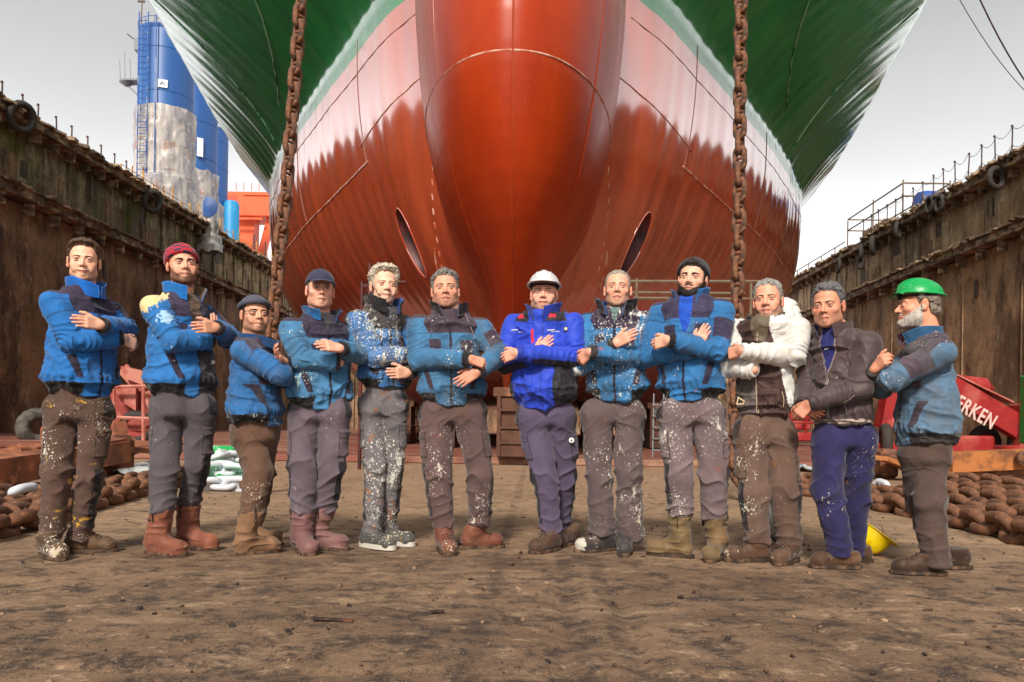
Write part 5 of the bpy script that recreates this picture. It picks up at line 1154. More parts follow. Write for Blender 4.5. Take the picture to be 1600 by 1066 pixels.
    hdy = -.02 + hd.get('dy', 0); chin = at(hd['x'], hd['chin'], Y0 + hdy) - org; ho = np.array((chin[0], hdy, chin[2])) + Rz @ np.array((0, .0, .118 * hsx)); ho[0] = chin[0]; ho = ho.astype(f32)
    if hd.get('dy') is None: pass
    ho[0] = at(hd['x'], hd['chin'] - 30, Y0 + hdy)[0] - org[0]
    Rh = Rz.astype(f32)
    def tohead(P): return ((P - ho) @ Rh) / f32(hsx)
    def fromhead(p): return (np.asarray(p, f32) * f32(hsx)) @ Rh.T + ho
    nb = L2(0, -.01, zn - .02) + np.array((hx, 0, 0))
    # --- legs ---
    legs = []
    for lg in d['legs']:
        toe = gnd(*lg['toe']); heel = gnd(*lg['heel']); v = heel - toe; v[2] = 0; n = np.linalg.norm(v); v = v / n; FL = lg.get('len', .295); heel = toe + v * FL
        ank = heel - v * .075; 
        yk = (Y0 + ank[1]) / 2 - .03; hip = at(lg['hip'][0], lg['hip'][1], Y0); knee = at(lg['knee'][0], lg['knee'][1], yk); an = at(lg['ank'][0], lg['ank'][1], ank[1])
        legs.append(dict(toe=toe - org, heel=heel - org, hip=hip - org, knee=knee - org, ank=an - org, v=-v, r=tuple(q * .89 * (.35 + .65 * cphi) for q in lg.get('r', (.118, .088, .072))), cut=float(an[2]) - lg.get('drop', .04)))
    hipc = (legs[0]['hip'] + legs[1]['hip']) / 2; wz = zh + .10
    # ================= body =================
    def body(P):
        dt, lx, f = torso(P, 0, .70); dt = smax(dt, np.maximum(P[:, 2] - zs - .01, zh - .02 - P[:, 2]), .03)
        dd = smin(dt, caps(P, hipc + np.array((0, 0, .12)), hipc + np.array((0, 0, .03)), .08, .08), .03)
        for lg in legs:
            dd = smin(dd, caps(P, lg['hip'], lg['knee'], .07, .05), .012); dd = smin(dd, caps(P, lg['knee'], lg['ank'], .048, .030), .02)
            dd = smin(dd, caps(P, lg['heel'] + lg['v'] * .085 + np.array((0, 0, .08)), lg['ank'], .026, .028), .01)
        for k in 'RL':
            dd = smin(dd, caps(P, sh[k], el[k], .048, .040), .03); dd = smin(dd, caps(P, el[k], wr[k], .040, .027), .015)
        for k, H in hands.items():
            dh = in_sphere(P, H.c, H.rad, H.sdf); dd = smin(dd, dh, .008)
        dd = smin(dd, caps(P, nb, nb + np.array((0, 0, -.08)), .060, .09), .03)
        hc = fromhead([(0, .02, -.03)])[0]
        dh = in_sphere(P, hc, .21 * hsx, lambda q: head_sdf(tohead(q), hd) * hsx)
        neck = caps(P, fromhead([(0, .028, -.09)])[0], nb, .057 + hd.get('fat', 0), .064 + hd.get('fat', 0))
        return smin(smin(dd, neck, .02), dh, .015)
    allp = np.array([ho, shR, shL, el['R'], el['L'], wr['R'], wr['L'], nb] + [h.c + h.D * .06 for h in hands.values()] + [l['toe'] for l in legs] + [l['heel'] for l in legs])
    lo, hi = allp.min(0) - .13, allp.max(0) + .13; lo[2] = -.01; hi[2] = ho[2] + .16
    hf = .0028 * VM; hb = .0044 * VM
    xs = axis(lo[0], hi[0], hb, (ho[0] - .10, ho[0] + .10), hf); ys = axis(lo[1], hi[1], hb, (ho[1] - .13, ho[1] + .13), hf)
    zc = min(zh - .05, min(w[2] for w in wr.values()) - .14)
    z1 = axis(lo[2], zc, .022); z2 = axis(zc + hb, hi[2], hb, (ho[2] - .14 * hsx, hi[2]), hf); zs_ = np.concatenate([z1, z2])
    V, Q = surfnet(body, xs, ys, zs_)
    p = tohead(V); isH = (np.abs(p[:, 0]) < .1) & (np.abs(p[:, 1]) < .135) & (p[:, 2] > -.16) & (p[:, 2] < .15)
    skin = np.minimum(np.array(s2l(d.get('skin', (206, 148, 120)))) * 1.24, .86); colr = np.tile(skin, (len(V), 1))
    red = np.array(s2l((206, 110, 90)))
    def blend(mask, c): 
        nonlocal colr
        m_ = np.clip(mask, 0, 1)[:, None]; colr = colr * (1 - m_) + np.array(c) * m_
    px_, py_, pz_ = np.abs(p[:, 0]), p[:, 1], p[:, 2]
    ex = lambda c, r: np.exp(-(((px_ - c[0]) / r[0]) ** 2 + ((py_ - c[1]) / r[1]) ** 2 + ((pz_ - c[2]) / r[2]) ** 2))
    hm = isH.astype(f32)
    blend(hm * .35 * ex((.04, -.08, -.025), (.02, .03, .017)), red); blend(hm * .28 * ex((0, -.108, -.03), (.014, .014, .014)), red); blend(hm * .35 * ex((.085, .01, -.005), (.012, .03, .035)), red)
    bc = d.get('stubble')
    if bc:
        bm = beard_mask(p); blend(hm * np.clip(-bm / .014 + .15, 0, 1) * bc[1], s2l(bc[0]))
    blend(hm * .9 * np.clip(1.6 * ex((0, -.097, -.0672), (hd.get('mouth', .023) * .9, .02, .0088)) - .3, 0, 1), s2l(d.get('lip', (168, 92, 84))))
    blend(hm * (np.abs(pz_ + .0675 - px_ * hd.get('smile', 0) / .03) < .0021) * (px_ < hd.get('mouth', .023)) * (py_ < -.08), s2l((96, 44, 40)))
    if hd.get('teeth'): blend(hm * (np.abs(pz_ + .0672 - px_ * .12) < .0032) * (px_ < .0175) * (py_ < -.08), s2l((232, 222, 210)))
    blend(hm * .92 * np.clip(1.8 * ex((.0315, -.09, .0040), (.016, .012, .0026)) - .1, 0, 1), s2l((64, 38, 32)))
    blend(hm * .4 * ex((.0315, -.09, -.009), (.014, .014, .004)), s2l((150, 92, 78)))
    nl = np.abs((px_ - .020) - (-.040 - pz_) * .55) < .0020; blend(hm * .4 * (nl & (pz_ < -.034) & (pz_ > -.066) & (py_ < -.06)), s2l((130, 76, 62)))
    for wz_ in (.036, .046, .056): blend(hm * .22 * ((np.abs(pz_ - wz_ - .003 * np.cos(px_ * 60)) < .0014) & (px_ < .034) & (py_ < -.05)), s2l((140, 88, 70)))
    blend(hm * .35 * ex((.0315, -.09, .011), (.018, .014, .006)), s2l((150, 92, 76)))
    blend(hm * ((np.abs(px_ - .0068) < .004) & (np.abs(pz_ + .0425) < .003) & (py_ < -.095)), s2l((130, 76, 62)))
    for H in hands.values():
        for i, (a, b_, ra, rb) in enumerate(H.seg):
            if i % 3 == 2 or i == 14:
                tip = b_ - H.N * rb * .9; dn = np.linalg.norm(V - (tip - (b_ - a) * .1).astype(f32), axis=1); blend(np.clip(1.2 - dn / .0065, 0, 1) * .7, s2l((232, 186, 164)))
            else: blend(np.clip(1.3 - np.linalg.norm(V - b_.astype(f32), axis=1) / .013, 0, 1) * .25, red)
        dm = np.linalg.norm(V - H.c.astype(f32), axis=1) < .14; blend(dm * .22, s2l(d.get('handc', (170, 104, 84))))
    mesh_obj('body', V, Q, skin_mat(d['seed']), root, True, colr)
    bodyobj = root
    # eyes, brows
    for sx in (-1, 1):
        mb = MB(); c = fromhead([(sx * .0315, -.0795, 0)])[0]; mb.lathe([(.0131 * hsx * math.sin(a), -.0131 * hsx * math.cos(a)) for a in np.linspace(.02, math.pi - .02, 10)], tuple(c), 16, capb=False)
        e = mb.build('eye', EYEW, root, True); mb = MB(); gx = hd.get('gaze', 0.0); dirv = Rh @ np.array((gx, -1, .0)); cv = np.array((0, 0, CH)) - org - c; cv = cv / np.linalg.norm(cv)
        if abs(hd['yaw']) < 60: dirv = dirv * .35 + cv * .65
        dirv = dirv / np.linalg.norm(dirv); c2 = c + dirv * .0122 * hsx
        M = Vector(dirv).to_track_quat('Z', 'Y').to_matrix(); mb.lathe([(.0001, .0016), (.003, .0014), (.0056, .0002), (.0056, -.001)], tuple(c2), 12, M, capb=False); mb.build('iris', IRIS, e, True)
        bw = d.get('brow', (60, 42, 34)); mb = MB(); pts = []; rr = []
        for q in np.linspace(0, 1, 9):
            x = .013 + .036 * q; z = .0160 + hd.get('browz', 0) + .0055 * math.sin(q * 2.2) - .003 * q; pts.append(fromhead([(sx * x, head_surface(hd, x, z, .0003), z)])[0]); rr.append((.0046 - .0028 * q ** 2) * hsx * d.get('browt', .8))
        mb.tube(pts, rr, 6); mb.build('eyebrow', hair_mat(bw, 1), root, True)
    # --- hair ---
    hrd = d.get('hair')
    if hrd:
        th_ = hrd.get('t', .012); amp = hrd.get('amp', .004); fr = hrd.get('fr', 60.); sd_ = d['seed']; hl = hrd.get('hl', .074); low = hrd.get('low', -.085)
        def hair(P):
            q = tohead(P); n = vnoise(q * np.array((fr, fr * .5, fr), f32), sd_) * amp + vnoise(q * np.array((fr * 3.0, fr * .9, fr * 2), f32), sd_ + 3) * amp * .8
            topf = np.clip((q[:, 2] - .0) / .08, 0, 1); fr_ = np.clip(-(q[:, 1] + .02) / .05, 0, 1)
            hn = vnoise(q * np.array((80, 80, 30), f32), sd_ + 9) * .004
            cut = hairline(q, hl) + hn; edge = np.clip(-cut / .022, .30, 1); t_ = (th_ * (.55 + .45 * topf) + hrd.get('top', 0) * topf ** 2 + hrd.get('quiff', 0) * fr_ * topf) * edge
            g = ell(q, (0, .016, .036), (.0765, .097, .083)); g = smin(g, ell(q, (0, .035, -.01), (.070, .075, .08)), .02) - t_ - n
            g = smax(g, cut * .8, .004)
            ear = ell(np.stack([np.abs(q[:, 0]), q[:, 1], q[:, 2]], 1), (.088, .008, -.008), (.022, .020, .034)); g = smax(g, -ear, .004)
            return smax(g, low - q[:, 2], .01) * hsx
        c = ho; r = .135 * hsx; h_ = .0034 * VM
        V, Q = surfnet(hair, axis(c[0] - r, c[0] + r, h_), axis(c[1] - r, c[1] + r, h_), axis(c[2] - .10, c[2] + r + hrd.get('top', 0) + .02, h_))
        if len(Q): mesh_obj('hair', V, Q, hair_mat(hrd['c'], sd_, hrd.get('grey')), root)
    bd = d.get('beard')
    if bd:
        def beard(P):
            q = tohead(P); n = (vnoise(q * np.array((110, 110, 50), f32), 5) * .22 + vnoise(q * 220, 6) * .14) * bd['t']
            bm_ = beard_mask(q); g = head_sdf(q, hd) - bd['t'] * np.clip(-bm_ / .018, .12, 1) * np.clip(1.25 - np.clip(q[:, 2] + .06, -.1, .1) * 8, .35, bd.get('chin', 1.3)) - n; return smax(g, bm_, .003) * hsx
        c = ho; h_ = .0030 * VM
        V, Q = surfnet(beard, axis(c[0] - .11, c[0] + .11, h_), axis(c[1] - .15, c[1] + .11, h_), axis(c[2] - .16, c[2] + .05, h_))
        if len(Q): mesh_obj('beard', V, Q, hair_mat(bd['c'], d['seed'], bd.get('grey')), root)
    # --- hats ---
    ht = d.get('hat')
    def grid_shell(name, fn, mat, lo_, hi_, h_, parent=root, vc=None, rel=0):
        c = fromhead([(0, 0, 0)])[0]
        V, Q = surfnet(fn, axis(c[0] + lo_[0], c[0] + hi_[0], h_), axis(c[1] + lo_[1], c[1] + hi_[1], h_), axis(c[2] + lo_[2], c[2] + hi_[2], h_))
        if rel: V = relax(V, Q, rel)
        q = tohead(V); return mesh_obj(name, V, Q, mat, parent, True, vc(q) if vc else None)
    if ht:
        k = ht['kind']
        if k == 'beanie':
            tl = ht.get('tilt', .35); base = ht.get('base', .045)
            def f(P):
                q = tohead(P); g = ell(q, (0, .018, .036), (.0765, .098, .083)) - ht.get('off', .012); g = smin(g, ell(q, (ht.get('sx', 0), .080, .066), (.060, .062, .056)) - .004, .04)
                band = base - tl * q[:, 1] - .5 * 0 - q[:, 2]; band = np.maximum(band, -.04 - q[:, 2]); roll = np.abs(band + .018) - .018
                g2 = g - .0035 * (roll < 0); g2 = g2 - .0012 * np.sin(np.arctan2(q[:, 0], q[:, 1]) * 46) * (ht.get('rib', 0)) - vnoise(q * 40, 3) * .0015
                return smax(g2, band, .006) * hsx
            def vc(q):
                c = np.tile(np.array(s2l(ht['c'])), (len(q), 1))
                if 'c2' in ht:
                    a = np.arctan2(q[:, 0], -q[:, 1] + .02) * 6.5 + q[:, 2] * 12; s_ = (np.sin(a) * np.sin(q[:, 2] * 150 + q[:, 1] * 80) + .35 * vnoise(q * 60, 4)) > .18; c[s_] = s2l(ht['c2'])
                return c
            grid_shell('beanie', f, cloth_mat('beanie_knit', d['seed'] + 50, .0, dirt=.1, faded=.15), (-.14, -.17, -.09), (.14, .20, .18), .0034 * VM, vc=vc)
        elif k == 'cap':
            def f(P):
                q = tohead(P); g = ell(q, (0, .014, .040), (.080, .102, .085)) - .009; g = smax(g, .034 - .22 * q[:, 1] - q[:, 2], .004)
                w = q - np.array((0, -.105, .048), f32); zz = w[:, 2] + (w[:, 0] / .075) ** 2 * .022 - (w[:, 1]) * .25; br = np.maximum(np.abs(zz) - .0028, ell(np.stack([w[:, 0], w[:, 1] * 1.0, 0 * w[:, 0]], 1), (0, 0, 0), (.074, .076, 1)))
                return smin(g, br, .006) * hsx
            grid_shell('cap', f, cloth_mat('cap_cloth', d['seed'] + 50, .0, dirt=.1, faded=.12), (-.12, -.21, -.02), (.12, .14, .17), .0030 * VM, vc=lambda q: np.tile(np.array(s2l(ht['c'])), (len(q), 1)))
            mb = MB(); mb.lathe([(.0001, .007), (.006, .005), (.008, 0)], tuple(fromhead([(0, .014, .134)])[0]), 10); mb.build('button', NAVYC, root, True)
        elif k == 'docker':
            def f(P):
                q = tohead(P); g = ell(q, (0, .014, .040), (.080, .100, .078)) - .010; cutp = .052 - .12 * q[:, 1] - q[:, 2]; g = smax(g, cutp, .006)
                e2 = ell(q, (0, .012, .056), (.088, .108, 1)); tor = np.sqrt(np.maximum(e2 * 1.0, -1) ** 2 + ((q[:, 2] - .058 + .12 * q[:, 1]) * .8) ** 2) - .0125; return smin(g, tor, .005) * hsx
            grid_shell('cap', f, cloth_mat('cap_wool', d['seed'] + 50, .1, dirt=.1, faded=.15), (-.12, -.15, -.0), (.12, .15, .16), .0032 * VM, vc=lambda q: np.tile(np.array(s2l(ht['c'])), (len(q), 1)))
        elif k == 'helmet':
            hc_ = s2l(ht['c']); tl = .10
            def f(P):
                q = tohead(P); zz = q[:, 2] + tl * q[:, 1] - .050; e = ell(np.stack([q[:, 0], q[:, 1], zz], 1), (0, .012, .0), (.098, .123, .092))
                ridge = .006 * np.exp(-(q[:, 0] / .020) ** 2) + .0035 * (np.exp(-((np.abs(q[:, 0]) - .043) / .007) ** 2)); ridge = ridge * np.clip((zz - .02) / .03, 0, 1)
                dome = np.maximum(e - ridge, -zz); dome = smax(dome, -(e + .004), .002)
                rim = np.maximum(np.abs(zz - .004) - .004 - .0, np.abs(e - .004) - .007)
                w = np.stack([q[:, 0], q[:, 1] + .115, 0 * zz], 1); vis = np.maximum(np.abs(zz - .002 + (q[:, 0] / .075) ** 2 * .006 + np.clip(-(q[:, 1] + .11), 0, 1) * .30) - .0028, ell(w, (0, 0, 0), (.082, .052, 1))); vis = np.maximum(vis, -(e - .001))
                return smin(smin(dome, rim, .004), vis, .004) * hsx
            hm_, t_, b_ = newmat('helmet_plastic', .30, hc_, spec=.5); n_ = noise(t_, 14, 6, .65, (1, 1, 1), d['seed']); t_.links.new(mixc(t_, mrange(t_, n_, .56, .70, 0, ht.get('dirt', .4)), hc_, s2l(ht.get('dc', (150, 140, 125)))), b_.inputs['Base Color']); t_.links.new(mrange(t_, n_, .4, .7, .22, .5), b_.inputs['Roughness'])
            grid_shell('hard_hat', f, hm_, (-.13, -.21, -.01), (.13, .17, .19), .0030 * VM, rel=1)
            mb = MB()
            for sx in (-1, 1):
                pts = [fromhead([(sx * .088, .02, .045)])[0], fromhead([(sx * .079, .030, .0)])[0], fromhead([(sx * .070, .035, -.06)])[0]]
                if ht.get('strap'): mb.tube(pts, .003, 5)
            mb.tube([fromhead([(.084 * math.sin(a), .012 - .108 * math.cos(a), .044)])[0] for a in np.linspace(0, 2 * math.pi, 40, endpoint=False)], .006, 6, closed=True); mb.build('headband', BLACKC, root, True)
    if d.get('glasses'):
        mb = MB()
        for sx in (-1, 1):
            yv = head_surface(hd, .033, .0, .012); pts = []
            for a in np.linspace(0, 2 * math.pi, 24, endpoint=False):
                c_, s_ = math.cos(a), math.sin(a); pts.append(fromhead([(sx * (.0335 + .0245 * np.sign(c_) * abs(c_) ** .7), yv + .006 * abs(c_ * .5 + sx * 0), -.001 + .0165 * np.sign(s_) * abs(s_) ** .7)])[0])
            mb.tube(pts, .0024, 6, closed=True); mb.tube([fromhead([(sx * .058, yv + .003, .006)])[0], fromhead([(sx * .074, yv + .03, .006)])[0], fromhead([(sx * .080, .0, .006)])[0], fromhead([(sx * .080, .02, -.002)])[0]], .0022, 6)
        mb.tube([fromhead([(-.009, yv - .002, .002)])[0], fromhead([(0, yv - .004, .005)])[0], fromhead([(.009, yv - .002, .002)])[0]], .002, 6)
        mb.build('glasses', newmat('glasses_frame', .3, (.015, .013, .014))[0], root, True)
    # ================= jacket =================
    st = d['jacket']; kind = st['kind']; slv = st.get('sleeve', 1.0) * bulk ** .3
    ra, rb_, rc, rd = .077 * slv, .068 * slv, .059 * slv, .043 * slv
    cutw = {k: wr[k] + (el[k] - wr[k]) / np.linalg.norm(el[k] - wr[k]) * -.010 for k in 'RL'}
    mid = {k: wr[k] + (el[k] - wr[k]) * .22 for k in 'RL'}
    hemtilt = st.get('tilt', 0.0); frontdrop = st.get('drop', .03); zipx = st.get('zip', 0.0)
    def arms(P, k):
        d1 = caps(P, sh[k], el[k], ra, rb_); d2 = caps(P, el[k], mid[k], rb_, rc * .93); d3 = caps(P, mid[k], cutw[k], rc * .93, rd)
        u = cutw[k] - mid[k]; u = u / np.linalg.norm(u); end = (P - cutw[k].astype(f32)) @ u.astype(f32); d3 = np.maximum(d3, end)
        return d1, smin(d2, d3, .01)
    def jac(P, lab=False):
        dt, lx, f = torso(P); z = P[:, 2]
        drop = frontdrop * np.exp(-((lx - zipx) / .10) ** 4) * (f > 0)
        if st.get('open'): drop = drop * 0
        tu = np.exp(-((z - zh - .075) / .035) ** 2) * .012 - np.clip((zh + .045 - z) / .03, 0, 1) * .016 * st.get('cinch', 1) * (1 - np.exp(-((lx - zipx) / .13) ** 4) * (f > 0)); dt = dt - tu
        dt = smax(dt, zh - drop - z, .01); dt = smax(dt, z - (zn - .012), .012)
        if kind in ('white', 'open'): pass
        out = dt; labs = []
        for k in 'RL':
            d1, d2 = arms(P, k); kk = .012 + .045 * np.exp(-(np.linalg.norm(P - sh[k].astype(f32), axis=1) / .12) ** 2); out = smin(out, d1, kk); labs.append((d1, d2))
        for (d1, d2) in labs: out = smin(out, d2, .009)
        # neck hole
        hole = caps(P, nb + np.array((0, 0, -.03)), nb + np.array((0, 0, .2)), .060, .075); out = smax(out, -hole, .015)
        if lab: return out, dt, labs, lx, f
        return out
    lo = np.min([shR, shL, el['R'], el['L'], wr['R'], wr['L']], 0) - .12; hi = np.max([shR, shL, el['R'], el['L'], wr['R'], wr['L']], 0) + .12
    am = As.max() + .04; lo[:2] = np.minimum(lo[:2], -am); hi[:2] = np.maximum(hi[:2], am + np.abs(Cs).max()); lo[0] = min(lo[0], Cs.min() - am); lo[2] = min(zh - .06, lo[2] + .03); hi[2] = zn + .07
    if belly: lo[1] -= belly
    h_ = .0055 * VM; V, Q = surfnet(jac, axis(lo[0], hi[0], h_), axis(lo[1], hi[1], h_), axis(lo[2], hi[2], h_))
    N = vnormals(V, Q); _, dt, labs, lx, f = jac(V, True)
    z = V[:, 2]; sd_ = d['seed']
    dR = np.minimum(*labs[0]); dL = np.minimum(*labs[1]); part = np.argmin(np.stack([dt + .004, dR, dL], 1), 1)
    T = np.zeros(len(V), f32); disp = np.zeros(len(V), f32)
    # torso folds
    q = np.stack([lx, f, z], 1).astype(f32); am_ = st.get('fold', 1.0)
    fd = 1 - np.abs(vnoise(q * np.array((6, 5, 13), f32) + vnoise(q * 6, sd_)[:, None] * .6, sd_)); fd2 = 1 - np.abs(vnoise(q * np.array((16, 13, 10), f32) + vnoise(q * 9, sd_ + 4)[:, None] * .8, sd_ + 2))
    low = np.clip(1 - (z - zh - .05) / .25, 0, 1); disp_t = (.017 * (fd ** 4 - .3) + .010 * low * (fd2 ** 3 - .3) + .004 * vnoise(q * 22, sd_ + 3) + .006 * ((1 - np.abs(vnoise(q * np.array((20, 20, 30), f32) + vnoise(q * 12, 4)[:, None], sd_ + 6))) ** 4 - .25)) * am_
    # gathers over the waistband
    lxa = np.arctan2(lx, f); g_ = np.exp(-((z - zh - .075) / .03) ** 2); disp_t += .004 * np.sin(lxa * 26 + 3 * vnoise(q * 8, 2)) * g_
    disp[part == 0] = disp_t[part == 0]
    for k, pi in (('R', 1), ('L', 2)):
        mk = part == pi; Pm = V[mk]; t1, r1 = caps_t(Pm, sh[k], el[k]); t2, r2 = caps_t(Pm, el[k], cutw[k]); up = (r1 - ra < r2 - rc) ; tt = np.where(up, np.clip(t1, 0, 1), 1 + np.clip(t2, 0, 1)); T[mk] = tt
        nn = vnoise(Pm * 9, sd_ + 7); fo = 1 - np.abs(np.sin(tt * 15 + 4.5 * nn + 3 * vnoise(Pm * 5, sd_ + 8))); el_w = .45 + np.exp(-((tt - 1.0) / .35) ** 2) + .5 * np.exp(-((tt - 1.85) / .12) ** 2); cuffm = np.clip((1.93 - tt) / .04, 0, 1)
        disp[mk] = (.0085 * (fo ** 2 - .35) * el_w + .005 * vnoise(Pm * 16, sd_ + 9) + .007 * (1 - np.abs(vnoise(Pm * 11, sd_ + 10)) * 2.4) * .5) * am_ * cuffm
    V2 = V + N * disp[:, None]; V2 = relax(V2, Q, 1, .3)
    # --- colour zones ---
    base = np.array(s2l(st.get('c', (18, 100, 176)))); navy = np.array(s2l(st.get('c2', (52, 45, 66)))); blk = np.array(BLKC); colr = np.tile(base, (len(V), 1)); cuff = np.zeros(len(V), bool); hem = np.zeros(len(V), bool)
    tor = part == 0; front = f > 0; lz = lx - zipx; wob = vnoise(q * 12, 3) * .006
    cuffL = .90
    for pi in (1, 2): cuff |= (part == pi) & (T > 1 + cuffL) & (np.linalg.norm(V - wr['RL'[pi - 1]].astype(f32), axis=1) < .075)
    fseg = .095
    if kind == 'work':
        hem = tor & (z < zh + .052) & ~(front & (np.abs(lz) < fseg))
        yk = tor & (z > zs - .045 + wob + .0 * lx); colr[yk] = navy
        yk2 = (~tor) & (T < .30) & (z > zs + .052 - np.abs(T) * .22 + wob); colr[yk2] = navy
        pk = tor & front & (np.abs(np.abs(lz) - .100) < .040) & (z < zs - .085) & (z > zs - .195); colr[pk] = navy * .9
        for s_ in (-1, 1):
            c_ = s_ * (.125 + (z - zh - .08) * .22); pp = tor & front & (np.abs(lz - c_) < .017) & (z > zh + .075) & (z < zh + .225); colr[pp] = navy * .55
        zi = tor & front & (np.abs(lz) < .0075); colr[zi] = navy * .4
        for k, pi in (('R', 1), ('L', 2)):
            if k == 'R' and not st.get('patchR'): continue
            s_ = -1 if k == 'R' else 1; m_ = (part == pi) & (T > .30) & (T < .78); axisp = sh[k] + (el[k] - sh[k]) * np.clip(T, 0, 1)[:, None]; o_ = V - axisp; o_ = o_ / np.maximum(np.linalg.norm(o_, axis=1, keepdims=True), 1e-6)
            od = np.array((fw[0] * .6 + s_ * ax[0] * .8, fw[1] * .6 + s_ * ax[1] * .8, .25)); od /= np.linalg.norm(od); m_ &= (o_ @ od) > .35; colr[m_] = navy * 1.05
        shd = [np.abs(np.linalg.norm(V - sh[k].astype(f32), axis=1) - .115) < .0035 for k in 'RL']; colr[(shd[0] | shd[1]) & (z > zs - .12)] *= .55
        colr[cuff] = blk; colr[hem] = blk
    elif kind == 'royal':
        dark = np.array(s2l((34, 32, 38))); redp = np.array(s2l((206, 34, 60)))
        yk = tor & (z > zs + .012 + wob) & (np.abs(lz) > .05); colr[yk] = dark
        si = tor & (lx > .10) & (z < zs - .17 + .0 * lx) & (lx > .10 + (z - zh) * -.1 + .03 * np.sin(z * 12)); colr[si] = dark; colr[tor & (lx < -.17) & (z < zs - .2)] = dark
        colr[tor & front & (lz > -.028) & (lz < -.010) & (z < zs - .04) & (z > zs - .13)] = redp
        colr[(z > zs + .025) & (np.abs(lz) > .085) & (np.abs(lz) < .125) & (np.abs(z - zs - .045) < .012)] = redp
        for pi in (1, 2):
            k = 'RL'[pi - 1]; axp = el[k] + (wr[k] - el[k]) * np.clip(T - 1, 0, 1)[:, None]; m_ = (part == pi) & (T > .75) & (T < 1.75) & ((V - axp)[:, 2] < -.030); colr[m_] = dark
        for s_ in (-1, 1): colr[tor & front & (np.abs(lz - s_ * .12) < .028) & (np.abs(z - zs + .055) < .0045)] = s2l((190, 196, 210))
        colr[tor & front & (np.abs(lz - .045) < .003)] = base * .45; colr[cuff] = base * .7
    elif kind == 'dark':
        stp = tor & (z < zh + .045); colr[tor & (np.abs(z - zh - .030) < .005)] = s2l((190, 170, 160)); colr[tor & (np.abs(z - zh - .012) < .004)] = s2l((180, 160, 150)); hem = tor & (z < zh + .045)
        m_ = tor & front & (np.abs(lz) < .042 * np.clip((z - zs + .17) / .14, 0, 1)); colr[m_] = s2l((34, 36, 96)); e_ = tor & front & (np.abs(np.abs(lz) - .042 * np.clip((z - zs + .17) / .14, 0, 1) - .005) < .0030); colr[e_] = s2l((140, 130, 124)); colr[cuff] = base * .6
    elif kind == 'white':
        inner = np.array(s2l((64, 42, 38))); bib = np.array(s2l((92, 82, 78))); bl_ = .045 + .10 * np.clip((zs - z) / .40, 0, 1)
        op = tor & (f > -.03) & (lx > -.22) & (lx < bl_); colr[op] = inner; sh1 = np.array(s2l((98, 86, 68)))
        colr[op & (z > zs - .10) & (np.abs(lx + .012) < .020 + .30 * np.clip(z - zs + .10, 0, .12))] = sh1
        colr[op & (lx < -.030) & (z < zs - .20)] = bib; colr[op & (np.abs(lx + .028) < .004) & (z < zs - .02)] = s2l((160, 142, 122)); colr[op & (lx < -.06) & (lx > -.17) & (np.abs(z - zs + .285) < .006)] = bib * .5
        colr[cuff] = base
    if d.get('under') and not st.get('shirt') and kind == 'work': st = dict(st, shirt=d['under'], shw=.034, shz=.02)
    if st.get('shirt'):
        w = st.get('shw', .03); m_ = tor & front & (np.abs(lz) < w * np.clip((z - zs + st.get('shz', .16)) / .12, 0, 1)); colr[m_] = s2l(st['shirt'])
    if st.get('openlow'):
        m_ = tor & front & (lz > .0) & (lz < .09 + .12 * (zs - z)) & (z < zs - .24); colr[m_] = s2l(st['openlow']); hem &= ~m_; colr[m_ & (z < zh + .06) & (z > zh + .015)] = s2l((34, 30, 32))
    if st.get('shoulder_paint'): 
        c_ = shR + np.array((-.01, 0, .03)); m_ = (np.linalg.norm((V - c_.astype(f32)) * np.array((1, .7, 1), f32), axis=1) + vnoise(V * 45, 3) * .02 + vnoise(V * 110, 4) * .012) < .082; colr[m_] = s2l((214, 190, 138))
        c_ = shR * .4 + el['R'] * .6 + np.array((.03, -.06, .06)); m_ = (np.linalg.norm(V - c_.astype(f32), axis=1) + vnoise(V * 50, 7) * .02 + vnoise(V * 120, 6) * .012) < .045; colr[m_] = s2l((150, 186, 214))
    jm = cloth_mat('jacket_cloth', sd_ + 1, st.get('splat', .3), dirt=min(1, st.get('dirt', .3) + .14 * (kind == 'work')), dirt_c=st.get('dc', (84, 80, 80)), sp2=st.get('sp2'), rough=st.get('rough', .8), faded=st.get('faded', .3), splat_c=st.get('spc', (206, 204, 196)))
    keep = np.ones(len(Q), bool); jo = None
    mc = cuff[Q].sum(1) >= 2; mh = hem[Q].sum(1) >= 2; main = ~(mc | mh)
    def mk_(name, qq, parent):
        if len(qq) == 0: return None
        u, inv = np.unique(qq, return_inverse=True); return mesh_obj(name, V2[u], inv.reshape(qq.shape), jm, parent, True, colr[u])
    jo = mk_('jacket', Q[main], root)
    for pi in (1, 2): mk_('cuff', Q[mc & (part[Q[:, 0]] == pi)], jo)
    mk_('hem_band', Q[mh], jo)
    # collar
    cs_ = d.get('collar', {}); ck = cs_.get('c', (18, 100, 176)); ht_ = cs_.get('h', .065); thk = cs_.get('t', .009); gap = cs_.get('gap', .35); fl = cs_.get('flare', .02); fur = cs_.get('fur', 0)
    vs = []; na = 60; nh = 10; cth = th; cax = np.array((math.cos(cth), math.sin(cth))); cfw = np.array((math.sin(cth), -math.cos(cth)))
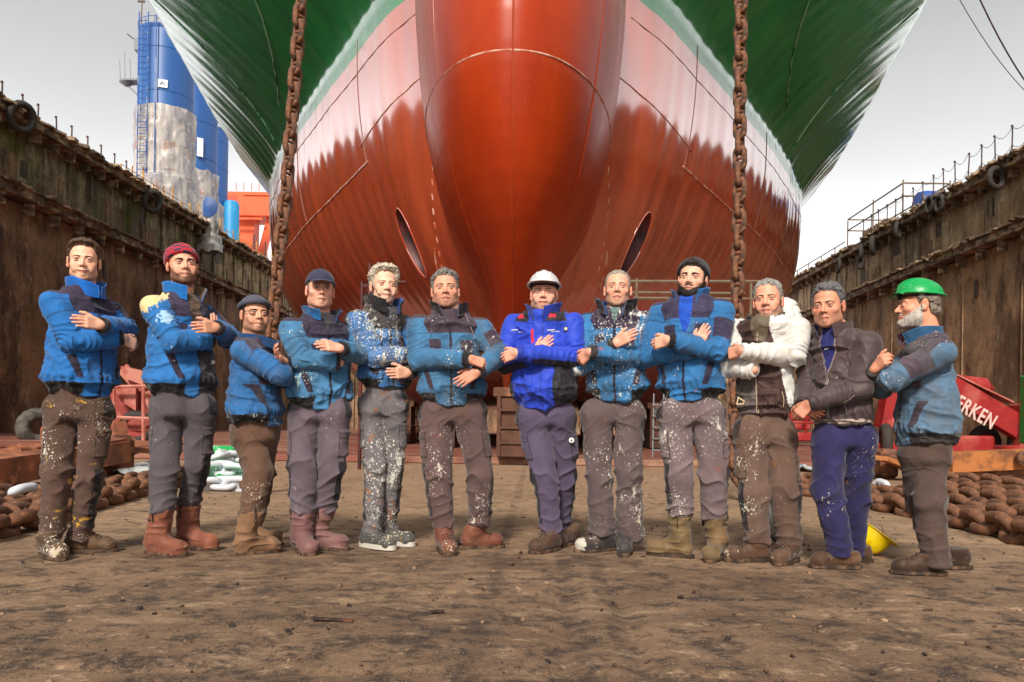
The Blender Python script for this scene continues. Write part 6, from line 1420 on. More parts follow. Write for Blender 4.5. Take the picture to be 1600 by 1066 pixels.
    for layer in (0, 1):
        for i in range(na + 1):
            a = gap + (2 * math.pi - 2 * gap) * i / na; fr_ = math.cos(a)  # 1 = front
            for j in range(nh + 1):
                v_ = j / nh; frn = max(0, fr_) ** 2
                r0 = .088 + .010 * frn; r_ = r0 + .75 * fl * v_ ** 1.5 * (1 + .8 * frn) + (thk if layer == 0 else 0) * (1 - .3 * v_); 
                zz = zn - .040 - .034 * frn + v_ * (ht_ + .008) * (1 - .10 * frn) + (0 if layer == 0 else -.001)
                l_ = r_ * math.sin(a) * 1.0; f_ = r_ * math.cos(a) * 1.06 + .010 + .02 * (1 - v_) * frn
                vs.append((l_ * cax[0] + f_ * cfw[0] + hx + (ho[0] - hx) * .35 * v_, l_ * cax[1] + f_ * cfw[1] + .0, zz))
    vs = np.array(vs, f32); m1 = (na + 1) * (nh + 1); nzv = vnoise(vs * 28, sd_) * .005 + (vnoise(vs * 90, sd_ + 2) * .006 * fur) ; ctr = np.array((hx, 0, 0), f32); dirn = vs - ctr; dirn[:, 2] = 0; dirn /= np.linalg.norm(dirn, axis=1, keepdims=True); vs = vs + dirn * nzv[:, None]; vs[:, 2] += vnoise(vs * 22 + 5, sd_) * .006
    fs = []
    for layer in (0, 1):
        for i in range(na):
            for j in range(nh):
                q0 = layer * m1 + i * (nh + 1) + j; t4 = (q0, q0 + nh + 1, q0 + nh + 2, q0 + 1); fs.append(t4[::-1] if layer == 0 else t4)
    for i in range(na):
        q0 = i * (nh + 1) + nh; fs.append((q0, q0 + nh + 1, q0 + nh + 1 + m1, q0 + m1)[::-1])
    for i in (0, na):
        for j in range(nh):
            q0 = i * (nh + 1) + j; t4 = (q0, q0 + 1, q0 + 1 + m1, q0 + m1); fs.append(t4 if i == 0 else t4[::-1])
    cc_ = np.tile(np.array(s2l(ck)), (len(vs), 1)); 
    if 'cin' in cs_: cc_[m1:] = s2l(cs_['cin'])
    cm = cloth_mat('collar_fur' if fur else 'collar_cloth', sd_ + 3, .35 if fur else st.get('splat', .3) * .6, dirt=.2, faded=.3 + .3 * fur); mesh_obj('collar', vs, np.array(fs), cm, jo, True, cc_)
    # undershirt at the neck
    mb = MB(); us = d.get('under')
    if us:
        mb.lathe([(.094, zn - .085), (.080, zn - .035), (.071, zn - .008), (.066, zn - .012)], (hx + fw[0] * .006, fw[1] * .006, 0), 28, capb=False); mb.build('undershirt', grunge('under_%d' % sd_, s2l(us), [], .9, [(30, .4, .004, (1, 1, .4), 1)]), root, True)
    # ================= trousers =================
    tr = d['trousers']; 
    def trou(P, lab=False):
        z = P[:, 2]; dts = []
        for lg in legs:
            r1, r2, r3 = lg['r']; d1 = caps(P, lg['hip'], lg['knee'], r1 * .93, r2); foot = lg['ank'] + np.array((0, 0, -.03)); d2 = caps(P, lg['knee'], foot, r2, r3)
            dd = smin(d1, d2, .02); dts.append(smax(dd, lg['cut'] - z, .008))
        dt, lx, f = torso(P, 0, .80); dt = smax(dt, z - wz, .01); pel = smin(dt, caps(P, legs[0]['hip'] + np.array((0, 0, .03)), legs[1]['hip'] + np.array((0, 0, .03)), .090, .090), .04)
        pel = smax(pel, z - wz, .005); pel = smax(pel, np.minimum(legs[0]['hip'][2], legs[1]['hip'][2]) - .035 - z, .03)
        out = smin(smin(dts[0], dts[1], .012), pel, .055)
        return (out, dts) if lab else out
    pts = np.array([l[k] for l in legs for k in ('hip', 'knee', 'ank')]); lo = pts.min(0) - .16; hi = pts.max(0) + .16; lo[2] = min(l['cut'] for l in legs) - .02; hi[2] = wz + .02; lo[:2] = np.minimum(lo[:2], (-am + Cs[0] * 0, -am)); hi[:2] = np.maximum(hi[:2], (am + Cs[0], am))
    h_ = .0058 * VM; V, Q = surfnet(trou, axis(lo[0], hi[0], h_), axis(lo[1], hi[1], h_), axis(lo[2], hi[2], h_)); N = vnormals(V, Q); _, dts = trou(V, True); li = (dts[1] < dts[0]).astype(int); z = V[:, 2]
    disp = np.zeros(len(V), f32); colr = np.tile(np.array(s2l(tr['c'])), (len(V), 1)); tc2 = np.array(s2l(tr.get('c2', (34, 30, 34))))
    for i, lg in enumerate(legs):
        m_ = li == i; P = V[m_]; kz = lg['knee'][2]; cz = lg['cut']; dn = 1 - np.clip((P[:, 2] - cz) / max(kz - cz, .1), 0, 1); axp_x = np.where(P[:, 2] > kz, np.interp(P[:, 2], [kz, lg['hip'][2]], [lg['knee'][0], lg['hip'][0]]), np.interp(P[:, 2], [cz, kz], [lg['ank'][0], lg['knee'][0]]))
        axp_y = np.where(P[:, 2] > kz, np.interp(P[:, 2], [kz, lg['hip'][2]], [lg['knee'][1], lg['hip'][1]]), np.interp(P[:, 2], [cz, kz], [lg['ank'][1], lg['knee'][1]])); ang = np.arctan2(P[:, 0] - axp_x, -(P[:, 1] - axp_y))
        st_ = tr.get('stack', 1.0); n0 = vnoise(P * np.array((7, 7, 9), f32), sd_ + i)
        rings = 1 - np.abs(np.sin((P[:, 2] - cz) * (38 if st_ > .5 else 22) + 1.4 * np.sin(ang + i * 2 + sd_) + 2.2 * n0)); diag = 1 - np.abs(vnoise(np.stack([P[:, 0] * 9 + P[:, 2] * 4, P[:, 1] * 8, P[:, 2] * 9 - P[:, 0] * 6], 1), sd_ + 5 + i))
        kn = np.exp(-((P[:, 2] - kz) / .09) ** 2); disp[m_] = .015 * st_ * (rings ** 2 - .35) * dn ** 1.6 + .019 * (diag ** 4 - .3) * (.5 + .6 * kn) + .006 * vnoise(P * np.array((14, 14, 11), f32), sd_ + 7)
        # crotch creases
        hz = lg['hip'][2]; cr2 = 1 - np.abs(np.sin((P[:, 2] - hz) * 30 + (1 if i else -1) * P[:, 0] * 26 + n0 * 2)); disp[m_] += .006 * cr2 ** 3 * np.exp(-((P[:, 2] - hz + .06) / .07) ** 2)
        out_s = -1 if i == 0 else 1; side = np.abs(((ang - out_s * tr.get('sa', 1.25) + np.pi) % (2 * np.pi)) - np.pi)
        cl = colr[m_]
        if tr.get('side', True):
            s1 = (side < .42) & (P[:, 2] < kz + .06) & (P[:, 2] > cz + .08); cl[s1] = tc2; s2 = (side < .35) & (P[:, 2] > hz - .02) & (P[:, 2] < hz + .14); cl[s2] = tc2
            pk = (np.abs(side - .1) < .55) & (P[:, 2] < hz - .10) & (P[:, 2] > hz - .26); ed = pk & ((np.abs(side - .62) < .05) | (np.abs(P[:, 2] - hz + .145) < .004) | (P[:, 2] < hz - .253)); cl[ed] = cl[ed] * .4; dpk = np.zeros(len(P), f32); dpk[pk] = .008; disp[m_] += dpk
        colr[m_] = cl
    if tr.get('waist'): pass
    V = relax(V + N * disp[:, None], Q, 1, .3)
    hm2 = min(l['cut'] for l in legs)
    tm = cloth_mat('trouser_cloth', sd_ + 30, tr.get('splat', .3), dirt=tr.get('dirt', .4), dirt_c=tr.get('dc', (84, 60, 42)), sp2=tr.get('sp2', (150, 92, 50)), faded=.22, splat_c=tr.get('spc', (196, 186, 168)))
    mesh_obj('trousers', V, Q, tm, root, True, colr)
    # ================= footwear =================
    bt = d['boots']
    for i, lg in enumerate(legs):
        T_, H_, v = lg['toe'].astype(f32), lg['heel'].astype(f32), lg['v'].astype(f32); sd2 = np.array((v[1], -v[0], 0), f32); top = bt.get('top', .16); rw = bt.get('w', .042); fl = float(np.linalg.norm(T_ - H_)); tall = top > .22
        sh_top = (lg['ank'] * np.array((1, 1, 0)) + np.array((0, 0, top))).astype(f32)
        if tall: sh_top[:2] = lg['ank'][:2] + (lg['knee'][:2] - lg['ank'][:2]) * np.clip((top - lg['ank'][2]) / (lg['knee'][2] - lg['ank'][2]), 0, 1)
        an_ = (H_ + v * .085 + np.array((0, 0, .11))).astype(f32); rs = bt.get('rs', .056)
        def boot(P):
            a = H_ + v * .050 + np.array((0, 0, .050), f32); b = T_ - v * .052 + np.array((0, 0, .040), f32); dd = caps(P, a, b, rw * .92, rw * 1.02); dd = smin(dd, caps(P, T_ - v * .058 + np.array((0, 0, .046), f32) - sd2 * .004, T_ - v * .05 + np.array((0, 0, .044), f32), rw * 1.06, rw * 1.0), .02)
            dd = smin(dd, caps(P, an_, a + v * fl * .36 + np.array((0, 0, .022), f32), rs * .92, rw * .80), .035); dd = smin(dd, caps(P, a + np.array((0, 0, .01), f32), an_, rw, rs * .9), .02)
            sf = caps(P, an_, sh_top, rs * .95, rs * (1.22 if tall else 1.0)); dd = smin(dd, sf, .025)
            n = vnoise(P * np.array((16, 16, 26), f32), sd_ + i) * .0035 + (1 - np.abs(vnoise(P * np.array((10, 10, 26), f32), sd_ + 3 + i))) ** 3 * .009 * (tall * 1.0 + .3)
            dd = dd - n; dd = smax(dd, P[:, 2] - top - .0, .004); dd = smax(dd, .006 - P[:, 2], .004)
            if tall: dd = smax(dd, -smax(caps(P, an_ + np.array((0, 0, .1), f32), sh_top + np.array((0, 0, .04), f32), rs * .9, rs * 1.12), .16 - P[:, 2], .01), .002)
            return dd
        pts = np.array([T_, H_, sh_top]); lo = pts.min(0) - .085; hi = pts.max(0) + .085; lo[2] = -.002; hi[2] = top + .015; h_ = .0052 * VM
        V, Q = surfnet(boot, axis(lo[0], hi[0], h_), axis(lo[1], hi[1], h_), axis(lo[2], hi[2], h_)); cb = np.tile(np.array(s2l(bt['c'])), (len(V), 1))
        along = (V - H_) @ v
        if bt.get('whitetoe') and i == 0: mt = (along > fl - .055) & ((vnoise(V * 60, 3) * .02 + along) > fl - .05); cb[mt] = s2l((206, 200, 188))
        if bt.get('toec'): mt = along > fl - .075; cb[mt] = cb[mt] * .7
        bo = mesh_obj('boot' if top > .13 else 'shoe', V, Q, cloth_mat('boot_leather', sd_ + 40 + i, bt.get('splat', .25) + .12, dirt=min(1, bt.get('dirt', .4) + .25), dirt_c=bt.get('dc', (120, 88, 62)), rough=.6, weave=False, faded=.3, sp2=bt.get('sp2', (150, 110, 60)), splat_c=bt.get('spc', (190, 176, 150))), root, True, cb)
        mb = MB(); prof = []
        for q in range(36):
            a = 2 * math.pi * q / 36; c_, s_ = math.cos(a), math.sin(a); al = fl / 2 + (fl / 2 + .006) * np.sign(c_) * abs(c_) ** .8; wv = (rw + .007) * np.sign(s_) * abs(s_) ** .75 * (1.0 if al > fl * .55 else .86 + .14 * max(0, (al - fl * .35)) / (fl * .2) if al > fl * .35 else .86); p3 = H_ + v * al + sd2 * wv; prof.append((p3[0], p3[1]))
        mb.prism(prof, .0, .019 if not bt.get('sneaker') else .03); mb.build('sole', SOLE if not bt.get('sneaker') else newmat('white_sole', .6, s2l((190, 184, 172)))[0], bo)
        if not tall:
            mb = MB()
            for q in range(5):
                c_ = H_ + v * (.115 + .022 * q) + np.array((0, 0, .145 - .017 * q), f32); zq = c_[2]; P_ = np.array([c_ + np.array((0, 0, dz), f32) for dz in np.linspace(.05, -.09, 60)], f32); dq = boot(P_); ii = int(np.argmax(dq < 0)); zc_ = P_[ii][2] + .001
                mb.tube([c_ * np.array((1, 1, 0)) + sd2 * .030 + np.array((0, 0, zc_ - .010)), c_ * np.array((1, 1, 0)) + np.array((0, 0, zc_ + .002)), c_ * np.array((1, 1, 0)) - sd2 * .030 + np.array((0, 0, zc_ - .010)) + v * .012], .0028, 5)
            mb.build('lace', LACE, bo, True)
        else:
            for s_ in (-1, 1):
                mb = MB(); o_ = sh_top + sd2 * s_ * rs * 1.22; mb.tube([o_ + np.array((0, 0, -.07)), o_ + sd2 * s_ * .006 + np.array((0, 0, .0)), o_ + sd2 * s_ * .003 + np.array((0, 0, .022)), o_ - sd2 * s_ * .012 + np.array((0, 0, .0))], .011, 6, sx=.35)
                mb.build('pull_loop', LACE, bo, True)
    return dict(root=root, jac=jac, J=J, L2=L2, zs=zs, zh=zh, zn=zn, ax=ax, fw=fw, hx=hx, torso=torso, wr=wr, el=el, hands=hands, fromhead=fromhead, jo=jo, Cs=Cs, zz=zz_, org=org, legs=legs)
WORK = dict(kind='work', c=(46, 106, 158), c2=(54, 46, 66), splat=.3, dirt=.35, faded=.42)
def jk(**k): r = dict(WORK); r.update(k); return r
GR = 'workers lined up in front of the ship'
PEOPLE = [
 dict(id=1, label='smiling bareheaded man with short brown hair in clean blue jacket, leftmost of the row', Y=4.84, cx=129, yaw=40, rho=.82, torso=[(500, 74, 184), (545, 67, 189), (585, 61, 191), (612, 68, 186)], shy=480, necky=449,
  armR=dict(el=(113, 533, .10), wr=(190, 528, .25), tip=(210, 538, .26), curl=.7), armL=dict(el=(197, 515, .08), wr=(158, 508, .29), tip=(116, 499, .27), curl=.15),
  head=dict(x=131.5, chin=441, yaw=-4, pitch=-2, smile=.008, mouth=.027, s=1.03), skin=(222, 166, 138), brow=(86, 60, 44), stubble=((150, 104, 84), .22), teeth=True,
  hair=dict(c=(84, 64, 50), t=.008, amp=.004, fr=60, top=.012, quiff=.012, hl=.078),
  jacket=jk(splat=.08, dirt=.22, c=(32, 102, 170), faded=.2), collar=dict(c=(18, 96, 180), h=.080, flare=.008, gap=.08), trousers=dict(c=(88, 66, 58), splat=.85, dirt=.65, sp2=(196, 150, 50), dc=(66, 48, 30)),
  boots=dict(c=(72, 54, 38), top=.15, splat=.6, dirt=.6), seed=11,
  legs=[dict(hip=(98, 645), knee=(90, 735), ank=(80, 832), heel=(70, 868), toe=(98, 876), r=(.128, .094, .078)), dict(hip=(150, 645), knee=(139, 748), ank=(124, 834), heel=(104, 864), toe=(184, 861), r=(.118, .088, .078))]),
 dict(id=2, label='bearded man in red and navy checked beanie, open blue jacket and rust brown boots', Y=4.97, cx=285, yaw=40, rho=.82, torso=[(505, 232, 332), (545, 226, 338), (585, 221, 344), (614, 226, 342)], shy=487, necky=456,
  armR=dict(el=(270, 531, .12), wr=(331, 532, .20), tip=(338, 497, .21), curl=.15), armL=dict(el=(356, 527, .10), wr=(338, 512, .28), tip=(293, 510, .28), curl=.2),
  head=dict(x=285, chin=446, yaw=9, pitch=3, roll=-3, smile=.006, mouth=.026, nose=1.1, s=1.03), skin=(206, 152, 124), brow=(30, 22, 20), stubble=((70, 50, 44), .78), browt=1.5,
  hat=dict(kind='beanie', c=(176, 34, 52), c2=(50, 48, 72), tilt=.50, base=.016, sx=-.020, off=.015),
  jacket=jk(splat=.12, dirt=.15, c=(38, 104, 166), faded=.2, shirt=(96, 76, 60), shw=.035, openlow=(62, 54, 58), shoulder_paint=True), collar=dict(c=(24, 104, 178), h=.075, flare=.030, gap=.55, cin=(104, 84, 62)), under=(98, 78, 60),
  trousers=dict(c=(82, 74, 78), splat=.25, dirt=.25), boots=dict(c=(124, 72, 54), top=.27, splat=.12, dirt=.3, rs=.056, dc=(160, 96, 66)), seed=22,
  legs=[dict(hip=(262, 643), knee=(257, 725), ank=(254, 789), heel=(234, 865), toe=(289, 870), r=(.118, .092, .086)), dict(hip=(313, 643), knee=(309, 722), ank=(294, 782), heel=(271, 856), toe=(340, 860), r=(.112, .086, .080))]),
 dict(id=3, label='short man with dark glasses and grey rolled cap, turned sideways in stained blue jacket', Y=5.02, cx=398, yaw=66, torso=[(560, 360, 436), (600, 354, 444), (640, 349, 448), (660, 354, 444)], shy=552, necky=528, sw=.165, rho=.82,
  armR=dict(el=(438, 586, None, -.19), wr=(446, 575, None, .04), tip=(450, 570, None, .1), show=False), armL=dict(el=(449, 592, None, .12), wr=(444, 566, None, -.13), tip=(420, 540, None, -.26), curl=.4, N=(.4, .7, -.4), spread=.14),
  head=dict(x=398, chin=521, yaw=16, pitch=3, s=.97, fat=.003, nose=1.12, smile=.004), skin=(198, 144, 116), brow=(40, 30, 26), stubble=((96, 70, 60), .5), glasses=True, handc=(180, 96, 66),
  hat=dict(kind='docker', c=(74, 74, 88)), hair=dict(c=(50, 40, 36), t=.006, amp=.002, hl=.06),
  jacket=jk(splat=.32, dirt=.4, c=(40, 96, 150), c2=(62, 52, 70), sp2=(190, 84, 50), drop=.015, cinch=.4), collar=dict(c=(34, 70, 112), h=.05, flare=.018), trousers=dict(c=(98, 72, 58), splat=.4, dirt=.8, stack=1.2, sp2=(176, 130, 70), side=False),
  boots=dict(c=(124, 92, 66), top=.26, splat=.2, dirt=.5, rs=.055), seed=33, bulk=.92,
  legs=[dict(hip=(388, 680), knee=(404, 738), ank=(393, 792), heel=(364, 868), toe=(438, 862), r=(.125, .088, .082)), dict(hip=(410, 680), knee=(412, 738), ank=(401, 790), heel=(375, 850), toe=(441, 852), r=(.110, .080, .076))]),
 dict(id=4, label='man in dark navy baseball cap with arms folded, grey trousers tucked over mauve boots', Y=5.12, cx=500, yaw=26, torso=[(530, 450, 548), (570, 444, 554), (605, 442, 557), (634, 450, 550)], shy=520, necky=488,
  armR=dict(el=(472, 562, .09), wr=(530, 567, .20), tip=(545, 565, .2), show=False), armL=dict(el=(576, 558, .06), wr=(533, 545, .27), tip=(487, 536, .28), curl=.12, N=(-.3, .8, -.5)),
  head=dict(x=500, chin=484, yaw=6, pitch=2, roll=2, smile=.003, fat=.003, nose=.95, s=1.02), skin=(212, 156, 132), brow=(110, 90, 76), stubble=((160, 124, 108), .35),
  hat=dict(kind='cap', c=(50, 50, 72)), hair=dict(c=(128, 116, 104), t=.006, amp=.002, hl=.055),
  jacket=jk(splat=.36, dirt=.3, c=(66, 118, 158), spc=(150, 176, 176), sp2=(150, 160, 60)), collar=dict(c=(30, 96, 156), h=.060, flare=.034, gap=.5, cin=(40, 40, 56)), under=(60, 56, 60),
  trousers=dict(c=(96, 84, 92), splat=.05, dirt=.15, stack=1.2), boots=dict(c=(118, 82, 80), top=.27, splat=.06, dirt=.2, rs=.058, dc=(140, 104, 92)), seed=44,
  legs=[dict(hip=(478, 648), knee=(473, 725), ank=(474, 791), heel=(470, 861), toe=(488, 869), r=(.125, .098, .092)), dict(hip=(524, 648), knee=(516, 735), ank=(506, 791), heel=(498, 858), toe=(544, 860), r=(.120, .096, .090))]),
 dict(id=5, label='tall slim man with pale curly hair and black fur collar, wearing grey trainers', Y=5.36, cx=600, yaw=30, torso=[(515, 562, 630), (550, 557, 638), (585, 555, 646), (606, 560, 642)], shy=506, necky=476, sw=.175,
  armR=dict(el=(584, 557, .10), wr=(637, 556, .24), tip=(650, 556, .22), show=False), armL=dict(el=(650, 566, .04), wr=(638, 583, .19), tip=(592, 583, .22), curl=.12, N=(-.4, .9, 0)),
  head=dict(x=600, chin=477, yaw=12, pitch=2, roll=1, smile=.005, jaw=.86, nose=1.1, s=1.05), skin=(222, 168, 142), brow=(176, 150, 128), stubble=((196, 160, 140), .4),
  hair=dict(c=(176, 166, 152), t=.014, amp=.009, fr=50, top=.014, quiff=.006, hl=.082, grey=(214, 200, 176)),
  jacket=jk(splat=.75, dirt=.55, c=(58, 108, 162), c2=(70, 62, 64), dc=(112, 100, 86), spc=(178, 178, 168), drop=.0), collar=dict(c=(34, 30, 32), h=.085, flare=.026, gap=.42, fur=1, t=.020, cin=(26, 74, 140)), under=(70, 70, 78),
  trousers=dict(c=(104, 98, 100), splat=.95, dirt=.35, spc=(170, 172, 164), c2=(40, 38, 40)), boots=dict(c=(74, 74, 70), top=.10, w=.044, sneaker=True, splat=.6, dirt=.3, rs=.046), seed=55,
  legs=[dict(hip=(582, 638), knee=(585, 728), ank=(583, 824), heel=(563, 853), toe=(616, 860), r=(.100, .078, .068)), dict(hip=(616, 638), knee=(614, 731), ank=(606, 826), heel=(601, 850), toe=(647, 854), r=(.098, .074, .064))]),
 dict(id=6, label='stocky grey-haired man with hooded top under jacket, clasping his own forearm', Y=5.24, cx=704, yaw=0, bulk=1.12, torso=[(520, 655, 752), (560, 650, 760), (600, 646, 764), (628, 654, 757)], shy=513, necky=482,
  armR=dict(el=(655, 561, .09), wr=(733, 561, .27), tip=(768, 572, .26), curl=1.0, N=(.1, .8, -.6), thumb=.8), armL=dict(el=(778, 554, .05), wr=(747, 581, .22), tip=(708, 602, .25), curl=.2, spread=.12),
  head=dict(x=695.5, chin=484, yaw=0, pitch=5, roll=-3, fat=.006, nose=1.08, smile=.002, jaw=1.06, s=1.06), skin=(200, 142, 116), brow=(84, 66, 56), stubble=((112, 88, 76), .5),
  hair=dict(c=(98, 90, 86), t=.010, amp=.007, fr=42, top=.006, hl=.072, grey=(150, 144, 138)),
  jacket=jk(splat=.45, dirt=.5, c=(58, 108, 146), sp2=(176, 74, 46), c2=(66, 52, 64)), collar=dict(c=(44, 36, 42), h=.075, flare=.040, gap=.45, fur=.7, t=.018, cin=(30, 80, 124)), under=(72, 58, 68),
  trousers=dict(c=(92, 72, 70), splat=.45, dirt=.55, sp2=(178, 80, 40)), boots=dict(c=(112, 62, 48), top=.16, splat=.4, dirt=.4), seed=66,
  legs=[dict(hip=(682, 650), knee=(685, 740), ank=(692, 816), heel=(688, 858), toe=(706, 869), r=(.135, .100, .080)), dict(hip=(734, 650), knee=(750, 740), ank=(749, 812), heel=(728, 857), toe=(787, 855), r=(.130, .098, .084))]),
 dict(id=7, label='man in white hard hat and bright royal blue jacket with red details', Y=5.28, cx=850, yaw=-15, bulk=1.1, belly=.05, torso=[(525, 803, 896), (565, 798, 904), (605, 794, 908), (634, 802, 900)], shy=508, necky=487,
  armR=dict(el=(786, 566, .10), wr=(836, 556, .19), tip=(864, 524, .21), curl=.2), armL=dict(el=(898, 559, .07), wr=(809, 552, .30), tip=(774, 562, .26), curl=.42, spread=.12),
  head=dict(x=850, chin=489, yaw=-3, pitch=2, fat=.008, smile=.006, mouth=.026, s=1.03), skin=(214, 156, 134), brow=(60, 46, 40), stubble=((126, 106, 96), .6),
  hat=dict(kind='helmet', c=(196, 196, 196), dc=(150, 148, 144), dirt=.5),
  jacket=dict(kind='royal', c=(36, 64, 182), splat=0, dirt=.0, faded=.15, rough=.6, drop=.03, fold=1.1, zip=-.02), collar=dict(c=(34, 60, 176), h=.085, flare=.034, gap=.30, cin=(30, 28, 34)),
  trousers=dict(c=(84, 72, 94), splat=.0, dirt=.05, c2=(30, 28, 32), stack=1.1), boots=dict(c=(76, 54, 42), top=.14, splat=.1, dirt=.4), seed=77,
  legs=[dict(hip=(832, 655), knee=(852, 745), ank=(862, 826), heel=(880, 857), toe=(829, 866), r=(.120, .090, .072)), dict(hip=(876, 655), knee=(882, 745), ank=(876, 826), heel=(894, 850), toe=(866, 856), r=(.118, .090, .072))]),
 dict(id=8, label='short-haired grey man with thick black fur collar and white-toed shoe', Y=5.24, cx=964, yaw=-6, torso=[(515, 920, 1006), (555, 914, 1012), (595, 909, 1018), (621, 917, 1012)], shy=506, necky=480,
  armR=dict(el=(907, 572, .11), wr=(960, 538, .22), tip=(997, 517, .26), curl=.15), armL=dict(el=(1008, 560, .06), wr=(923, 550, .28), tip=(900, 568, .22), curl=.65),
  head=dict(x=965.5, chin=482, yaw=-2, pitch=6, nose=1.1, s=1.04), skin=(208, 150, 124), brow=(110, 88, 74), stubble=((160, 134, 118), .45),
  hair=dict(c=(150, 140, 128), t=.006, amp=.002, hl=.076, fr=80), jacket=jk(splat=.65, dirt=.45, c=(48, 110, 158), sp2=(176, 70, 60), c2=(58, 44, 66)), collar=dict(c=(36, 33, 32), h=.085, flare=.040, gap=.5, fur=1.3, t=.028, cin=(24, 84, 150)), under=(92, 116, 112),
  trousers=dict(c=(92, 78, 78), splat=.55, dirt=.5, side=False, stack=.6), boots=dict(c=(58, 54, 54), top=.14, splat=.4, dirt=.3, whitetoe=True), seed=88,
  legs=[dict(hip=(931, 652), knee=(936, 746), ank=(941, 824), heel=(957, 860), toe=(898, 863), r=(.118, .090, .096), drop=.05), dict(hip=(983, 652), knee=(982, 746), ank=(985, 826), heel=(979, 861), toe=(974, 870), r=(.118, .092, .104), drop=.09)]),
 dict(id=9, label='bearded man in charcoal ribbed beanie and blue T-shirt, hair falling over his forehead', Y=5.05, cx=1080, yaw=-16, bulk=1.04, torso=[(500, 1032, 1127), (545, 1025, 1134), (590, 1020, 1138), (621, 1027, 1133)], shy=489, necky=462, sw=.192,
  armR=dict(el=(1014, 555, .11), wr=(1087, 546, .19), tip=(1106, 505, .21), curl=.2), armL=dict(el=(1121, 547, .06), wr=(1046, 532, .30), tip=(1008, 540, .27), curl=.5),
  head=dict(x=1082, chin=468, yaw=-11, pitch=3, roll=4, fat=.004, s=1.04), skin=(214, 160, 134), brow=(34, 26, 24), stubble=((44, 34, 32), .8), beard=dict(c=(36, 29, 27), t=.0028, chin=1.8), browt=1.4,
  hat=dict(kind='beanie', c=(58, 56, 60), tilt=.66, base=.030, sx=.01, rib=1, off=.017), hair=dict(c=(44, 34, 30), t=.009, amp=.004, hl=.060, fr=50, quiff=.012),
  jacket=jk(splat=.3, dirt=.22, c=(44, 106, 160), c2=(56, 50, 76), spc=(210, 222, 232), shirt=(26, 72, 170), shw=.04), collar=dict(c=(28, 106, 174), h=.075, flare=.030, gap=.6, cin=(50, 48, 72)), under=(30, 76, 172),
  trousers=dict(c=(110, 94, 96), splat=.7, dirt=.4, sp2=(196, 70, 44), spc=(190, 186, 178)), boots=dict(c=(110, 90, 60), top=.26, splat=.3, dirt=.5, rs=.058, sp2=(200, 190, 60)), seed=99,
  legs=[dict(hip=(1054, 650), knee=(1060, 740), ank=(1063, 797), heel=(1075, 871), toe=(1011, 866), r=(.128, .100, .092)), dict(hip=(1106, 650), knee=(1114, 742), ank=(1117, 802), heel=(1120, 872), toe=(1106, 879), r=(.128, .100, .094))]),
 dict(id=10, label='grey-haired man in white hooded overall jacket hanging open over brown bib trousers', Y=4.98, cx=1196, yaw=-10, bulk=1.08, torso=[(530, 1154, 1238), (570, 1146, 1244), (610, 1142, 1248), (646, 1150, 1246)], shy=517, necky=496,
  armR=dict(el=(1127, 570, .10), wr=(1178, 578, .22), tip=(1200, 572, .2), show=False), armL=dict(el=(1240, 556, .06), wr=(1160, 548, .29), tip=(1142, 552, .26), curl=1.1, thumb=.8),
  head=dict(x=1200, chin=502, yaw=-8, pitch=1, roll=-2, fat=.004, smile=.004, nose=1.25, s=1.05), skin=(206, 144, 118), brow=(74, 60, 54), stubble=((132, 112, 100), .7), handc=(120, 80, 60),
  hair=dict(c=(122, 116, 110), t=.009, amp=.005, top=.004, hl=.076, grey=(178, 174, 168)),
  jacket=dict(kind='white', c=(206, 202, 196), splat=.05, dirt=.18, dc=(180, 160, 130), faded=.1, rough=.6, fold=1.35, drop=0, sleeve=1.0), collar=dict(c=(78, 66, 54), h=.055, flare=.022, gap=.6, cin=(60, 50, 44)), under=(84, 72, 58),
  trousers=dict(c=(100, 78, 68), splat=.6, dirt=.7, sp2=(150, 96, 50)), boots=dict(c=(76, 54, 42), top=.15, splat=.4, dirt=.5), seed=110,
  legs=[dict(hip=(1172, 680), knee=(1176, 768), ank=(1184, 838), heel=(1204, 876), toe=(1131, 876), r=(.125, .100, .090)), dict(hip=(1218, 684), knee=(1226, 772), ank=(1233, 842), heel=(1250, 874), toe=(1212, 884), r=(.122, .098, .088))]),
 dict(id=11, label='dark-haired man in zipped brown bomber jacket and navy work trousers, hands clasped low', Y=4.80, cx=1312, yaw=-30, bulk=1.06, torso=[(550, 1266, 1352), (590, 1260, 1360), (630, 1258, 1366), (664, 1266, 1364)], shy=541, necky=512, sw=.180,
  armR=dict(el=(1264, 598, .03), wr=(1254, 632, .20), tip=(1282, 650, .23), curl=.6), armL=dict(el=(1344, 606, .00), wr=(1266, 630, .27), tip=(1246, 650, .31), curl=1.0, N=(.5, .8, 0), thumb=.9),
  head=dict(x=1293, chin=512, yaw=-15, pitch=-5, roll=-2, fat=.002, nose=1.2, jaw=1.04, s=1.07), skin=(188, 132, 104), brow=(60, 50, 46), stubble=((130, 98, 84), .35),
  hair=dict(c=(84, 82, 84), t=.010, amp=.005, top=.006, quiff=.004, hl=.074, grey=(120, 118, 120)),
  jacket=dict(kind='dark', c=(76, 62, 62), splat=.03, dirt=.25, dc=(60, 50, 46), faded=.25, rough=.55, fold=1.2, drop=.01), collar=dict(c=(74, 60, 60), h=.060, flare=.018, gap=.5, cin=(36, 38, 96)), under=(36, 40, 104),
  trousers=dict(c=(42, 38, 78), splat=.18, dirt=.2, side=False, stack=.8, dc=(70, 56, 60)), boots=dict(c=(72, 50, 36), top=.10, splat=.2, dirt=.6), seed=121,
  legs=[dict(hip=(1296, 690), knee=(1294, 772), ank=(1314, 858), heel=(1344, 888), toe=(1265, 886), r=(.125, .100, .084)), dict(hip=(1342, 690), knee=(1338, 772), ank=(1332, 862), heel=(1348, 878), toe=(1290, 878), r=(.122, .098, .084))]),
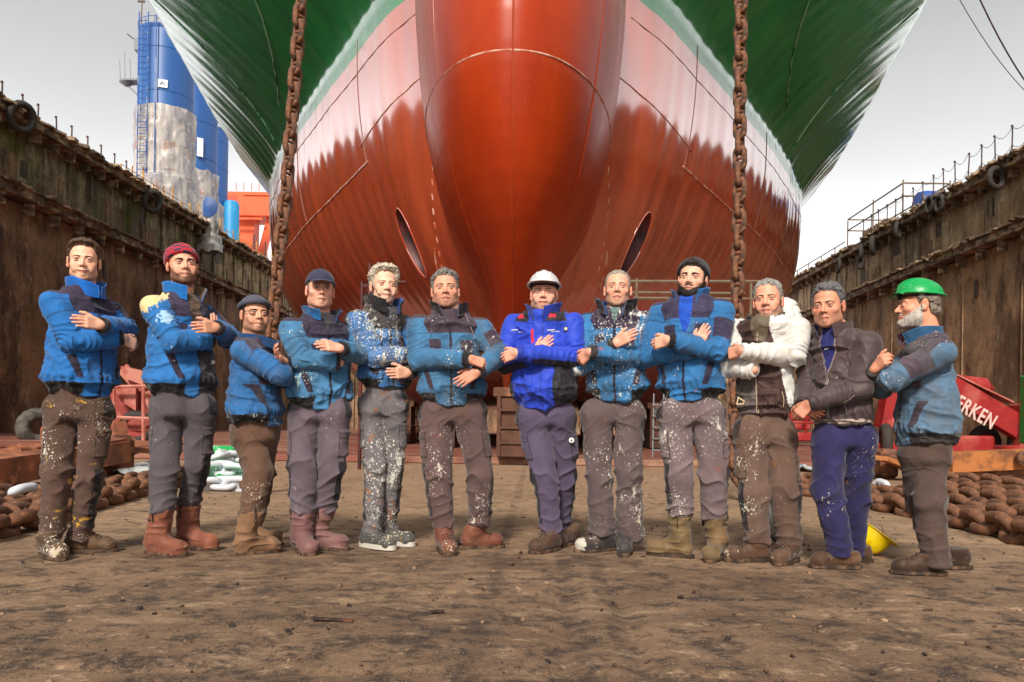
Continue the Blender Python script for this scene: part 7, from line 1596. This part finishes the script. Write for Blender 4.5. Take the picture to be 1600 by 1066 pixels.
 dict(id=12, label='white-bearded man in bright green hard hat, seen in profile facing left', Y=4.66, cx=1450, yaw=-68, bulk=1.08, torso=[(570, 1404, 1492), (610, 1396, 1502), (650, 1390, 1507), (690, 1394, 1503)], shy=556, necky=520, sw=.18, rho=.84,
  armR=dict(el=(1376, 604, None, .13), wr=(1366, 578, None, -.12), tip=(1390, 553, None, -.22), curl=1.0, N=(.35, .8, -.5)), armL=dict(el=(1394, 592, None, -.17), wr=(1376, 582, None, .06), tip=(1375, 570, None, .1), show=False),
  head=dict(x=1434, chin=511, yaw=-74, pitch=-2, fat=.004, nose=1.2, s=1.05), skin=(196, 136, 108), brow=(120, 104, 92), stubble=((170, 158, 146), .5), beard=dict(c=(170, 160, 148), t=.008, chin=1.8, grey=(206, 198, 188)),
  hat=dict(kind='helmet', c=(8, 150, 74), dc=(120, 190, 150), dirt=.35), hair=dict(c=(110, 98, 86), t=.013, amp=.008, fr=50, hl=.06, grey=(160, 148, 134)),
  jacket=jk(splat=.25, dirt=.6, c=(80, 110, 136), c2=(72, 60, 72), sp2=(160, 86, 50), dc=(96, 92, 88), drop=.03, faded=.35), collar=dict(c=(48, 92, 130), h=.060, flare=.016, cin=(120, 40, 44)), under=(130, 40, 46),
  trousers=dict(c=(80, 64, 58), splat=.08, dirt=.35, stack=1.0, side=False), boots=dict(c=(60, 42, 32), top=.12, splat=.15, dirt=.4), seed=132,
  legs=[dict(hip=(1432, 712), knee=(1442, 792), ank=(1466, 866), heel=(1492, 888), toe=(1436, 886), r=(.118, .096, .086)), dict(hip=(1452, 712), knee=(1452, 788), ank=(1462, 872), heel=(1484, 899), toe=(1392, 895), r=(.128, .104, .092))]),
]
PR = {}
for d in PEOPLE:
    d['group'] = GR; PR[d['id']] = person(d)

if 10 in PR:
    q = PR[10]; rt = q['root']; c1 = at(1227, 492, 5.12) - q['org']; c2 = at(1226, 505, 5.05) - q['org']; c3 = at(1166, 508, 5.06) - q['org']
    def hood(P):
        d_ = ell(P, c1, (.082, .085, .105)); d_ = smin(d_, ell(P, c2, (.10, .10, .07)), .09); d_ = smin(d_, ell(P, c3, (.065, .09, .045)), .04); d_ = smin(d_, ell(P, (c1 + c3) / 2 + np.array((0, .11, -.02)), (.14, .05, .06)), .05)
        d_ = smax(d_, -caps(P, c1 * .5 + c3 * .5 + np.array((0, -.06, -.2)), c1 * .5 + c3 * .5 + np.array((0, -.06, .2)), .070, .076), .03)
        return d_ + (1 - np.abs(vnoise(P * np.array((14, 14, 22), f32), 5))) ** 3 * .012 - .006 + vnoise(P * 34, 8) * .003
    m_ = (c1 + c3) / 2; V, Q = surfnet(hood, axis(m_[0] - .26, m_[0] + .26, .006), axis(m_[1] - .2, m_[1] + .25, .006), axis(m_[2] - .14, m_[2] + .20, .006))
    mesh_obj('hood', V, Q, q['jo'].data.materials[0], q['jo'], True, np.tile(np.array(s2l((206, 202, 196))), (len(V), 1)))

# ---------- small things on the clothes, set on the surface they sit on ----------
def on_surf(q, px, py, fn, off=.002):
    a, b = ray(px, py); dr = np.array((a, 1.0, b)); dr /= np.linalg.norm(dr); c0 = np.array((0, 0, CH)) - q['org']; ts = np.arange(3.2, 6.4, .003); P = (c0[None] + dr[None] * ts[:, None]).astype(f32); dd = fn(P); i = int(np.argmax(dd < .004)) if (dd < .004).any() else -1; return (P[i] - dr * off if i >= 0 else None), dr
def patch(q, px, py, poly, name, mat, parent, fn, th=.002):
    c, dr = on_surf(q, px, py, fn); M = Vector(-dr).to_track_quat('Z', 'Y').to_matrix(); mb = MB()
    for pl_ in poly: mb.prism(pl_, 0, th, M, tuple(c))
    return mb.build(name, mat, parent)
def disc(r, n=18, sx=1.0): return [(sx * r * math.cos(2 * math.pi * k / n), r * math.sin(2 * math.pi * k / n)) for k in range(n)]
CREAM = newmat('print_cream', .7, s2l((206, 180, 140)))[0]; WHITEP = newmat('print_white', .6, s2l((214, 212, 208)))[0]; DGREY = newmat('print_dark', .6, s2l((44, 42, 50)))[0]
def kid(q, name): return [c for c in q['root'].children if c.name.split('.')[0] == name][0]
def cord(q, pts, name, mat, parent, fn, r=.0028):
    P = [on_surf(q, x, y, fn, .006)[0] for x, y in pts]; P = [v for v in P if v is not None]; P = [v for i, v in enumerate(P) if i == 0 or np.linalg.norm(v - P[i - 1]) < .2]; mb = MB(); mb.tube(P, r, 6); return mb.build(name, mat, parent, True)
if 7 in PR:
    q = PR[7]; j = q['jo']; jf = q['jac']
    patch(q, 884, 514, [disc(.016)], 'badge', DGREY, j, jf); patch(q, 884, 514, [[(x + .0, y + .001) for x, y in disc(.0095)]], 'badge_print', WHITEP, j, jf, .004)
    for bx_, s_ in ((805, -1), (861, 1)): patch(q, bx_, 516, [[(-.024, -.003), (.024, .001), (.024, .006), (-.024, .003)]], 'reflective_strip', WHITEP, j, jf)
    tr_ = kid(q, 'trousers'); tf = lambda P: np.minimum.reduce([caps(P, l['hip'], l['knee'], l['r'][0] if 'r' in l else .11, .09) for l in q['legs']])
    patch(q, 893, 688, [disc(.017)], 'badge', WHITEP, tr_, tf); patch(q, 893, 688, [[(-.008, -.007), (0, .009), (.008, -.007)]], 'badge_print', DGREY, tr_, tf, .004)
if 10 in PR:
    q = PR[10]; j = q['jo']; jf = q['jac']
    patch(q, 1160, 626, [[(-.030, -.026), (-.020, .020), (-.026, .024), (-.036, -.022)], [(-.030, -.026), (.022, -.022), (.022, -.016), (-.030, -.019)], [(-.020, .020), (.004, .004), (.026, .006), (.008, -.014), (.002, -.010), (.012, .001), (.002, -.002), (-.020, .012)]], 'logo', CREAM, j, jf)
    cord(q, [(1181, 592), (1182, 625), (1182, 645)], 'zip', newmat('zip_pale', .5, s2l((170, 150, 132)))[0], j, jf, .0035); cord(q, [(1222, 612), (1225, 625), (1224, 636)], 'drawstring', CREAM, j, jf, .002)
if 6 in PR:
    q = PR[6]; j = q['jo']; jf = q['jac']
    cord(q, [(723, 478), (727, 490), (736, 512), (742, 530)], 'drawstring', newmat('cord_grey', .8, s2l((140, 122, 124)))[0], j, jf)
    H = q['hands']['L']; mb = MB(); w = H.W + H.F * .022; M = Vector(H.F).to_track_quat('Z', 'Y').to_matrix(); mb.lathe([(.031, -.008), (.0335, -.006), (.0335, .006), (.031, .008)], tuple(w), 20, M, capb=False); c_ = w - H.N * .033; M2 = Vector(-H.N).to_track_quat('Z', 'Y').to_matrix(); mb.lathe([(.0, -.004), (.018, -.004), (.018, .006), (.0, .008)], tuple(c_), 16, M2, capb=False); mb.build('wristwatch', newmat('watch_black', .3, (.02, .02, .022))[0], q['root'], True)
    sg = H.seg[6]; a_ = sg[0] + (sg[1] - sg[0]) * .45; M = Vector(sg[1] - sg[0]).to_track_quat('Z', 'Y').to_matrix(); mb = MB(); mb.lathe([(.0096, -.0018), (.0104, 0), (.0096, .0018)], tuple(a_), 16, M, capb=False); mb.build('ring', METAL, q['root'], True)
if 5 in PR:
    q = PR[5]; H = q['hands']['L']; mb = MB(); w = H.W + H.F * .02; M = Vector(H.F).to_track_quat('Z', 'Y').to_matrix(); mb.lathe([(.029, -.007), (.0315, -.005), (.0315, .005), (.029, .007)], tuple(w), 20, M, capb=False); mb.build('wristwatch', METAL, q['root'], True)
if 2 in PR:
    q = PR[2]; patch(q, 331, 566, [disc(.014, 12, 1.3)], 'logo', WHITEP, q['jo'], q['jac'])
if 11 in PR:
    q = PR[11]; patch(q, 1292, 546, [[(-.014, -.002), (.012, .004), (.014, .007), (-.012, .002)]], 'logo', WHITEP, q['jo'], q['jac']); cord(q, [(1320, 632), (1322, 640), (1323, 648)], 'zip_pull', METAL, q['jo'], q['jac'], .0025); cord(q, [(1318, 630), (1328, 624), (1336, 617)], 'pocket_zip', METAL, q['jo'], q['jac'], .0022)
